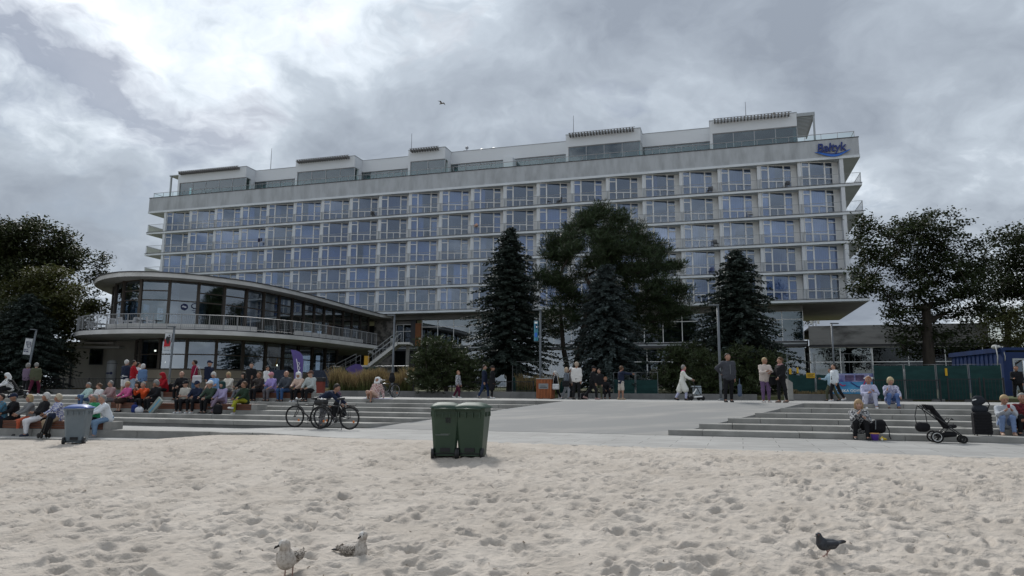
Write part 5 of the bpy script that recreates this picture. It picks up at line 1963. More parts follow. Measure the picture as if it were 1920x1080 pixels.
# slatted cabinet round a litter bin
m_slat = mat('cabinet_wood', (.36, .115, .04), rough=.6, col2=(.26, .08, .03), nscale=5, stretch=(3, 3, .4), ovary=.1)
pc = Vector((px_x(1023, 36.0, ZP), 36.0, ZP))
t = thing('slatted_cabinet', 'orange brown slatted timber cabinet with a metal notice plate', 'cabinet', pc, -.30)
w_, h_ = .38, .98
MB().box(-w_ + .02, w_ - .02, -w_ + .03, w_ - .02, .04, h_ - .03).build('core', m_black, t)
for i in range(10):
    x = -w_ + .076 * i
    MB().box(x + .005, x + .062, -w_, -w_ + .028, .02, h_).build('slat', m_slat, t)
for i in range(10):
    y = -w_ + .03 + .072 * i
    MB().box(w_ - .018, w_ + .008, y + .003, y + .070, .02, h_).build('side_board', m_slat, t)
MB().cbox(-w_ - .02, w_ + .02, -w_ - .02, w_ + .02, h_ + .001, h_ + .045, .01).build('top', m_walk, t)
MB().box(-.26, .24, -w_ - .014, -w_ - .002, .50, .76).build('notice_plate', m_galv, t)
m = MB(); m.box(-.2, .17, -w_ - .018, -w_ - .0145, .56, .59); m.box(-.16, .1, -w_ - .018, -w_ - .0145, .63, .65); m.build('print', m_black, t)
MB().box(w_ + .009, w_ + .02, -.2, .12, .55, .78).build('hatch', m_black, t)

# red planter tub by the stairs
t = thing('red_tub', 'dark red square tub beside the rightmost seated couple', 'planter tub', (px_x(598, 40, ZP), 40.0, ZP))
MB().cbox(-.26, .26, -.26, .26, 0, .85, .02).build('body', mat('tub_red', (.16, .03, .02), rough=.6), t)
MB().cbox(-.28, .28, -.28, .28, .851, 1.08, .03).build('lid', m_black, t)
# sloping end post by the dark pair of walkers
t = thing('info_lectern', 'slanted pale concrete post beside the person in black', 'post', (px_x(1484, 33.5, ZP), 33.5, ZP))
m = MB(); m.add([(-.13, 0, 0), (.10, 0, 0), (.10, 0, .85), (-.13, 0, 1.02), (-.13, .5, 0), (.10, .5, 0), (.10, .5, .85), (-.13, .5, 1.02)],
                [(0, 1, 2, 3), (7, 6, 5, 4), (0, 4, 5, 1), (1, 5, 6, 2), (2, 6, 7, 3), (3, 7, 4, 0)])
m.build('post', m_conc if False else m_step, t); MB().box(-.135, .105, -.004, .504, .0, .06).build('foot', m_dark, t)

# stack of old stones in wire baskets and sacks behind the fence
m_stone = mat('rubble_stone', (.30, .285, .25), rough=.95, col2=(.22, .21, .19), nscale=4, ovary=.2)


def stone_stack(px, Y, z0, nx, nz, label, sack):
    t = thing('stone_stack', label, 'stone pile', (px_x(px, Y, z0), Y, z0))
    w = .30
    for k in range(nz):
        for i in range(nx):
            x = (i - nx / 2) * w + (.1 if k % 2 else 0)
            MB().cbox(x + .01, x + w - random.uniform(.01, .05), random.uniform(-.05, .03), .5, k * .15, k * .15 + random.uniform(.12, .145), .025).build('stone', m_stone, t)
    if sack:
        m = MB(); m.ball((nx * w * .35, -.35, .25), (.75, .4, .42), 14, 8); m.build('sack', mat('sack_white', (.38, .37, .35), rough=.9, bump=.6, bscale=6, bdist=.05), t, True)
    return t


stone_stack(1672, 46.0, 2.9, 6, 5, 'pile of stacked stones with a white sack behind the green fence', True)
MB_ = MB(); MB_.box(-1.3, 1.3, -.7, .7, -.9, -.02)
MB_.build('pallet', m_dark, bpy.data.objects['stone_stack'])
stone_stack(1238, 47.0, 2.35, 4, 8, 'tall stack of stones behind the dwarf pine in the middle', False)
# white planter pot by the terrace door
p = hpt(33.4, 1.2, 7.3)
t = thing('plant_pot', 'white flower pot standing by the upper door beside the stone wall', 'pot', p)
MB().lathe([(.22, 0), (.34, .85), (.36, .9), (.32, .9), (.28, .8)], 14).build('pot', m_frame, t, True)
MB().ball((0, 0, .95), (.28, .28, .2), 8, 5).build('plant', lm_shrub, t)

# blue site container at the right edge
m_cont = mat('container_blue', (.007, .026, .10), rough=.6, spec=.3, col2=(.005, .018, .07), nscale=1.2)
Y = 36.5
cx0 = px_x(1826, Y + 2.8, ZP)
t = thing('site_container', 'blue corrugated site container with an open doorway at the right edge', 'container', (px_x(1888, Y, ZP), Y, ZP), -.12)
CW, CD, CH = 3.4, 5.6, 2.62
MB().box(.10, .45, 0, .12, .1, CH - .1).build('front_panel', m_cont, t)
MB().box(1.75, CW, 0, .12, .1, CH - .1).build('front_panel', m_cont, t)
MB().box(.45, 1.75, 0, .12, 2.2, CH - .1).build('front_panel', m_cont, t)
m = MB()
for i in range(24):
    y = .15 + (CD - .3) * i / 24
    dx = .035 if i % 2 else 0
    m.box(.02 + dx, .10, y, y + (CD - .3) / 24, .1, CH - .1)
m.build('corrugated_side', m_cont, t)['kind'] = 'stuff'
for x in (0, CW):
    MB().box(x - .02, x + .14, -.02, .13, 0, CH).build('corner_post', m_cont, t)
MB().box(-.02, CW + .1, -.03, .14, CH + .001, CH + .14).build('top_rail', m_cont, t)
MB().box(-.03, .13, .141, CD, CH - .09, CH + .12).build('side_rail', m_cont, t)
MB().box(-.01, CW + .1, .142, CD, CH + .121, CH + .15).build('roof', m_cont, t)
MB().box(.13, CW, .2, CD, .05, .1).build('floor', m_black, t)
MB().box(.12, CW, CD - .1, CD, .1, CH - .1).build('rear_panel', m_black, t)
m = MB(); m.box(.44, .53, -.03, .1, .1, 2.2); m.box(1.68, 1.77, -.03, .1, .1, 2.2); m.box(.531, 1.679, -.03, .1, 2.12, 2.2); m.build('door_frame', m_alu, t)
m = MB(); m.ball((-.15, .4, CH + .19), (.16, .18, .12), 9, 6); m.ball((.0, .35, CH + .18), (.11, .15, .09), 8, 5); m.tube([(-.3, .1, CH + .2), (-.36, -.06, CH - .3), (-.42, -.06, CH - .9)], .025, 5); m.tube([(0, .05, CH + .2), (.02, -.06, CH - .3), (.0, -.06, CH - .55)], .02, 5)
o = m.build('rope_bundle', mat('rope_white', (.42, .42, .40), rough=.9, bump=.5, bscale=20), None, True)
o.location = (px_x(1882, Y, 4), Y, ZP)
tag(o, 'white sheet bundle with hanging cords on the container roof', 'sheet')

# ------------------------------------------------------------------ people
SKIN = [(.36, .20, .14), (.31, .165, .11), (.40, .235, .17)]
m_eye = mat('eye_dark', (.02, .015, .012), rough=.4)
m_lip = mat('lip', (.30, .11, .09), rough=.5)


def fabric(c, c2=None, sc=26):
    key = 'fabric_%02d_%02d_%02d%s' % (int(c[0] * 99), int(c[1] * 99), int(c[2] * 99), '_p%d%d' % (int(c2[0] * 99), int(c2[2] * 99)) if c2 else '')
    if c2:
        return mat(key, c, rough=.85, spec=.15, col2=c2, nscale=sc, ndetail=2, nlo=.46, nhi=.54, bump=.35, bscale=9, bdist=.03)
    return mat(key, c, rough=.85, spec=.15, bump=.5, bscale=8, bdist=.04)


def head_template():
    P = [((0, .012, .035), (0, .02, .03), .098), ((0, -.030, -.02), (0, -.030, -.02), .072), ((0, -.045, -.075), (0, -.05, -.08), .040),
         ((-.035, -.06, .0), (-.035, -.06, .0), .034), ((.035, -.06, 0), (.035, -.06, 0), .034),
         ((0, -.098, .012), (0, -.112, -.022), .011, .016), ((-.082, .012, .012), (-.086, .02, -.02), .016, .012), ((.082, .012, .012), (.086, .02, -.02), .016, .012),
         ((0, .015, -.06), (0, .03, -.16), .056, .060)]
    V, F = blob(P, .0155, .03)
    m = MB(); m.cur = 0
    m.add(V, [tuple(f) for f in F])
    m.cur = 1
    for s in (-1, 1):
        m.ball((s * .034, -.091, .022), (.013, .008, .008), 6, 4)
        m.bar((s * .018, -.097, .044), (s * .052, -.090, .046), .008, .007)
    m.cur = 2
    m.ball((0, -.092, -.052), (.024, .010, .008), 8, 4)
    return np.array(m.v), m.f, np.array(m.mi)


HEAD = head_template()
_HAIR = {}


def hair_template(style):
    if style in _HAIR:
        return _HAIR[style]
    if style == 'short':
        P = [((0, .022, .052), (0, .03, .045), .099), ((0, .055, .0), (0, .055, -.02), .078, .07), ((-.07, .012, .05), (-.07, .03, .0), .036, .03), ((.07, .012, .05), (.07, .03, 0), .036, .03)]
    elif style == 'full':
        P = [((0, .018, .066), (0, .03, .055), .106), ((0, .06, .01), (0, .06, -.03), .09, .08), ((-.078, .0, .05), (-.086, .025, -.03), .044, .04), ((.078, .0, .05), (.086, .025, -.03), .044, .04)]
    elif style == 'bob':
        P = [((0, .018, .06), (0, .03, .05), .106), ((0, .06, 0), (0, .06, -.09), .085, .075), ((-.084, -.01, .03), (-.088, .01, -.09), .042, .036), ((.084, -.01, .03), (.088, .01, -.09), .042, .036)]
    elif style == 'bun':
        P = [((0, .022, .052), (0, .03, .045), .101), ((0, .055, .0), (0, .055, -.02), .078, .07), ((0, .115, .03), (0, .125, .03), .045), ((-.07, .0, .05), (-.07, .03, .0), .034, .03), ((.07, .0, .05), (.07, .03, 0), .034, .03)]
    elif style == 'bald':
        P = [((0, .06, .0), (0, .06, -.03), .066, .06), ((-.074, .022, .015), (-.07, .04, -.02), .030, .028), ((.074, .022, .015), (.07, .04, -.02), .030, .028)]
    elif style == 'cap':
        P = [((0, .015, .062), (0, .022, .058), .105), ((0, -.07, .055), (0, -.155, .042), .045, .030), ((-.05, -.07, .055), (.05, -.07, .055), .032), ((-.04, -.14, .043), (.04, -.14, .043), .016), ((0, .06, .0), (0, .06, -.02), .07, .06)]
    elif style == 'beanie':
        P = [((0, .016, .068), (0, .024, .06), .108), ((0, .03, .12), (0, .035, .15), .07, .05), ((-.06, -.05, .05), (.06, -.05, .05), .05)]
    elif style == 'hood':
        P = [((0, .025, .055), (0, .03, .05), .120), ((0, .06, -.02), (0, .07, -.12), .105, .10), ((-.085, -.02, .05), (-.085, .0, -.10), .042, .05), ((.085, -.02, .05), (.085, 0, -.10), .042, .05), ((-.07, -.03, .10), (.07, -.03, .10), .045), ((-.07, -.03, -.13), (.07, -.03, -.13), .05)]
    elif style == 'hat':
        P = [((0, .015, .07), (0, .02, .07), .104), ((-.09, -.09, .05), (.09, -.09, .05), .016), ((-.13, .0, .05), (.13, .0, .05), .02), ((-.09, .11, .05), (.09, .11, .05), .018), ((0, -.13, .045), (0, .15, .045), .02)]
    _HAIR[style] = blob(P, .019, .03)
    return _HAIR[style]


def rotm(ax, a):
    return np.array(Matrix.Rotation(a, 3, ax))


def limb_dir(fwd, out, side):
    f, o = R(fwd), R(out)
    return np.array([side * math.sin(o) * max(.25, abs(math.cos(f))) if True else 0, -math.sin(f), -math.cos(f) * math.cos(o)])


def shape_unit(v):
    return v / np.linalg.norm(v)


def person(label, loc, yaw, H=1.72, hip=None, lean=0, legs=None, arms=None, head=(0, 0), top=(.1, .1, .1), top2=None, bot=(.05, .05, .06), shoe=(.03, .03, .03),
           hair='short', hairc=(.08, .05, .03), skin=0, fat=1.0, coat=0.0, skirt=0.0, shorts=False, sleeves=1.0, hatc=None, group=None, collar=None, top3=None):
    """one figure: continuous skin surface with face and fingers, clothes as its children.  Faces -Y at yaw 0; loc is the point under the pelvis at foot level."""
    prg = np.random.default_rng(sum(map(ord, label)))
    j = lambda q, a: q + prg.uniform(-a, a)
    legs = legs or [(j(3, 5), 4, -2), (j(-2, 5), 4, j(-6, 4))]
    legs = [(tf, j(to, 5), sf) for tf, to, sf in legs]
    arms = [(j(uf, 7), j(uo, 4), j(ff, 9), fi) for uf, uo, ff, fi in (arms or [(3, 9, 12, 5), (3, 9, 12, 5)])]
    head = (j(head[0], 16), j(head[1], 7)); lean = j(lean, 4)
    if skin == 0:
        skin = int(prg.integers(0, 3))
    arms = arms or [(3, 9, 12, 5), (3, 9, 12, 5)]
    k = H / 1.75
    TH_, SH_, FT = .435, .415, .075
    u = np.array([0, -math.sin(R(lean)), math.cos(R(lean))])
    # legs
    L = []
    for side, (tf, to, sf) in zip((-1, 1), legs):
        h = np.array([side * .095, 0, 0])
        kn = h + shape_unit(limb_dir(tf, to, side)) * TH_
        an = kn + shape_unit(limb_dir(sf, to * .3, side)) * SH_
        L.append((h, kn, an))
    foot = min(q[2][2] for q in L) - FT
    hz = -foot if hip is None else hip / k
    up = np.array([0, 0, hz])
    L = [tuple(p + up for p in q) for q in L]
    h0 = up
    chest = h0 + u * .36; nb = h0 + u * .52
    hu = shape_unit(u + np.array([0, 0, 1.0]))
    hc = nb + hu * .165 + np.array([0, -.02, 0])
    A = []
    for side, (uf, uo, ff, fi) in zip((-1, 1), arms):
        s = h0 + u * .465 + np.array([side * .185, 0, 0])
        e = s + shape_unit(limb_dir(uf + lean * .3, uo, side)) * .295
        d = limb_dir(ff + lean * .3, 0, side); d = d + np.array([-side * math.sin(R(fi)), 0, 0])
        w = e + shape_unit(d) * .255
        A.append((s, e, w, shape_unit(w - e)))
    f = fat
    # ---- skin
    P = [(h0 + (-.06, 0, .02), h0 + (.06, 0, .02), .10 * f), (h0 + (-.05, 0, .0), chest + (-.06, 0, 0), .10 * f, .105 * f), (h0 + (.05, 0, 0), chest + (.06, 0, 0), .10 * f, .105 * f),
         (h0 + u * .455 + (-.14, 0, 0), h0 + u * .455 + (.14, 0, 0), .065), (nb - u * .05, hc + (0, .025, -.07), .058, .054)]
    for h, kn, an in L:
        P += [(h, kn, .082 * f, .054), (kn, an, .053, .034), (kn + (an - kn) * .12 + (0, .015, 0), kn + (an - kn) * .45 + (0, .012, 0), .05, .045)]
        P += [(an, an + (0, -.08, -.045), .036, .034)]
    for s, e, w, d in A:
        P += [(s, e, .050 * f, .040), (e, w, .039, .027), (w, w + d * .07, .030, .026)]
    V, F = blob(P, .030, .035)
    m = MB(); m.add(V, [tuple(q) for q in F])
    # face turned on the neck
    Rm = rotm('Z', R(head[0])) @ rotm('X', R(head[1] + lean * .45))
    hv = HEAD[0] @ Rm.T + hc
    o = len(m.v); m.v.extend(map(tuple, hv)); m.f.extend([tuple(i + o for i in q) for q in HEAD[1]]); m.mi.extend([int(q) for q in HEAD[2]])
    # fingers: four unequal ones with a bend and a thumb from the side of the palm
    for side, (s, e, w, d) in zip((-1, 1), A):
        a = shape_unit(np.cross(d, np.array([side * .9, .25, .1])) + 1e-6); n_ = shape_unit(np.cross(a, d))
        pal = w + d * .07
        for i, (of, ln) in enumerate(((-.024, .062), (-.008, .074), (.008, .070), (.023, .054))):
            b0 = pal + a * of; b1 = b0 + d * ln * .55 + n_ * .006 * side; b2 = b1 + d * ln * .40 - n_ * .016 * side
            m.tube([b0, b1, b2], [.0092, .0085, .0065], 5)
        b0 = w + d * .022 - a * .028; b1 = b0 + d * .030 - a * .022; b2 = b1 + d * .028 - a * .004
        m.tube([b0, b1, b2], [.011, .010, .008], 5)
    m.v = [(x * k, y * k, z * k) for x, y, z in m.v]
    sk = mat('skin_%d' % skin, SKIN[skin], rough=.55, spec=.3)
    body = m.build('person', [sk, m_eye, m_lip], None, True)
    body.location = loc; body.rotation_euler = (0, 0, yaw)
    tag(body, label, 'person', group)

    def cloth(name, prims, mt, h=.035, kk=.05):
        V, F = blob(prims, h, kk)
        if h > .025:        # folds: shallow creases running across the sleeves, waist and knees
            q = prg.uniform(0, 6, 4)
            c = V - V.mean(0); nrm = c / (np.linalg.norm(c * np.array([1, 1, .25]), axis=1)[:, None] + 1e-6) * np.array([1, 1, .25])
            w = np.sin(V[:, 2] * 38 + V[:, 0] * 17 + q[0]) * np.sin(V[:, 0] * 31 - V[:, 2] * 14 + q[1]) + .6 * np.sin(V[:, 2] * 71 - V[:, 1] * 40 + V[:, 0] * 22 + q[2])
            V = V + nrm * (w * .0075)[:, None]
        return link(name, np_mesh(name, V * k, F, mt, True), body)
    # ---- jacket / top
    hem = .05 + coat * .1
    J = [(h0 + (-.075, 0, -.02), chest + (-.075, .0, .02), .128 * f, .118 * f), (h0 + (.075, 0, -.02), chest + (.075, 0, .02), .128 * f, .118 * f), (h0 + (0, -.03 * f, .08), chest + (0, -.03, 0), .125 * f, .115 * f),
         (h0 + u * .44 + (-.145, 0, 0), h0 + u * .44 + (.145, 0, 0), .086), (nb - u * .06, nb + u * .005, .085, .072)]
    if coat:
        for side, (h, kn, an) in zip((-1, 1), L):
            J.append((h0 + (side * .08, 0, 0), h0 + (h - h0) + (kn - h) * min(1.15, coat) + (0, .02, 0), .135 * f, .155))
    for s, e, w, d in A:
        if sleeves >= .9:
            J += [(s, e, .075 * f, .062), (e, w - d * .02, .060, .047)]
        elif sleeves >= .5:
            J += [(s, e + (w - e) * .2, .072 * f, .060)]
        else:
            J += [(s, s + (e - s) * .6, .074 * f, .066)]
    cloth('jacket' if sleeves >= .9 else 'shirt', J, fabric(top, top2))
    if top3 is not None:      # open front showing the shirt under it
        c = chest + np.array([0, -.10 * f, .02])
        cloth('shirt_front', [(h0 + u * .12 + (0, -.125 * f, 0), h0 + u * .42 + (0, -.085, 0), .045, .045)], fabric(top3), .02)
    if collar is not None:
        cloth('scarf', [(nb + (-.05, -.03, -.0), nb + (.05, -.03, 0), .062), (nb + (-.05, .04, .0), nb + (.05, .04, 0), .062)], fabric(collar), .02)
    # ---- trousers or skirt
    T = [(h0 + (-.06, 0, .03), h0 + (.06, 0, .03), .126 * f)]
    for h, kn, an in L:
        if skirt:
            T.append((h, h + (kn - h) * skirt, .12 * f, .13))
        elif shorts:
            T.append((h, h + (kn - h) * .92, .098 * f, .088))
        else:
            T += [(h, kn, .096 * f, .074), (kn, kn + (an - kn) * .90, .073, .058)]
    if skirt:
        T.append((L[0][0] + (L[0][1] - L[0][0]) * skirt * .9, L[1][0] + (L[1][1] - L[1][0]) * skirt * .9, .12, .12))
    cloth('skirt' if skirt else ('shorts' if shorts else 'trousers'), T, fabric(bot))
    # ---- shoes
    ms = mat('shoe_%02d%02d%02d' % tuple(int(q * 99) for q in shoe), shoe, rough=.6)
    for h, kn, an in L:
        d = shape_unit(an - kn)
        tilt = np.clip(-d[1], -.5, .5)
        fd = shape_unit(np.array([0, -1, -.10 + tilt * .4]))
        so = an + np.array([0, .02, -.038])
        Vs, Fs = blob([(so + (0, .025, 0), so + fd * .15, .042, .038), (so + fd * .12, so + fd * .185, .036, .028), (so + (0, .0, .04), so, .045)], .02, .03)
        zf = so[2] - .036
        link('shoe', np_mesh('shoe', Vs * k, Fs, ms, True), body)
    # ---- hair or headgear
    def headpiece(name, style, mt):
        V, F = hair_template(style)
        link(name, np_mesh(name, (V @ Rm.T + hc) * k, F, mt, True), body)
    if hair in ('cap', 'beanie', 'hat', 'hood'):
        headpiece({'cap': 'cap', 'beanie': 'beanie', 'hat': 'hat', 'hood': 'hood'}[hair], hair, fabric(hatc or top))
        if hair in ('cap', 'hat'):
            headpiece('hair', 'bald', mat('hair_%02d%02d%02d' % tuple(int(q * 99) for q in hairc), hairc, rough=.7, bump=.6, bscale=60, bdist=.01))
    elif hair:
        headpiece('hair', hair, mat('hair_%02d%02d%02d' % tuple(int(q * 99) for q in hairc), hairc, rough=.7, bump=.6, bscale=60, bdist=.01))
    return body


# colours
BLACK = (.014, .014, .016); NAVY = (.016, .022, .045); WHITE = (.62, .62, .62); JEAN = (.075, .13, .24); GREY = (.17, .175, .18); DGREY = (.05, .052, .056); BEIGE = (.36, .29, .22)
CREAM = (.56, .53, .47); RED = (.30, .012, .02); MAG = (.22, .015, .045); PINK = (.50, .10, .24); ORANGE = (.55, .075, .02); GREEN = (.03, .22, .10); OLIVE = (.075, .08, .05)
LILAC = (.32, .28, .44); MAUVE = (.14, .10, .15); MINT = (.38, .52, .48); LIME = (.30, .30, .03); BLUE = (.20, .36, .62); PALE = (.50, .55, .60); MAROON = (.075, .012, .03); TAN = (.32, .24, .16)
HW = (.46, .45, .43); HG = (.20, .195, .185); HB = (.36, .26, .14); HBR = (.10, .055, .03); HD = (.022, .017, .014); HGI = (.22, .10, .05)
FS = -PHI          # facing straight down the steps

SIT_ARMS = [(32, 8, 62, 22), (32, 8, 62, 22)]
CROSS_ARMS = [(18, 6, 82, 62), (18, 6, 82, 62)]
PHONE_ARMS = [(28, 8, 105, 38), (28, 8, 105, 38)]
CHIN_ARMS = [(48, 6, 128, 25), (48, 6, 128, 25)]


def sit(label, px, b, foot_z, seat_h, yaw=FS, **kw):
    """seated: hips at seat height above the feet's level, thighs and shins solved so the soles rest on the ground"""
    kH = kw.get('H', 1.70) / 1.75
    kw['H'] = kw.get('H', 1.70)
    hip = (seat_h + .115)
    shin = kw.pop('shin', 8)
    c = np.clip((hip / kH - .075 - .415 * math.cos(R(shin))) / .435, -.8, .99)
    th = math.degrees(math.acos(c))
    kw.setdefault('legs', [(th, 9, -shin), (th, 7, shin * .2)])
    if kw.pop('crossed', False):
        kw['legs'] = [(th, 5, -4), (min(th + 16, 110), -6, 38)]
    kw.setdefault('arms', SIT_ARMS); kw.setdefault('lean', 8)
    p = on_steps(px, b, foot_z)
    p.z = foot_z
    return person(label, p, yaw, hip=hip, **kw)


def sit_line(label, px, P, dy, foot_z, seat_h, yaw, **kw):
    x = px_x(px, 24, foot_z + .4)
    for _ in range(6):
        y = along(P, x) + dy; x = px_x(px, y, foot_z + .4)
    kw.setdefault('lean', 8)
    q = sit(label, px, 0, foot_z, seat_h, yaw, **kw)
    q.location = (x, y, foot_z)
    return q


def stand(label, px, Y, yaw, z=ZP, **kw):
    return person(label, (px_x(px, Y, z), Y, z), yaw, **kw)


WALK = [(24, 3, -2), (-16, 3, -30)]
WALK2 = [(-14, 3, -26), (22, 3, 2)]
GB = 'people seated on the benches and steps'
GW = 'people standing and walking on the promenade'

# --- far left standing and sitting
sit('person in a white hoodie, hood up, sitting atop the far left steps', 18, 5.35, 1.47, .37, FS - .2, top=WHITE, bot=BLACK, hair='hood', hatc=WHITE, lean=18, head=(0, 12), shoe=WHITE, group=GB)
stand('white-haired person in a mauve jacket seen from behind beside the leaning lamp', 46, 37.5, 3.0, top=MAUVE, bot=BLACK, hair='full', hairc=HG, H=1.66, group=GW)
stand('person in an olive jacket and maroon trousers seen from behind at the far left', 63, 37.5, 3.3, top=OLIVE, bot=MAROON, hair='short', hairc=HG, H=1.74, shoe=WHITE, legs=WALK, group=GW)
LOWZ = .387
yl = -.65
sit_line('person in a dark shirt with a blue print, cut by the left photo edge', 4, K1, .25, LOWZ, .48, yl, top=(.09, .11, .12), top2=(.05, .19, .30), bot=NAVY, hair='short', hairc=HD, group=GB)
sit_line('person in a black coat and dark cap on the low front bench', 27, K1, .5, LOWZ, .48, yl, top=BLACK, bot=BLACK, hair='cap', hatc=NAVY, hairc=HG, group=GB, fat=1.1)
sit_line('blond person in a grey jacket with orange leggings, half hidden by the white-trousered man', 57, K1, .45, LOWZ, .48, yl, top=GREY, bot=(.45, .10, .05), hair='bob', hairc=HB, H=1.62, head=(15, 0), group=GB)
sit_line('white-haired person in a black jacket and white trousers on the front bench', 76, K1, .25, LOWZ, .48, yl, top=BLACK, top3=WHITE, bot=(.60, .60, .62), hair='full', hairc=HW, H=1.76, shoe=NAVY, head=(-12, -4), lean=-6, arms=[(25, 8, 88, 45), (25, 8, 88, 45)], fat=1.08, group=GB)
sit_line('blond-grey person in a blue and white blouse and beige trousers left of the grey bin', 109, K1, .25, LOWZ, .48, yl, top=WHITE, top2=(.12, .14, .34), bot=TAN, hair='full', hairc=(.42, .36, .27), H=1.66, shoe=WHITE, head=(-10, 0), group=GB)
sit_line('grey-haired person in a green jacket half hidden behind the grey bin', 177, K1, .3, LOWZ, .48, -.45, top=GREEN, bot=BLACK, hair='short', hairc=HG, H=1.66, group=GB)
sit_line('grey-haired person in a white jacket and jeans at the right end of the front bench', 203, K1, .25, LOWZ, .48, -.75, top=(.60, .63, .66), top2=None, bot=(.15, .23, .34), hair='short', hairc=HG, H=1.72, lean=22, head=(-5, -6), shoe=GREY, arms=[(40, 6, 60, 30), (40, 6, 60, 30)], group=GB)

# --- upper left groups
sit('person with sunglasses in a pale mint jacket seated on the left steps', 166, 3.25, 1.17, .165, -.6, top=MINT, bot=JEAN, hair='short', hairc=HG, group=GB)
sit('brown-haired person in a white t-shirt and pink skirt seated beside the mint jacket', 187, 3.25, 1.17, .165, -.5, top=WHITE, bot=(.50, .32, .34), skirt=.9, sleeves=.3, hair='bun', hairc=HBR, H=1.64, head=(-20, 0), arms=CROSS_ARMS, group=GB)
sit('grey-haired person in a dull rose jacket seated left of the pink jacket', 208, 2.35, 1.02, .385, -.4, top=(.30, .20, .20), bot=GREY, hair='short', hairc=HG, lean=14, group=GB)
sit('blond person in a bright pink jacket and dark brown skirt on the middle bench', 239, 2.35, 1.02, .37, -.5, top=PINK, bot=(.035, .022, .018), skirt=1.0, hair='short', hairc=HB, H=1.66, shoe=BLACK, group=GB)
sit('dark-haired person all in black between the pink and orange jackets', 257, 2.6, 1.02, .37, -.3, top=BLACK, bot=BLACK, hair='bob', hairc=HD, H=1.64, group=GB)
sit('grey-haired person in an orange-red jacket resting the chin on both hands', 273, 2.35, 1.02, .37, -.3, top=ORANGE, bot=BLACK, hair='short', hairc=HG, lean=26, head=(0, -8), arms=CHIN_ARMS, shoe=WHITE, group=GB)
sit('grey-haired person in a black sweater with a beach mat, on the middle bench', 292, 2.4, 1.02, .37, -.5, top=BLACK, bot=BLACK, hair='full', hairc=HG, H=1.76, head=(-10, 0), group=GB)
sit('person in a bright red hooded jacket bending forward on the top bench', 309, 5.3, 1.47, .37, -.5, top=RED, bot=BLACK, hair='hood', hatc=RED, lean=24, shoe=PALE, group=GB)
sit('bald bearded person in black on the top bench right of the red hood', 341, 5.3, 1.47, .37, -.2, top=BLACK, bot=BLACK, hair='bald', hairc=HD, fat=1.15, H=1.80, lean=16, group=GB)
sit('person in a beige polo shirt and black cap with white trainers on the middle bench', 347, 2.35, 1.02, .37, -.3, top=(.40, .38, .34), bot=BLACK, hair='cap', hatc=BLACK, hairc=HD, shoe=WHITE, sleeves=.3, arms=CROSS_ARMS, group=GB)
sit('person in a navy jacket and navy cap with white trainers on the middle bench', 368, 2.4, 1.02, .37, -.25, top=NAVY, bot=BLACK, hair='cap', hatc=NAVY, hairc=HD, shoe=WHITE, head=(0, 10), group=GB)
sit('person in a dark green jacket and white cap on the middle bench', 397, 2.35, 1.02, .37, -.45, top=(.035, .055, .04), bot=BLACK, hair='cap', hatc=WHITE, hairc=HG, fat=1.1, H=1.76, lean=14, head=(-20, 0), group=GB)
sit('person in a lilac jacket and dark green headscarf with crossed legs', 416, 2.4, 1.02, .37, -.4, top=LILAC, bot=(.20, .15, .20), hair='hood', hatc=(.02, .05, .05), H=1.66, crossed=True, group=GB)
sit('white-haired person in a light blue t-shirt on the top bench', 402, 5.3, 1.47, .37, -.3, top=BLUE, bot=DGREY, hair='full', hairc=HW, sleeves=.3, fat=1.1, lean=14, head=(0, 12), group=GB)
sit('person with sunglasses and a cream blanket jacket on the top bench', 428, 5.3, 1.47, .37, -.3, top=CREAM, bot=GREY, hair='full', hairc=HB, H=1.66, shoe=CREAM, group=GB)
sit('dark-haired person in a black jacket stretching grey legs on the top bench', 457, 5.3, 1.47, .37, -.6, top=BLACK, bot=(.12, .125, .14), hair='bob', hairc=HD, H=1.64, shin=-25, shoe=CREAM, group=GB)
sit('dark-haired person in a dark green top and lime trousers on the bench end', 459, 2.35, 1.02, .37, -.6, top=(.022, .04, .025), bot=LIME, hair='bun', hairc=HBR, H=1.68, crossed=True, shoe=WHITE, head=(-8, 0), group=GB)
sit('person in dark clothes with a hand on the forehead and a grey bag strap', 486, 5.3, 1.47, .37, -.4, top=(.06, .05, .045), top2=(.03, .025, .025), bot=BLACK, hair='short', hairc=HBR, fat=1.1, arms=[(55, 10, 150, 25), (30, 8, 70, 25)], group=GB)
sit('person in a lilac vest and pink cap holding a cup on the top bench', 510, 5.3, 1.47, .37, -.4, top=(.30, .24, .50), bot=(.12, .11, .12), hair='cap', hatc=(.50, .22, .26), hairc=HG, sleeves=.5, fat=1.1, H=1.66, arms=[(25, 10, 95, 30), (25, 8, 55, 15)], group=GB)
sit('bald person in a dark grey jacket and blue jeans on the top bench', 536, 5.3, 1.47, .37, -.35, top=(.055, .062, .075), bot=(.04, .09, .20), hair='bald', hairc=HG, H=1.78, fat=1.08, group=GB)
sit('person in a peach jacket and white headscarf beside the purple flag', 561, 5.3, 1.47, .37, -.35, top=(.50, .37, .30), bot=BLACK, hair='hood', hatc=WHITE, H=1.66, shoe=WHITE, fat=1.08, group=GB)
sit('person in a pale grey jacket and brown flat cap beside the dark red tub', 583, 5.3, 1.47, .37, -.45, top=(.36, .39, .38), bot=BLACK, hair='cap', hatc=(.09, .05, .04), hairc=HG, H=1.78, fat=1.15, head=(-35, 0), group=GB)

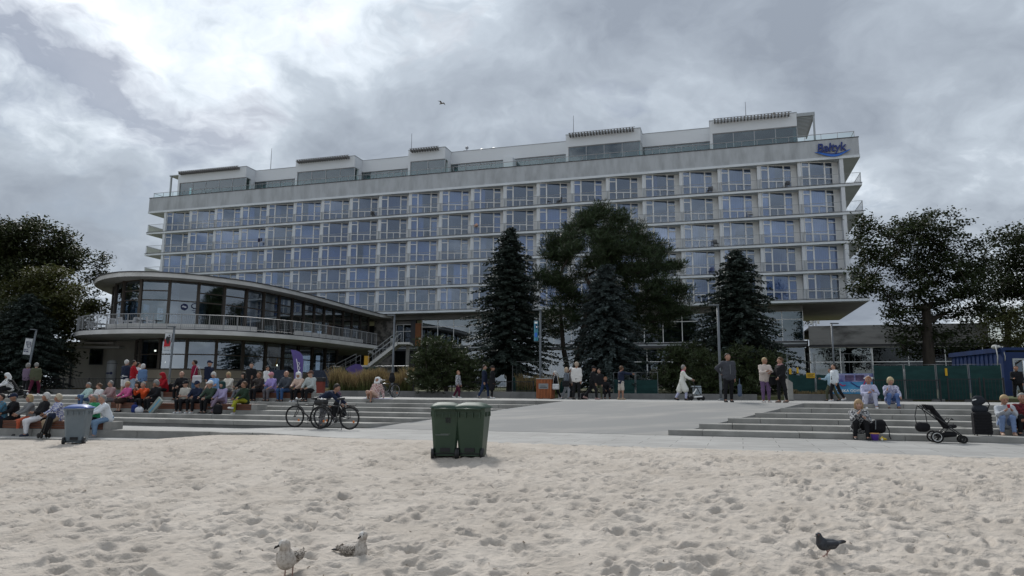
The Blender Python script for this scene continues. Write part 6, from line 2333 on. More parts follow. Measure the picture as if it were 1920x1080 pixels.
# --- standing behind the benches
stand('grey-haired person in a navy jacket and white shorts seen from behind on the left', 231, 34.5, 2.8, top=NAVY, bot=WHITE, shorts=True, hair='short', hairc=HW, H=1.76, group=GW)
stand('dark-haired person in a red jacket and pale jeans seen from behind', 246, 34.0, 2.2, top=RED, bot=(.25, .32, .40), hair='short', hairc=HD, H=1.72, arms=[(30, 8, 120, 20), (5, 8, 20, 5)], group=GW)
stand('dark-haired person in a white top half hidden behind the red jacket', 254, 35.0, 2.6, top=WHITE, bot=JEAN, hair='short', hairc=HD, H=1.66, group=GW)
stand('white-haired person in a denim jacket right of the red jacket', 264, 33.0, 2.9, top=(.10, .17, .30), bot=DGREY, hair='full', hairc=HW, H=1.50, group=GW)
stand('dark-haired person in a magenta hoodie and blue jeans carrying a white bag', 362, 34.0, -1.4, top=MAG, bot=(.07, .15, .27), hair='short', hairc=HD, H=1.76, group=GW)
stand('person in a navy jacket and navy cap walking behind the bench', 388, 34.0, 1.2, top=NAVY, bot=NAVY, hair='cap', hatc=NAVY, hairc=HG, H=1.76, legs=WALK, group=GW)
stand('person in a black hoodie standing behind the seated crowd', 468, 36.0, .4, top=BLACK, bot=BLACK, hair='short', hairc=HD, H=1.70, group=GW)
stand('dark-haired person in a white shirt walking behind the seated crowd', 497, 38.0, 1.3, top=WHITE, bot=JEAN, hair='bun', hairc=HD, H=1.62, group=GW)

# --- by the bicycles and on the top step
p = on_steps(600, -.05, ZW)
person('person in a navy jacket bending far forward over the bicycles', (p.x, p.y, ZW + .005), 1.35, H=1.76, lean=58, legs=[(16, 4, -10), (8, 4, -14)], arms=[(34, 4, 30, 5), (26, 4, 24, 5)], head=(0, -12), top=NAVY, bot=(.10, .10, .11), hair='short', hairc=HD, group=GB)
p = on_steps(641, .75, ZW)
sit('person in a purple beanie and black clothes sitting behind the right bicycle', 641, 1.22, .87, .165, -.8, top=BLACK, bot=BLACK, hair='beanie', hatc=(.11, .06, .09), shoe=WHITE, lean=16, head=(0, 8), H=1.62, arms=PHONE_ARMS, group=GB)
sit('person in a patterned cream shirt and white hat sitting at the top of the steps', 703, 5.3, 1.47, .16, -.5, top=(.55, .47, .42), top2=(.30, .14, .14), bot=(.50, .34, .27), shorts=True, hair='hood', hatc=WHITE, H=1.68, shin=20, lean=-12, head=(0, -18), shoe=BLACK, arms=[(20, 12, 75, 15), (-25, 10, -10, 0)], group=GB)

# --- walkers on the promenade
stand('person in a black and white blouse and maroon trousers walking before the dwarf pine', 858, 39.0, 1.2, top=(.52, .52, .55), top2=(.06, .06, .07), bot=MAROON, hair='short', hairc=HGI, H=1.50, legs=WALK, shoe=WHITE, group=GW)
stand('person in a navy jacket and jeans walking right beside the tall spruce', 908, 37.0, 1.45, top=NAVY, bot=(.02, .035, .08), hair='short', hairc=HD, H=1.76, legs=WALK2, shoe=GREY, collar=(.10, .16, .12), group=GW)
stand('person in a long black coat walking right in front of the spruce trunk', 923, 36.8, 1.45, top=BLACK, bot=BLACK, hair='hat', hatc=(.03, .025, .022), hairc=HBR, coat=.9, H=1.66, shoe=WHITE, group=GW)
stand('white-haired person in a black cardigan with a white bag beside the slatted cabinet', 1041, 36.0, -1.3, top=BLACK, bot=BLACK, hair='full', hairc=HW, H=1.42, shoe=WHITE, legs=WALK, group=GW)
stand('beige-haired person in grey clothes with a dark bag behind the white-shirted man', 1062, 35.8, 1.2, top=(.16, .18, .21), bot=(.24, .25, .27), hair='bob', hairc=(.36, .28, .20), H=1.60, sleeves=.5, shoe=GREY, legs=WALK, group=GW)
stand('person in a white cap and grey top just left of the white-shirted man', 1071, 36.2, 1.2, top=(.20, .18, .17), bot=BLACK, hair='cap', hatc=WHITE, hairc=HG, H=1.60, group=GW)
stand('grey-haired person in a white shirt and black trousers standing in the middle', 1082, 33.5, 2.5, top=(.60, .58, .56), bot=BLACK, hair='short', hairc=(.33, .26, .20), H=1.75, fat=1.12, head=(10, 0), group=GW)
stand('person in black with a backpack and dark cap walking right beside the white shirt', 1111, 34.0, 1.3, top=BLACK, bot=BLACK, hair='cap', hatc=BLACK, hairc=HD, H=1.62, legs=[(28, 3, 2), (-22, 3, -40)], shoe=(.30, .20, .19), fat=1.1, lean=8, group=GW)
stand('person in olive trousers half hidden behind the walker in black', 1124, 36.0, -.8, top=BLACK, bot=OLIVE, hair='short', hairc=HD, H=1.52, group=GW)
p_ = on_steps(1134, BACK - 1.2, ZP)
person('person in dark clothes sitting low at the foot of the bluish spruce', (p_.x, p_.y, ZP), .2, H=1.68, hip=.40, lean=12, legs=[(98, 8, -8), (98, 8, 4)], arms=SIT_ARMS, top=BLACK, bot=BLACK, hair='short', hairc=HGI, group=GB)
stand('person in a navy hoodie and beige shorts pointing to the right with one arm', 1165, 34.5, 1.95, top=NAVY, bot=(.45, .41, .36), shorts=True, hair='short', hairc=HBR, H=1.62, arms=[(86, 4, 88, 0), (5, 8, 20, 5)], shoe=TAN, group=GW)
stand('person in a long white coat and pink scarf pushing a walking frame', 1280, 33.0, 1.35, top=(.62, .62, .57), bot=(.42, .43, .58), hair='short', hairc=HG, coat=.95, H=1.66, legs=WALK, shoe=BLACK, collar=(.50, .08, .20), arms=[(38, 6, 60, 8), (38, 6, 60, 8)], lean=8, group=GW)
big_ = stand('big person in a grey zip jacket and black trousers with one hand on the hip', 1368, 26.5, .05, top=(.055, .058, .068), bot=BLACK, hair='short', hairc=HD, H=1.80, fat=1.22, arms=[(-18, 52, -5, 75), (4, 10, 8, 2)], head=(5, 0), shoe=BLACK, group=GW)
_m = MB(); _m.tube([(0, -.205, 1.02), (0, -.205, 1.15), (0, -.185, 1.38)], .010, 4)
_m.build('zip', m_galv, big_)
stand('person in a cream jacket and purple trousers looking at a phone', 1436, 26.8, .1, top=(.52, .45, .41), bot=(.135, .085, .165), hair='short', hairc=HB, H=1.66, arms=PHONE_ARMS, head=(0, 14), shoe=(.50, .47, .45), fat=1.1, group=GW)
stand('dark-haired person in black with a pink collar facing the cream jacket', 1466, 26.4, -1.25, top=BLACK, bot=BLACK, hair='bun', hairc=HBR, H=1.66, arms=[(18, 8, 85, 10), (10, 8, 60, 15)], collar=(.40, .22, .22), shoe=(.20, .14, .11), fat=1.08, legs=[(4, 5, 0), (-6, 5, -6)], group=GW)
stand('person in a white jacket over black clothes walking left past the blue banner', 1567, 33.5, -1.4, top=(.56, .60, .63), bot=BLACK, top3=BLACK, hair='short', hairc=HD, H=1.76, legs=[(20, 3, -4), (-20, 3, -34)], shoe=(.50, .5, .5), group=GW)
stand('person in a pale blue top half hidden behind the white-jacketed walker', 1560, 34.6, -1.4, top=(.30, .42, .50), bot=OLIVE, hair='short', hairc=HD, H=1.62, arms=[(35, 8, 95, 0), (5, 8, 20, 5)], legs=WALK, group=GW)

# --- right steps
sit('ginger-haired person in pale lilac clothes and white trainers on the top right step', 1630, 5.35, 1.47, .16, -.3, top=(.42, .43, .58), top2=(.34, .34, .46), bot=(.46, .47, .58), hair='short', hairc=HGI, shin=14, lean=14, head=(-18, 0), shoe=WHITE, arms=[(35, 10, 105, 45), (35, 10, 105, 45)], group=GB)
sit('curly blond person in a patterned shirt and rolled blue jeans on the top right step', 1671, 5.35, 1.47, .16, -.25, top=(.48, .48, .58), top2=(.22, .22, .32), bot=(.10, .16, .34), hair='full', hairc=(.45, .36, .22), shin=12, lean=12, shoe=(.12, .08, .06), arms=[(35, 10, 125, 5), (35, 12, 60, 5)], H=1.62, group=GB)
sit('blond person in a black and white checked jacket eating on the lowest right step', 1611, .24, ZW + .01, .16, -.25, top=(.05, .05, .055), top2=(.40, .40, .40), bot=BLACK, hair='bob', hairc=(.33, .22, .12), shin=16, lean=14, head=(-14, 4), shoe=BLACK, arms=[(40, 8, 130, 30), (30, 8, 110, 45)], fat=1.08, group=GB)
sit('person in a grey sweater with a dark headband and red cup on the right steps', 1886, 1.25, .87, .17, -.4, top=(.36, .38, .41), bot=(.17, .24, .40), hair='bun', hairc=HB, shin=6, lean=20, head=(8, 8), shoe=(.40, .27, .2), arms=[(40, 8, 125, 32), (40, 8, 125, 32)], group=GB)
sit('person in a dark red checked shirt cut off at the right photo edge', 1922, 1.25, .87, .17, -.4, top=(.13, .02, .025), top2=(.05, .01, .015), bot=BLACK, hair='short', hairc=HG, H=1.78, fat=1.1, group=GB)
stand('person in black standing in the container doorway at the right edge', 1911, 35.0, -.6, top=BLACK, bot=BLACK, hair='short', hairc=HD, H=1.78, arms=[(20, 8, 90, 20), (5, 8, 20, 5)], group=GW)

# ------------------------------------------------------------------ wheelie bins
m_bin = mat('bin_green', (.030, .055, .034), rough=.45, spec=.35, col2=(.040, .068, .044), nscale=2.5, nlo=.45, nhi=.75)
m_binlid = mat('bin_lid_green', (.030, .058, .042), rough=.6, spec=.25)
m_bing = mat('bin_grey', (.13, .16, .18), rough=.45, spec=.4, col2=(.155, .185, .205), nscale=2.5)
m_binblue = mat('bin_lid_blue', (.03, .075, .25), rough=.5, spec=.5)


def wheelie_bin(loc, rz, label, W=.60, D=.74, H=1.05, mb=m_bin, ml=m_binlid, lid_tilt=0.0, group='wheeled rubbish bins on the sand', sticker=False, mound=.16):
    """back (wheels and hinge) towards -Y"""
    t = thing('wheelie_bin', label, 'rubbish bin', loc, rz, group)
    zb, zt = .06, H - .07
    def ring(z, f, c=.05):
        w = W * (.80 + .20 * f) / 2; d0 = -D * .5 * (.80 + .20 * f) + .02 * (1 - f) ; d1 = D * .5 * (.74 + .26 * f)
        return [(-w + c, d0, z), (w - c, d0, z), (w, d0 + c, z), (w, d1 - c, z), (w - c, d1, z), (-w + c, d1, z), (-w, d1 - c, z), (-w, d0 + c, z)]
    m = MB()
    rs = [ring(zb, 0), ring(zb + .18, .12), ring(zt - .12, .93), ring(zt - .1, .99), ring(zt, 1.0)]
    vs = [p for r_ in rs for p in r_]
    fs = [(i * 8 + k, i * 8 + (k + 1) % 8, (i + 1) * 8 + (k + 1) % 8, (i + 1) * 8 + k) for i in range(4) for k in range(8)]
    fs += [tuple(range(7, -1, -1)), tuple(range(32, 40))]
    m.add(vs, fs)
    m.build('body', mb, t)
    m = MB()
    r1 = ring(zt - .01, 1.09, .06); r2 = ring(zt + .035, 1.12, .06); r0 = ring(zt - .05, 1.05, .06)
    m.add(r0 + r1 + r2, [(i * 8 + k, i * 8 + (k + 1) % 8, (i + 1) * 8 + (k + 1) % 8, (i + 1) * 8 + k) for i in range(2) for k in range(8)] + [tuple(range(7, -1, -1)), tuple(range(16, 24))])
    m.build('rim', mb, t)
    m = MB()
    for x in (-W * .36, -W * .12, W * .12, W * .36):
        m.box(x - .012, x + .012, -D * .5 - .045, -D * .5 + .015, zt - .16, zt - .051)
    for s_ in (-1, 1):
        for y in (-.2, -.1, .15, .25):
            m.box(s_ * W * .5 - .012, s_ * W * .5 + .018, y - .01, y + .01, zt - .14, zt - .051)
    m.build('rib', mb, t)['kind'] = 'stuff'
    # domed lid with a rolled edge
    m = MB(); nx, ny = 8, 8; vs = []
    for j in range(ny + 1):
        for i in range(nx + 1):
            u, v = i / nx * 2 - 1, j / ny * 2 - 1
            dome = .09 * (1 - u ** 4) * (1 - abs(v) ** 3) + .012
            vs.append((u * W * .545, v * D * .56 + .0, zt + .04 + dome + (.02 * (1 - abs(u)) if v > .9 else 0)))
    q = nx + 1
    fs = [(j * q + i, j * q + i + 1, (j + 1) * q + i + 1, (j + 1) * q + i) for j in range(ny) for i in range(nx)]
    k = len(vs)
    edge = [i for i in range(nx)] + [j * q + nx for j in range(ny)] + [ny * q + nx - i for i in range(nx)] + [(ny - j) * q for j in range(ny)]
    for e in edge:
        x, y, z = vs[e]; vs.append((x * 1.012, y * 1.012, zt + .03))
    n = len(edge)
    fs += [(edge[i], k + i, k + (i + 1) % n, edge[(i + 1) % n]) for i in range(n)]
    m.add(vs, fs)
    lid = m.build('lid', ml, t, True, recalc=True)
    if lid_tilt:
        lid.rotation_euler = (lid_tilt, 0, 0)
        lid.location = (0, -.5 * D + .5 * D * math.cos(lid_tilt) + zt * math.sin(lid_tilt), zt * (1 - math.cos(lid_tilt)) + .5 * D * math.sin(lid_tilt))
    m = MB(); m.tube([(-W * .42, -D * .5 - .07, zt + .01), (W * .42, -D * .5 - .07, zt + .01)], .018, 8); m.bar((-W * .3, -D * .5, zt), (-W * .3, -D * .5 - .07, zt + .01), .03); m.bar((W * .3, -D * .5, zt), (W * .3, -D * .5 - .07, zt + .01), .03)
    m.build('handle', mb, t, True)
    for s_ in (-1, 1):
        m = MB(); R_ = .115
        prof = [(R_ * .3, -.028), (R_ * .88, -.030), (R_, -.018), (R_, .018), (R_ * .88, .030), (R_ * .3, .028)]
        m.lathe(prof, 20)
        o = m.build('wheel', m_blk, t, True); o.rotation_euler = (0, math.pi / 2, 0); o.location = (s_ * (W * .40 + .02), -D * .5 * .80 + .02, R_ - .01)
        m = MB(); m.lathe([(R_ * .32, -.033), (R_ * .32, .033)], 12); m.build('hub', mb, o)
    m = MB(); m.tube([(-W * .42, -D * .4 + .02, .105), (W * .42, -D * .4 + .02, .105)], .014, 6); m.build('axle', m_black, t)
    MB().box(-.10, .10, -D * .5 * .80 - .02, -D * .5 * .80 + .02, .14, .22).build('label_plate', m_black, t)
    if sticker:
        yb = -D * .5 * (.80 + .20 * .75)
        m = MB(); m.box(-.01, .11, yb - .012, yb - .004, .80, .815)
        for r_ in range(3):
            m.box(.0, .045, yb - .014, yb - .002, .72 + .028 * r_, .74 + .028 * r_); m.box(.055, .10, yb - .014, yb - .002, .715 + .03 * r_, .735 + .03 * r_)
        m.build('sticker', m_black, t)
        m = MB(); m.box(-.20, .06, yb + .03, yb + .045, .47, .478); m.box(-.1, .10, yb + .032, yb + .046, .49, .495)
        m.build('scratch', m_galv, t)
    return t


def sand_pt(px, py):
    """where the photo's pixel meets the sand"""
    a, b_ = px - 960, py - 540
    u = a * math.cos(ROLL) + b_ * math.sin(ROLL); v = -a * math.sin(ROLL) + b_ * math.cos(ROLL)
    d = (u / FPX, math.cos(PITCH) + v / FPX * math.sin(PITCH), math.sin(PITCH) - v / FPX * math.cos(PITCH))
    t = 2.5
    while t < 40:
        x, y, z = d[0] * t, d[1] * t, EYE + d[2] * t
        if z < float(sand_z(x, y)):
            break
        t += .01
    return Vector((x, y, float(sand_z(x, y))))


p = sand_pt(835, 858)
YB = p.y
xb = px_x(836, YB, .6)
wheelie_bin((px_x(834, YB + .25, .6), YB + .25, float(sand_base(xb, YB)) - .04), .10, 'left one of the two green wheelie bins, with a dark sticker on its back', sticker=True, W=.58)
wheelie_bin((px_x(886, YB + .22, .6), YB + .22, float(sand_base(xb, YB)) - .04), -.16, 'right one of the two green wheelie bins, its domed lid shining', W=.60)
p = sand_pt(144, 832)
wheelie_bin((px_x(143, p.y + .2, .4), p.y + .2, float(sand_base(p.x, p.y)) - .02), .32, 'grey wheelie bin with a blue lid in front of the low bench on the left', W=.60, D=.80, H=1.08, mb=m_bing, ml=m_binblue)

# ------------------------------------------------------------------ bicycles
m_bk = mat('bike_black', (.014, .014, .015), rough=.35, spec=.5)
m_tyre = mat('tyre', (.012, .012, .012), rough=.8)
m_steel = mat('bike_steel', (.45, .45, .46), rough=.3, metal=.8)
m_orange = emit_mat('x', (1, 1, 1), 0) if False else mat('reflector_orange', (.60, .16, .02), rough=.3, spec=.6)
m_bkred = mat('bike_red', (.42, .06, .03), rough=.35, spec=.5)


def bicycle(label, loc, rz, accent, frame=m_bk, Rw=.345, basket=False, lean=.06, rack=True, bag=False):
    """side view along X, front wheel at -X"""
    t = thing('bicycle', label, 'bicycle', loc, rz, 'parked bicycles')
    t.rotation_euler = (lean, 0, rz)
    fx, rx = -.54, .54
    for x, rot in ((fx, .0), (rx, 0)):
        ang = np.linspace(0, 2 * math.pi, 28, endpoint=False)
        w = MB(); w.tube([(Rw * math.cos(a_), 0, Rw * math.sin(a_)) for a_ in ang], .021, 6, closed=True)
        wo = w.build('wheel', m_tyre, t, True); wo.location = (x, 0, Rw + .02)
        w = MB(); w.tube([((Rw - .033) * math.cos(a_), 0, (Rw - .033) * math.sin(a_)) for a_ in ang], .011, 5, closed=True); w.build('rim', m_bk if frame is m_bk else m_steel, wo, True)
        w = MB()
        for k in range(16):
            a_ = 2 * math.pi * k / 16
            w.tube([(.02 * math.cos(a_ + .8), .02 * (-1) ** k, .02 * math.sin(a_ + .8)), ((Rw - .035) * math.cos(a_), 0, (Rw - .035) * math.sin(a_))], .0016, 3, caps=False)
        w.build('spokes', m_steel, wo)['kind'] = 'stuff'
        w = MB(); w.tube([(0, -.04, 0), (0, .04, 0)], .022, 8); w.build('hub', m_bk, wo)
        w = MB(); w.box(Rw * .42 - .02, Rw * .42 + .035, -.012, .012, -.15, -.08); o = w.build('reflector', m_orange, wo)
    bb = (.06, 0, .30); st_ = (.19, 0, .80); hd0 = (-.40, 0, .66); hd1 = (-.435, 0, .80); ra = (rx, 0, Rw + .02)
    f = MB(); f.tube([hd0, bb], .022, 8); f.tube([bb, st_], .017, 8); f.tube([hd0, hd1], .022, 8)
    f.tube([(-.42, 0, .76), (.175, 0, .735)] if not basket else [(-.42, 0, .74), (.10, 0, .40)], .017, 8)
    for s_ in (-1, 1):
        f.tube([(bb[0], s_ * .02, bb[2]), (ra[0], s_ * .05, ra[2])], .010, 6); f.tube([(st_[0] - .01, s_ * .02, st_[2] - .07), (ra[0], s_ * .05, ra[2])], .008, 6)
    f.build('frame', frame, t, True)
    f = MB(); f.tube([(-.36, .024, .752), (.10, .024, .735)], .014, 6); f.tube([(-.32, .024, .60), (-.02, .024, .37)], .009, 6)
    f.build('accent_stripe', accent, t, True)
    f = MB()
    for s_ in (-1, 1):
        f.tube([(-.40, s_ * .05, .64), (-.46, s_ * .055, .50), (fx, s_ * .05, Rw + .02)], [.015, .014, .010], 6)
    f.bar((-.40, -.06, .65), (-.40, .06, .65), .035); f.build('fork', frame, t, True)
    f = MB(); f.tube([(-.435, 0, .80), (-.45, 0, .90)], .016, 8); f.tube([(-.36, -.31, .93), (-.44, -.2, .925), (-.47, 0, .91), (-.44, .2, .925), (-.36, .31, .93)], .013, 7)
    f.build('handlebar', m_bk if not basket else m_steel, t, True)
    f = MB(); f.ball((-.475, 0, .955), (.035, .045, .035), 8, 5); f.build('headlamp', m_frame, t)
    for s_ in (-1, 1):
        f = MB(); f.tube([(-.41, s_ * .24, .928), (-.35, s_ * .32, .931)], .019, 7); f.build('grip', m_blk, t)
    f = MB(); f.tube([st_, (.215, 0, .93)], .013, 7); f.build('seat_post', m_steel, t)
    V, F = blob([((.10, 0, .955), (.22, 0, .965), .024, .045), ((.22, -.045, .965), (.30, -.06, .97), .04), ((.22, .045, .965), (.30, .06, .97), .04)], .014, .03)
    link('saddle', np_mesh('saddle', V, F, m_blk, True), t)
    f = MB(); f.lathe([(.02, -.02), (.09, -.006), (.092, .0), (.09, .006), (.02, .02)], 18); o = f.build('chainring', m_bk, t); o.rotation_euler = (math.pi / 2, 0, 0); o.location = (bb[0], -.045, bb[2])
    f = MB(); f.bar((bb[0], -.07, bb[2]), (bb[0] - .09, -.075, bb[2] - .14), .022, .014); f.bar((bb[0], .07, bb[2]), (bb[0] + .09, .075, bb[2] + .14), .022, .014); f.build('crank', m_steel, t)
    for s_, dx, dz in ((-1, -.09, -.14), (1, .09, .14)):
        f = MB(); f.box(bb[0] + dx - .045, bb[0] + dx + .045, s_ * .075 - .05, s_ * .075 + .05, bb[2] + dz - .012, bb[2] + dz + .012); f.build('pedal', m_blk, t)
    f = MB(); f.bar((bb[0], -.05, bb[2] + .085), (rx, -.05, Rw + .06), .008); f.bar((bb[0], -.05, bb[2] - .085), (rx, -.05, Rw - .02), .008); f.build('chain', m_bk, t)
    f = MB(); f.tube([(.30, -.05, .30), (.38, -.20, .01)], .010, 6); f.build('kickstand', m_bk, t)
    for x0_, x1_, a0, a1 in ((rx, rx, .55, 2.5), (fx, fx, .2, 1.5)):
        f = MB(); q = [(x0_ - (Rw + .045) * math.cos(math.pi - a_) , 0, Rw + .02 + (Rw + .045) * math.sin(a_)) for a_ in np.linspace(a0, a1, 8)]
        f.tube(q, .017, 5)
        if rack or x0_ > 0:
            f.build('mudguard', m_blk, t)
    if rack:
        f = MB(); f.bar((.26, -.05, .78), (.80, -.05, .76), .014); f.bar((.26, .05, .78), (.80, .05, .76), .014); f.bar((.80, -.05, .76), (.80, .05, .76), .014); f.bar((.5, -.055, .775), (rx + .02, -.055, Rw + .02), .010); f.bar((.5, .055, .775), (rx + .02, .055, Rw + .02), .010)
        f.build('luggage_rack', m_bk, t)
    if bag:
        V, F = blob([((.30, -.0, .84), (.62, 0, .84), .10), ((.34, 0, .88), (.6, 0, .88), .08)], .03, .05)
        link('rack_bag', np_mesh('rack_bag', V, F, m_blk, True), t)
    return t


def bike_at(px0, px1, b, z):
    """wheel hubs seen at columns px0 (front) and px1 (rear)"""
    a = on_steps(px0, b, z); c = on_steps(px1, b, z); mid = (a + c) / 2; d = c - a
    return (mid.x, mid.y, z), math.atan2(d.y, d.x)


l, r_ = bike_at(546, 612, -.75, ZW)
bicycle('left black bicycle with a red line on its frame and a black rack bag', l, r_, m_bkred, bag=True, rack=True)
l, r_ = bike_at(620, 656, -1.15, ZW)
l2, r2 = bike_at(596, 658, -1.25, ZW)
bicycle('right black bicycle with orange red stripes and an empty rear rack, nearest the ramp', l2, r_, m_bkred)
pb = Vector((px_x(726, 38.5, ZP), 38.5, ZP))
t = bicycle('dark grey city bicycle with a black coat on it beside the lamp post', (pb.x, pb.y, ZP), .9, m_steel, frame=mat('bike_grey', (.07, .07, .075), rough=.4), basket=True, lean=.03)
V, F = blob([((.28, 0, 1.0), (.28, 0, 1.30), .16, .12), ((.2, -.1, 1.1), (.4, .1, 1.05), .15)], .03, .08)
V = V + np.array([0, 0, -.06])
o = link('coat', np_mesh('coat', V, F, fabric(BLACK), True), None); o.location = (pb.x + .02, pb.y - .05, ZP); o.rotation_euler = (0, 0, .9)
tag(o, 'black coat draped over the saddle of the city bicycle', 'coat')

# ------------------------------------------------------------------ birds
m_gull = mat('gull_breast', (.46, .42, .375), rough=.9, col2=(.25, .22, .19), nscale=34, ndetail=6, nlo=.42, nhi=.70, bump=.4, bscale=60, bdist=.01)
m_gullw = mat('gull_mottled', (.42, .38, .33), rough=.9, col2=(.09, .075, .062), nscale=70, ndetail=2, nlo=.42, nhi=.56, bump=.5, bscale=50, bdist=.01)
m_gullh = mat('gull_head', (.58, .56, .53), rough=.9, col2=(.27, .25, .225), nscale=40, nlo=.5, nhi=.75)
m_beak = mat('beak_dark', (.02, .018, .018), rough=.4)
m_leg = mat('bird_leg', (.30, .19, .16), rough=.6)


def bird_eye(o, pos, r):
    m = MB()
    for s_ in (-1, 1):
        m.ball((s_ * pos[0], pos[1], pos[2]), (r * .6, r, r), 8, 6)
    m.build('eyes', m_eye, o, True)


def gull(label, loc, rz, sitting, turn=0.0):
    z0 = .085 if sitting else .125
    # body faces -Y
    P = [((0, -.06, z0 + .055), (0, .10, z0 + .05), .088, .072), ((0, .10, z0 + .05), (0, .24, z0 + .05), .060, .022), ((0, -.09, z0 + .05), (0, -.09, z0 + .05), .080)]
    hx = .0
    hz = z0 + (.235 if sitting else .20); hy = -.125
    P += [((0, -.10, z0 + .09), (hx, hy, hz - .01), .060, .040), ((hx, hy, hz), (hx, hy - .018, hz + .002), .043, .036)]
    V, F = blob(P, .012, .04)
    t = link('seagull', np_mesh('seagull', V, F, [m_gull], True), None, loc, (0, 0, rz))
    tag(t, label, 'seagull', 'gulls on the sand')
    V, F = blob([((hx, hy, hz + .002), (hx, hy - .02, hz + .004), .0455, .038), ((0, hy + .005, hz - .02), (0, hy + .01, hz - .05), .044, .042)], .009, .02)
    cx_, cy_ = 0.0, hy + .004
    def tw(V):
        V = np.array(V); c_, s_ = math.cos(turn), math.sin(turn)
        x, y = V[:, 0] - cx_, V[:, 1] - cy_
        return np.stack([cx_ + x * c_ - y * s_, cy_ + x * s_ + y * c_, V[:, 2]], 1)
    hd = link('head', np_mesh('head', tw(V), F, m_gullh, True), t)
    V, F = blob([((0, hy - .045, hz - .004), (0, hy - .082, hz - .014), .0135, .010), ((0, hy - .082, hz - .014), (0, hy - .097, hz - .026), .010, .006)], .005, .008)
    link('beak', np_mesh('beak', tw(V), F, m_beak, True), t)
    m = MB()
    for s_ in (-1, 1):
        m.ball((s_ * .034, hy - .030, hz + .012), (.006, .008, .008), 8, 6)
    m.v = [tuple(q) for q in tw(m.v)]
    m.build('eyes', m_eye, hd, True)
    for s_ in (-1, 1):
        V, F = blob([((s_ * .072, -.04, z0 + .085), (s_ * .058, .12, z0 + .068), .040, .036), ((s_ * .058, .12, z0 + .068), (s_ * .022, .27, z0 + .065), .032, .010), ((s_ * .076, -.02, z0 + .055), (s_ * .062, .10, z0 + .04), .034, .028)], .011, .03)
        w = link('wing', np_mesh('wing', V, F, m_gullw, True), t)
        m = MB()
        for k in range(5):      # rows of wing coverts and flight feathers
            y = .02 + .045 * k
            m.add([(s_ * (.100 - .012 * k), y, z0 + .10 - .004 * k), (s_ * (.104 - .012 * k), y + .05, z0 + .088 - .003 * k), (s_ * (.085 - .012 * k), y + .075, z0 + .08), (s_ * (.09 - .012 * k), y + .02, z0 + .112)], [(0, 1, 2, 3)])
        m.build('feathers', m_gullw, w)['kind'] = 'stuff'
    V, F = blob([((0, .20, z0 + .05), (0, .32, z0 + .045), .020, .012), ((-.02, .25, z0 + .047), (-.03, .33, z0 + .044), .012, .008), ((.02, .25, z0 + .047), (.03, .33, z0 + .044), .012, .008)], .009, .02)
    link('tail', np_mesh('tail', V, F, m_beak if sitting else m_gullw, True), t)
    if not sitting:
        for s_ in (-1, 1):
            m = MB(); m.tube([(s_ * .035, .0, z0 + .01), (s_ * .036, .004, .09), (s_ * .036, -.004, .008)], [.012, .007, .006], 6)
            for dx in (-.022, 0, .022):
                m.tube([(s_ * .036, -.004, .008), (s_ * .036 + dx, -.06, .004)], [.006, .003], 4)
            m.add([(s_ * .036, -.004, .010), (s_ * .036 - .022, -.055, .006), (s_ * .036 + .022, -.055, .006)], [(0, 1, 2)])
            m.build('leg', m_leg, t)
    return t


p = sand_pt(541, 1083)
gull('standing young seagull with a speckled breast at the bottom of the photo', (p.x, p.y, p.z - .005), -.10, False, -.75).scale = (1.02, 1.02, 1.02)
p = sand_pt(668, 1040)
gull('young seagull lying on the sand with its neck stretched up', (p.x - .02, p.y, p.z - .09), 1.15, True, -1.55).scale = (.90, .84, .92)

# pigeon
m_pig = mat('pigeon_grey', (.045, .05, .058), rough=.7, col2=(.022, .024, .03), nscale=14, nlo=.4, nhi=.65, bump=.3, bscale=50, bdist=.01)
m_pign = mat('pigeon_neck', (.012, .017, .018), rough=.4, spec=.5, col2=(.02, .016, .026), nscale=12)
p = sand_pt(1552, 1046)
P = [((0, -.05, .135), (0, .07, .13), .062, .048), ((0, .07, .13), (0, .16, .142), .040, .020), ((0, -.075, .16), (0, -.095, .215), .048, .030)]
V, F = blob(P, .009, .03)
pg = link('pigeon', np_mesh('pigeon', V, F, m_pig, True), None, (p.x, p.y, p.z), (0, 0, -1.22))
tag(pg, 'dark grey pigeon walking on the sand at the lower right', 'pigeon')
V, F = blob([((0, -.105, .232), (0, -.112, .234), .026, .022), ((0, -.078, .165), (0, -.10, .222), .0495, .0285)], .007, .015); hd = link('head', np_mesh('head', V, F, m_pign, True), pg)
V, F = blob([((0, -.130, .228), (0, -.153, .220), .007, .004)], .003, .004); link('beak', np_mesh('beak', V, F, mat('pigeon_beak', (.16, .15, .14), rough=.5), True), pg)
m = MB()
for s_ in (-1, 1):
    m.ball((s_ * .021, -.118, .238), (.004, .005, .005), 6, 5)
m.build('eyes', mat('pigeon_eye', (.35, .10, .03), rough=.3), hd)
for s_ in (-1, 1):
    V, F = blob([((s_ * .048, -.035, .145), (s_ * .040, .08, .14), .032, .026), ((s_ * .04, .08, .14), (s_ * .018, .175, .148), .022, .008)], .008, .02)
    w = link('wing', np_mesh('wing', V, F, mat('pigeon_wing', (.028, .03, .036), rough=.7, col2=(.07, .075, .085), nscale=22, nlo=.5, nhi=.62, stretch=(1, .35, 1)), True), pg)
V, F = blob([((0, .13, .138), (0, .215, .150), .018, .014), ((-.015, .15, .14), (-.022, .22, .15), .012), ((.015, .15, .14), (.022, .22, .15), .012)], .008, .02); link('tail', np_mesh('tail', V, F, m_beak, True), pg)
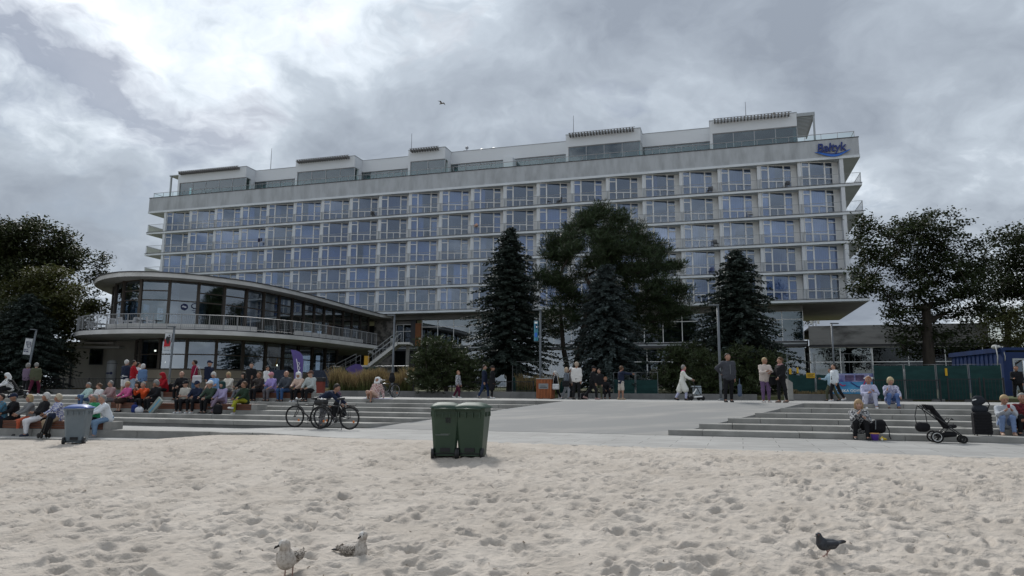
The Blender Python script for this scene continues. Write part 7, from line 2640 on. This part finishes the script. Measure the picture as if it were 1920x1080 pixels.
for s_, dy, lift in ((-1, .01, 0), (1, -.05, .03)):
    m = MB(); m.tube([(s_ * .022, .01, .09), (s_ * .024, .02 + dy * .4, .045 + lift), (s_ * .024, dy, .006 + lift)], [.013, .006, .005], 6)
    for dx in (-.016, 0, .016):
        m.tube([(s_ * .024, dy, .006 + lift), (s_ * .024 + dx, dy - .035, .003 + lift * .6)], [.005, .003], 4)
    m.tube([(s_ * .024, dy, .006 + lift), (s_ * .024, dy + .02, .003 + lift)], [.004, .002], 4)
    m.build('leg', m_leg, pg)

# gull in flight, and the bird on the roof
ang = math.atan((540 - 195) / FPX) + PITCH
Y = 60.0
fb = thing('flying_gull', 'small dark gull gliding in the sky above the hotel', 'seagull', (px_x(828, Y, EYE + Y * math.tan(ang)), Y, EYE + Y * math.tan(ang)), 1.0)
V, F = blob([((0, -.16, 0), (0, .16, 0), .06, .04), ((0, .16, 0), (0, .27, 0), .04, .015), ((0, -.2, .01), (0, -.22, .01), .045)], .02, .03)
link('body', np_mesh('body', V, F, m_gullw, True), fb)
for s_ in (-1, 1):
    m = MB(); m.add([(s_ * .03, -.09, .02), (s_ * .26, -.12, .13), (s_ * .56, .02, .05), (s_ * .26, .03, .12), (s_ * .03, .09, .02), (s_ * .03, -.09, .005), (s_ * .26, -.12, .115), (s_ * .56, .02, .04), (s_ * .26, .03, .105), (s_ * .03, .09, .005)],
                    [(0, 1, 3, 4), (1, 2, 3), (9, 8, 6, 5), (8, 7, 6), (0, 5, 6, 1), (1, 6, 7, 2), (2, 7, 8, 3), (3, 8, 9, 4)])
    m.build('wing', m_gullw, fb)
p = hpt(76.8, 2.2, ZR + .06)
rb = thing('roof_gull', 'bird perched on the roof of the rightmost glazed box', 'seagull', p, .6)
V, F = blob([((0, -.1, .22), (0, .14, .18), .11, .06), ((0, -.14, .3), (0, -.17, .42), .07, .06), ((0, .14, .18), (0, .32, .15), .05, .02)], .03, .04)
link('body', np_mesh('body', V, F, m_gullw, True), rb)
m = MB(); m.tube([(-.04, 0, .15), (-.04, 0, 0)], .012, 5); m.tube([(.04, 0, .15), (.04, 0, 0)], .012, 5); m.bar((0, -.22, .42), (0, -.31, .40), .03)
m.build('legs_and_beak', m_beak, rb)['kind'] = 'stuff'

# ------------------------------------------------------------------ pushchair, walking frame, luggage and small things
m_fab = fabric((.016, .016, .018))


def pushchair(label, loc, rz, sc=1.0, hanging=True):
    t = thing('pushchair', label, 'pushchair', loc, rz, 'pushchairs')
    t.scale = (sc, sc, sc)
    for x, y, R_ in ((-.30, -.25, .155), (-.30, .25, .155), (.42, -.14, .095), (.42, .14, .095)):
        m = MB(); m.tube([(R_ * math.cos(a_), 0, R_ * math.sin(a_)) for a_ in np.linspace(0, 2 * math.pi, 20, endpoint=False)], .024, 6, closed=True)
        w = m.build('wheel', m_tyre, t, True); w.location = (x, y, R_ + .022)
        m = MB(); m.tube([((R_ - .035) * math.cos(a_), 0, (R_ - .035) * math.sin(a_)) for a_ in np.linspace(0, 2 * math.pi, 20, endpoint=False)], .010, 5, closed=True)
        m.build('rim', m_frame if R_ > .12 else m_bk, w, True)
        m = MB()
        for k in range(5):
            a_ = 2 * math.pi * k / 5
            m.bar((0, 0, 0), ((R_ - .03) * math.cos(a_), 0, (R_ - .03) * math.sin(a_)), .014)
        m.build('spokes', m_bk, w)
    m = MB()
    for s_ in (-1, 1):
        m.tube([(-.68, s_ * .22, 1.10), (-.58, s_ * .23, 1.02), (.05, s_ * .23, .50), (.42, s_ * .14, .20)], .016, 6)
        m.tube([(-.30, s_ * .25, .18), (.10, s_ * .23, .50)], .016, 6)
        m.tube([(-.02, s_ * .24, .56), (.06, s_ * .24, .68), (.10, s_ * .24, .74)], .014, 6)
    m.tube([(-.68, -.22, 1.10), (-.70, 0, 1.11), (-.68, .22, 1.10)], .020, 6)
    m.bar((-.30, -.25, .18), (-.30, .25, .18), .02)
    m.build('frame', m_bk, t, True)
    V, F = blob([((-.34, -.15, 1.02), (-.34, .15, 1.02), .05), ((-.30, -.14, .95), (.0, -.14, .50), .055, .06), ((-.30, .14, .95), (.0, .14, .50), .055, .06), ((-.3, 0, .95), (0, 0, .5), .06), ((0, -.13, .48), (.22, -.13, .50), .055), ((0, .13, .48), (.22, .13, .5), .055), ((.0, 0, .48), (.22, 0, .5), .06)], .025, .05)
    link('seat', np_mesh('seat', V, F, m_fab, True), t)
    m = MB()
    for k in range(4):
        a_ = .55 + .18 * k
        m.tube([(-.30 - .10 * k * .5, -.2, .98), (-.36 - .06 * k, -.19, 1.10 + .01 * k), (-.36 - .06 * k, .19, 1.10 + .01 * k), (-.30 - .05 * k, .2, .98)], .022, 5)
    m.build('folded_hood', m_fab, t, True)
    m = MB(); m.cbox(.20, .46, -.15, .15, .50, .53, .01); o = m.build('footrest', mat('footrest_cream', (.42, .40, .35), rough=.6), t); o.rotation_euler = (0, .12, 0)
    V, F = blob([((-.22, -.16, .26), (.20, -.12, .26), .09, .07), ((-.22, .16, .26), (.20, .12, .26), .09, .07), ((-.2, 0, .24), (.2, 0, .25), .1, .07)], .03, .06)
    link('basket', np_mesh('basket', V, F, m_fab, True), t)
    m = MB(); m.tube([(.10, -.24, .74), (.17, -.20, .70), (.17, .20, .70), (.10, .24, .74)], .016, 6); m.build('bumper_bar', m_blk, t, True)
    return t


pc = on_steps(1773, -.55, ZW)
pushchair('black pushchair with white-rimmed wheels parked in front of the right steps', (pc.x + .03, pc.y, ZW), -.30, .84)
tb = thing('hanging_bag', 'round black bag hanging by its strap from the pushchair handle', 'bag', (pc.x - .49, pc.y + .14, ZW + .30))
V, F = blob([((-.06, 0, .10), (.10, 0, .10), .11, .10), ((-.04, 0, .06), (.08, 0, .06), .10)], .022, .04); link('pouch', np_mesh('pouch', V, F, m_fab, True), tb)
m = MB(); m.tube([(-.13, 0, .14), (-.16, 0, .36), (-.10, 0, .60), (.02, 0, .62), (.12, 0, .40), (.14, 0, .16)], .010, 4); m.build('strap', m_fab, tb)

t = thing('walking_frame', 'grey and black wheeled walking frame pushed by the person in the white coat', 'walking frame', (px_x(1304, 32.9, ZP), 32.9, ZP), .1)
m = MB()
for s_ in (-1, 1):
    m.tube([(-.28, s_ * .26, .08), (-.10, s_ * .26, .55), (-.18, s_ * .26, .92), (-.34, s_ * .26, .93)], .018, 6); m.tube([(.26, s_ * .26, .08), (-.02, s_ * .26, .60)], .018, 6)
m.tube([(-.02, -.26, .60), (-.02, .26, .60)], .016, 6); m.build('frame', m_bk, t, True)
for x in (-.28, .26):
    for y in (-.26, .26):
        m = MB(); m.lathe([(.03, -.018), (.095, -.018), (.10, 0), (.095, .018), (.03, .018)], 16); o = m.build('wheel', m_tyre, t, True); o.rotation_euler = (math.pi / 2, 0, 0); o.location = (x, y, .10)
m = MB(); m.cbox(-.12, .22, -.22, .22, .60, .66, .02); m.build('seat', mat('frame_grey', (.26, .30, .33), rough=.5), t)
m = MB(); m.cbox(-.06, .24, -.2, .2, .28, .58, .03); m.build('basket', mat('frame_grey', (.26, .3, .33)), t)
m = MB(); m.bar((-.15, -.28, .16), (.22, -.28, .19), .06); m.bar((-.2, -.28, .30), (-.05, -.28, .52), .05); m.build('reflective_strip', m_frame, t)['kind'] = 'stuff'

ps = on_steps(1843, .35, .87)
t = thing('suitcase', 'tall black ribbed suitcase standing on the right steps', 'suitcase', (ps.x, ps.y, .872), -.25); t.scale = (.80, .80, .84)
m = MB(); m.cbox(-.26, .26, -.16, .16, .05, .74, .05); m.build('shell', m_fab, t)
for k in range(7):
    m = MB(); m.cbox(-.255, .255, -.172, -.158, .12 + .085 * k, .165 + .085 * k, .006); m.build('rib', m_fab, t)
for x in (-.2, .2):
    for y in (-.11, .11):
        m = MB(); m.lathe([(.02, -.012), (.028, 0), (.02, .012)], 10); o = m.build('wheel', m_blk if x < 0 else m_galv, t); o.rotation_euler = (0, math.pi / 2, 0); o.location = (x, y, .03)
m = MB(); m.bar((-.1, 0, .75), (.1, 0, .75), .03); m.build('handle', m_blk, t)
t = thing('backpack', 'dark backpack standing on top of the black suitcase', 'backpack', (ps.x - .02, ps.y, .872 + .745 * .84 - .02), -.25); t.scale = (.82, .82, .82)
V, F = blob([((-.12, 0, .10), (.12, 0, .10), .12), ((-.10, 0, .32), (.08, 0, .36), .12, .10), ((-.08, 0, .44), (.04, 0, .46), .09, .07)], .028, .06); link('sack', np_mesh('sack', V, F, fabric((.022, .025, .032)), True), t)
m = MB(); m.tube([(.16, -.1, .42), (.24, -.13, .25), (.18, -.08, .06)], .016, 5); m.build('strap', m_fab, t)
m = MB(); m.bar((-.22, -.09, .38), (-.12, -.13, .41), .03); m.build('tag', m_frame, t)

pb = on_steps(1642, .28, .87)
t = thing('black_bag', 'large black bag with hanging straps beside the checked jacket', 'bag', (pb.x, pb.y, .872), -.3)
V, F = blob([((-.2, 0, .12), (.14, 0, .13), .12), ((-.12, 0, .22), (.16, 0, .26), .12, .11), ((.05, -.02, .3), (.14, -.02, .3), .08)], .03, .06); link('sack', np_mesh('sack', V, F, m_fab, True), t)
m = MB(); m.tube([(.22, -.12, .30), (.30, -.20, .10), (.27, -.34, -.05), (.30, -.36, -.12)], .013, 4); m.tube([(-.05, -.13, .1), (-.03, -.135, .35)], .013, 4); m.build('strap', m_fab, t)
m = MB(); m.bar((-.02, -.135, .12), (.0, -.13, .36), .02); m.build('zip', m_galv, t)
pk = on_steps(1641, -.22, ZW)
t = thing('sand_bucket', 'small purple sand bucket with an orange rim on the walkway', 'bucket', (pk.x, pk.y, ZW))
MB().lathe([(.075, 0), (.105, .17), (.112, .175)], 16).build('pail', mat('bucket_purple', (.13, .06, .36), rough=.4), t, True)
m = MB(); m.tube([(.112 * math.cos(a_), .112 * math.sin(a_), .18) for a_ in np.linspace(0, 2 * math.pi, 16, endpoint=False)], .014, 5, closed=True); m.build('rim', mat('bucket_orange', (.55, .28, .08), rough=.4), t)
t = thing('sand_toy', 'small yellow sand toy lying beside the purple bucket', 'toy', (pk.x + .2, pk.y - .02, ZW))
V, F = blob([((-.05, 0, .04), (.05, 0, .035), .035, .03), ((.04, 0, .05), (.09, 0, .03), .02), ((-.02, 0, .06), (-.02, 0, .09), .02)], .012, .02); link('body', np_mesh('body', V, F, mat('toy_yellow', (.55, .38, .02), rough=.4), True), t)
m = MB(); m.ball((-.04, -.03, .03), (.03, .012, .03), 8, 5); m.build('flap', m_frame, t)


def handbag(label, loc, rz, c, w=.30, h=.24, d=.10, strap=.55, name='handbag'):
    t = thing(name, label, 'bag', loc, rz, None)
    V, F = blob([((-w / 2 + d / 2, 0, d / 2), (w / 2 - d / 2, 0, d / 2), d / 2), ((-w / 2 + d / 2, 0, h - d / 2), (w / 2 - d / 2, 0, h - d / 2), d / 2.2), ((-w / 2 + d / 2, 0, d / 2), (-w / 2 + d / 2, 0, h - d / 2), d / 2), ((w / 2 - d / 2, 0, d / 2), (w / 2 - d / 2, 0, h - d / 2), d / 2), ((0, 0, d / 2), (0, 0, h - d / 2), d / 2), ((-w / 4, 0, d / 2), (-w / 4, 0, h - d / 2), d / 2), ((w / 4, 0, d / 2), (w / 4, 0, h - d / 2), d / 2)], .022, .05)
    link('body', np_mesh('body', V, F, fabric(c), True), t)
    m = MB(); m.tube([(-w / 2 + .03, 0, h - .02), (-w * .2, 0, h + strap * .7), (0, 0, h + strap), (w * .2, 0, h + strap * .7), (w / 2 - .03, 0, h - .02)], .010, 4); m.build('strap', fabric(c), t)
    return t


handbag('white shoulder bag hanging at the hip of the black cardigan person', (px_x(1042, 35.7, ZP), 35.7, ZP + .48), .1, WHITE, .36, .26)
handbag('white shopping bag hanging from the shoulder of the magenta hoodie person', (px_x(367, 33.7, ZP), 33.7, ZP + .66), .3, (.55, .55, .56), .40, .34, .12, .50)
handbag('blue carrier bag hanging from the hand of the big man in the grey jacket', (px_x(1388, 26.4, ZP), 26.4, ZP + .22), 1.1, (.075, .10, .15), .22, .42, .10, .22)
handbag('black handbag hanging at the side of the cream jacket', (px_x(1450, 26.7, ZP), 26.7, ZP + .66), .2, BLACK, .24, .28, .12, .40)
handbag('dark shoulder bag carried by the beige-haired person in grey', (px_x(1061, 35.5, ZP), 35.5, ZP + .62), .2, (.02, .02, .022), .36, .28, .12, .45)
handbag('dark navy bag on the lap of the blond-grey person in the blouse', (px_x(96, 22.9, .8), 22.9, LOWZ + .62), -.4, NAVY, .24, .16, .10, .10)
handbag('navy and white bags on the step below the orange jacket', (px_x(252, on_steps(252, 1.6, 1.02).y, 1.1), on_steps(252, 1.6, 1.02).y, 1.025), -.2, (.02, .035, .14), .22, .30, .14, .10)
handbag('crumpled white plastic bag on the step beside the navy bag', (px_x(261, on_steps(261, 1.5, 1.02).y, 1.1), on_steps(261, 1.5, 1.02).y, 1.025), -.2, (.55, .55, .57), .30, .20, .16, .06)
handbag('black bag standing between the legs of the green jacket person', (px_x(408, on_steps(408, 1.5, 1.02).y, 1.1), on_steps(408, 1.5, 1.02).y, 1.025), -.2, BLACK, .34, .36, .16, .12)
handbag('dark backpack on the top bench beside the bending red hood', (px_x(322, on_steps(322, 5.4, 1.86).y, 2.0), on_steps(322, 5.4, 1.86).y, 1.86), -.2, BLACK, .30, .36, .16, .08)
handbag('black bag on the promenade at the foot of the walkers in black', (px_x(1096, 34.6, ZP), 34.6, ZP + .002), .2, BLACK, .34, .30, .16, .12)
# folded beach mat leaning on the bench
pm = on_steps(281, 1.75, 1.02)
t = thing('beach_mat', 'grey green folded beach mat with a blue stripe leaning on the middle bench', 'beach mat', (pm.x, pm.y, 1.03), -.3)
m = MB(); m.cbox(-.14, .14, -.05, .05, 0, .75, .02); o = m.build('mat', fabric((.27, .30, .27)), t); o.rotation_euler = (0, .75, 0)
m = MB(); m.box(-.02, .03, -.056, -.051, .01, .73); o2 = m.build('stripe', mat('mat_blue', (.10, .32, .48), rough=.8), t); o2.rotation_euler = (0, .75, 0)
# white towel under the sunbather on the top step
pt_ = on_steps(706, 5.42, ZP)
t = thing('towel', 'white and lilac towel under the person in the white hat', 'towel', (pt_.x + .08, pt_.y, ZP + .004), -.3)
m = MB(); m.cbox(-.55, .55, -.28, .25, 0, .025, .008); m.build('cloth', fabric((.50, .48, .60)), t)
V, F = blob([((-.35, -.3, .05), (-.2, -.3, .06), .07, .06)], .025, .03); link('roll', np_mesh('roll', V, F, fabric(WHITE), True), t)
# folded pushchair between the white trousers and beige trousers
pf = Vector((px_x(92, 23.0, LOWZ + .3), 22.9, LOWZ))
t = thing('folded_pushchair', 'folded black pushchair leaning on the low bench between two seated people', 'pushchair', pf, -.5)
m = MB()
for s_ in (-.09, .09):
    m.tube([(-.22, s_, .08), (.0, s_, .45), (.2, s_, .80)], .018, 6); m.tube([(-.05, s_, .06), (.05, s_, .40), (.16, s_, .70)], .015, 6)
m.build('frame', m_bk, t, True)
V, F = blob([((-.10, 0, .22), (.12, 0, .60), .09, .08)], .03, .04); link('seat', np_mesh('seat', V, F, m_fab, True), t)
for x, s_ in ((-.22, -.12), (-.22, .12), (-.05, -.12), (-.05, .12)):
    m = MB(); m.lathe([(.02, -.015), (.075, -.015), (.08, 0), (.075, .015), (.02, .015)], 14); o = m.build('wheel', m_tyre, t, True); o.rotation_euler = (math.pi / 2, 0, 0); o.location = (x, s_, .085)
# black pram at the top of the far left steps
pp = on_steps(33, 4.75, 1.47)
pushchair('black pushchair at the top of the far left steps beside the white hoodie', (pp.x, pp.y, 1.475), .4, .82)
# red cup
t = thing('red_cup', 'red paper cup held by the person in the grey sweater', 'cup', (px_x(1889, 18.6, 1.6), 18.55, 1.60))
MB().lathe([(.028, 0), (.038, .09), (.040, .10)], 12).build('cup', m_red, t, True); MB().lathe([(.042, .10), (.040, .112)], 12).build('lid', m_frame, t)

# ------------------------------------------------------------------ balcony furniture
m_bch = mat('balcony_chair_dark', (.05, .05, .055), rough=.6)
for n_, (k, r, mm, lb) in enumerate(((7.7, 1, m_bch, 'dark folding chair on the top row balcony left of the middle'), (13.6, 1, m_bch, 'pair of dark chairs folded on the top row balcony above the pine'),
                                     (13.3, 1, m_bch, 'dark chair at the left of the pair on the top row balcony above the pine'), (17.75, 1, m_bch, 'dark chair on the top row balcony near the fourth glazed box'),
                                     (18.75, 2, m_chair, 'white chair on the second row balcony near the right end'), (15.7, 2, m_chair, 'white chair on the second row balcony behind the pine top'),
                                     (10.3, 4, m_bch, 'dark chair on the fourth row balcony above the tall spruce'), (17.7, 4, mat('chair_blue', (.02, .05, .22), rough=.5), 'bright blue chair on a balcony right of the pine'),
                                     (17.85, 3, m_bch, 'dark chair on the third row balcony right of the pine'), (19.7, 1, m_bch, 'dark chair on the top row end balcony under the hotel sign'))):
    t = thing('balcony_chair', lb, 'chair', hpt(k * BW, .62, ZB[r] + TK + .003), -TH + random.uniform(-.6, .6), 'chairs on the hotel balconies')
    m = MB(); m.cbox(-.22, .22, -.22, .22, .42, .46, .01); m.build('seat', mm, t)
    m = MB(); m.bar((-.2, .2, .46), (-.21, .28, .92), .04); m.bar((.2, .2, .46), (.21, .28, .92), .04)
    for q in range(4):
        m.bar((-.2, .22 + .015 * q, .58 + .1 * q), (.2, .22 + .015 * q, .58 + .1 * q), .05)
    m.build('backrest', mm, t)
    for sx in (-1, 1):
        for sy in (-1, 1):
            m = MB(); m.bar((sx * .2, sy * .2, .42), (sx * .22, -sy * .22, 0), .03); m.build('leg', mm, t)
t = thing('hanging_towel', 'dark towel hung over a balcony rail in the second row, left part', 'towel', hpt(3 * BW + 3.2, .08, ZB[2] + TK + .62), -TH)
m = MB(); m.cbox(-.3, .0, -.05, .03, 0, .48, .01); m.build('cloth', fabric((.03, .025, .05)), t); m = MB(); m.cbox(.08, .3, -.05, .03, .08, .48, .01); m.build('cloth', fabric((.05, .045, .06)), t)
t = thing('balcony_flower', 'pale pink round flower ball on a balcony left of the pine', 'flowers', hpt(11 * BW + .55, .2, ZB[2] + TK + .9), -TH)
V, F = blob([((-.1, 0, .1), (.1, 0, .12), .16, .15), ((0, 0, .2), (.05, 0, .25), .12)], .04, .06); link('blossom', np_mesh('blossom', V, F, mat('blossom_pink', (.48, .30, .24), rough=.9, bump=.8, bscale=20), True), t)
MB().tube([(0, 0, .05), (0, 0, -.3)], .03, 5).build('stem', m_bark, t)
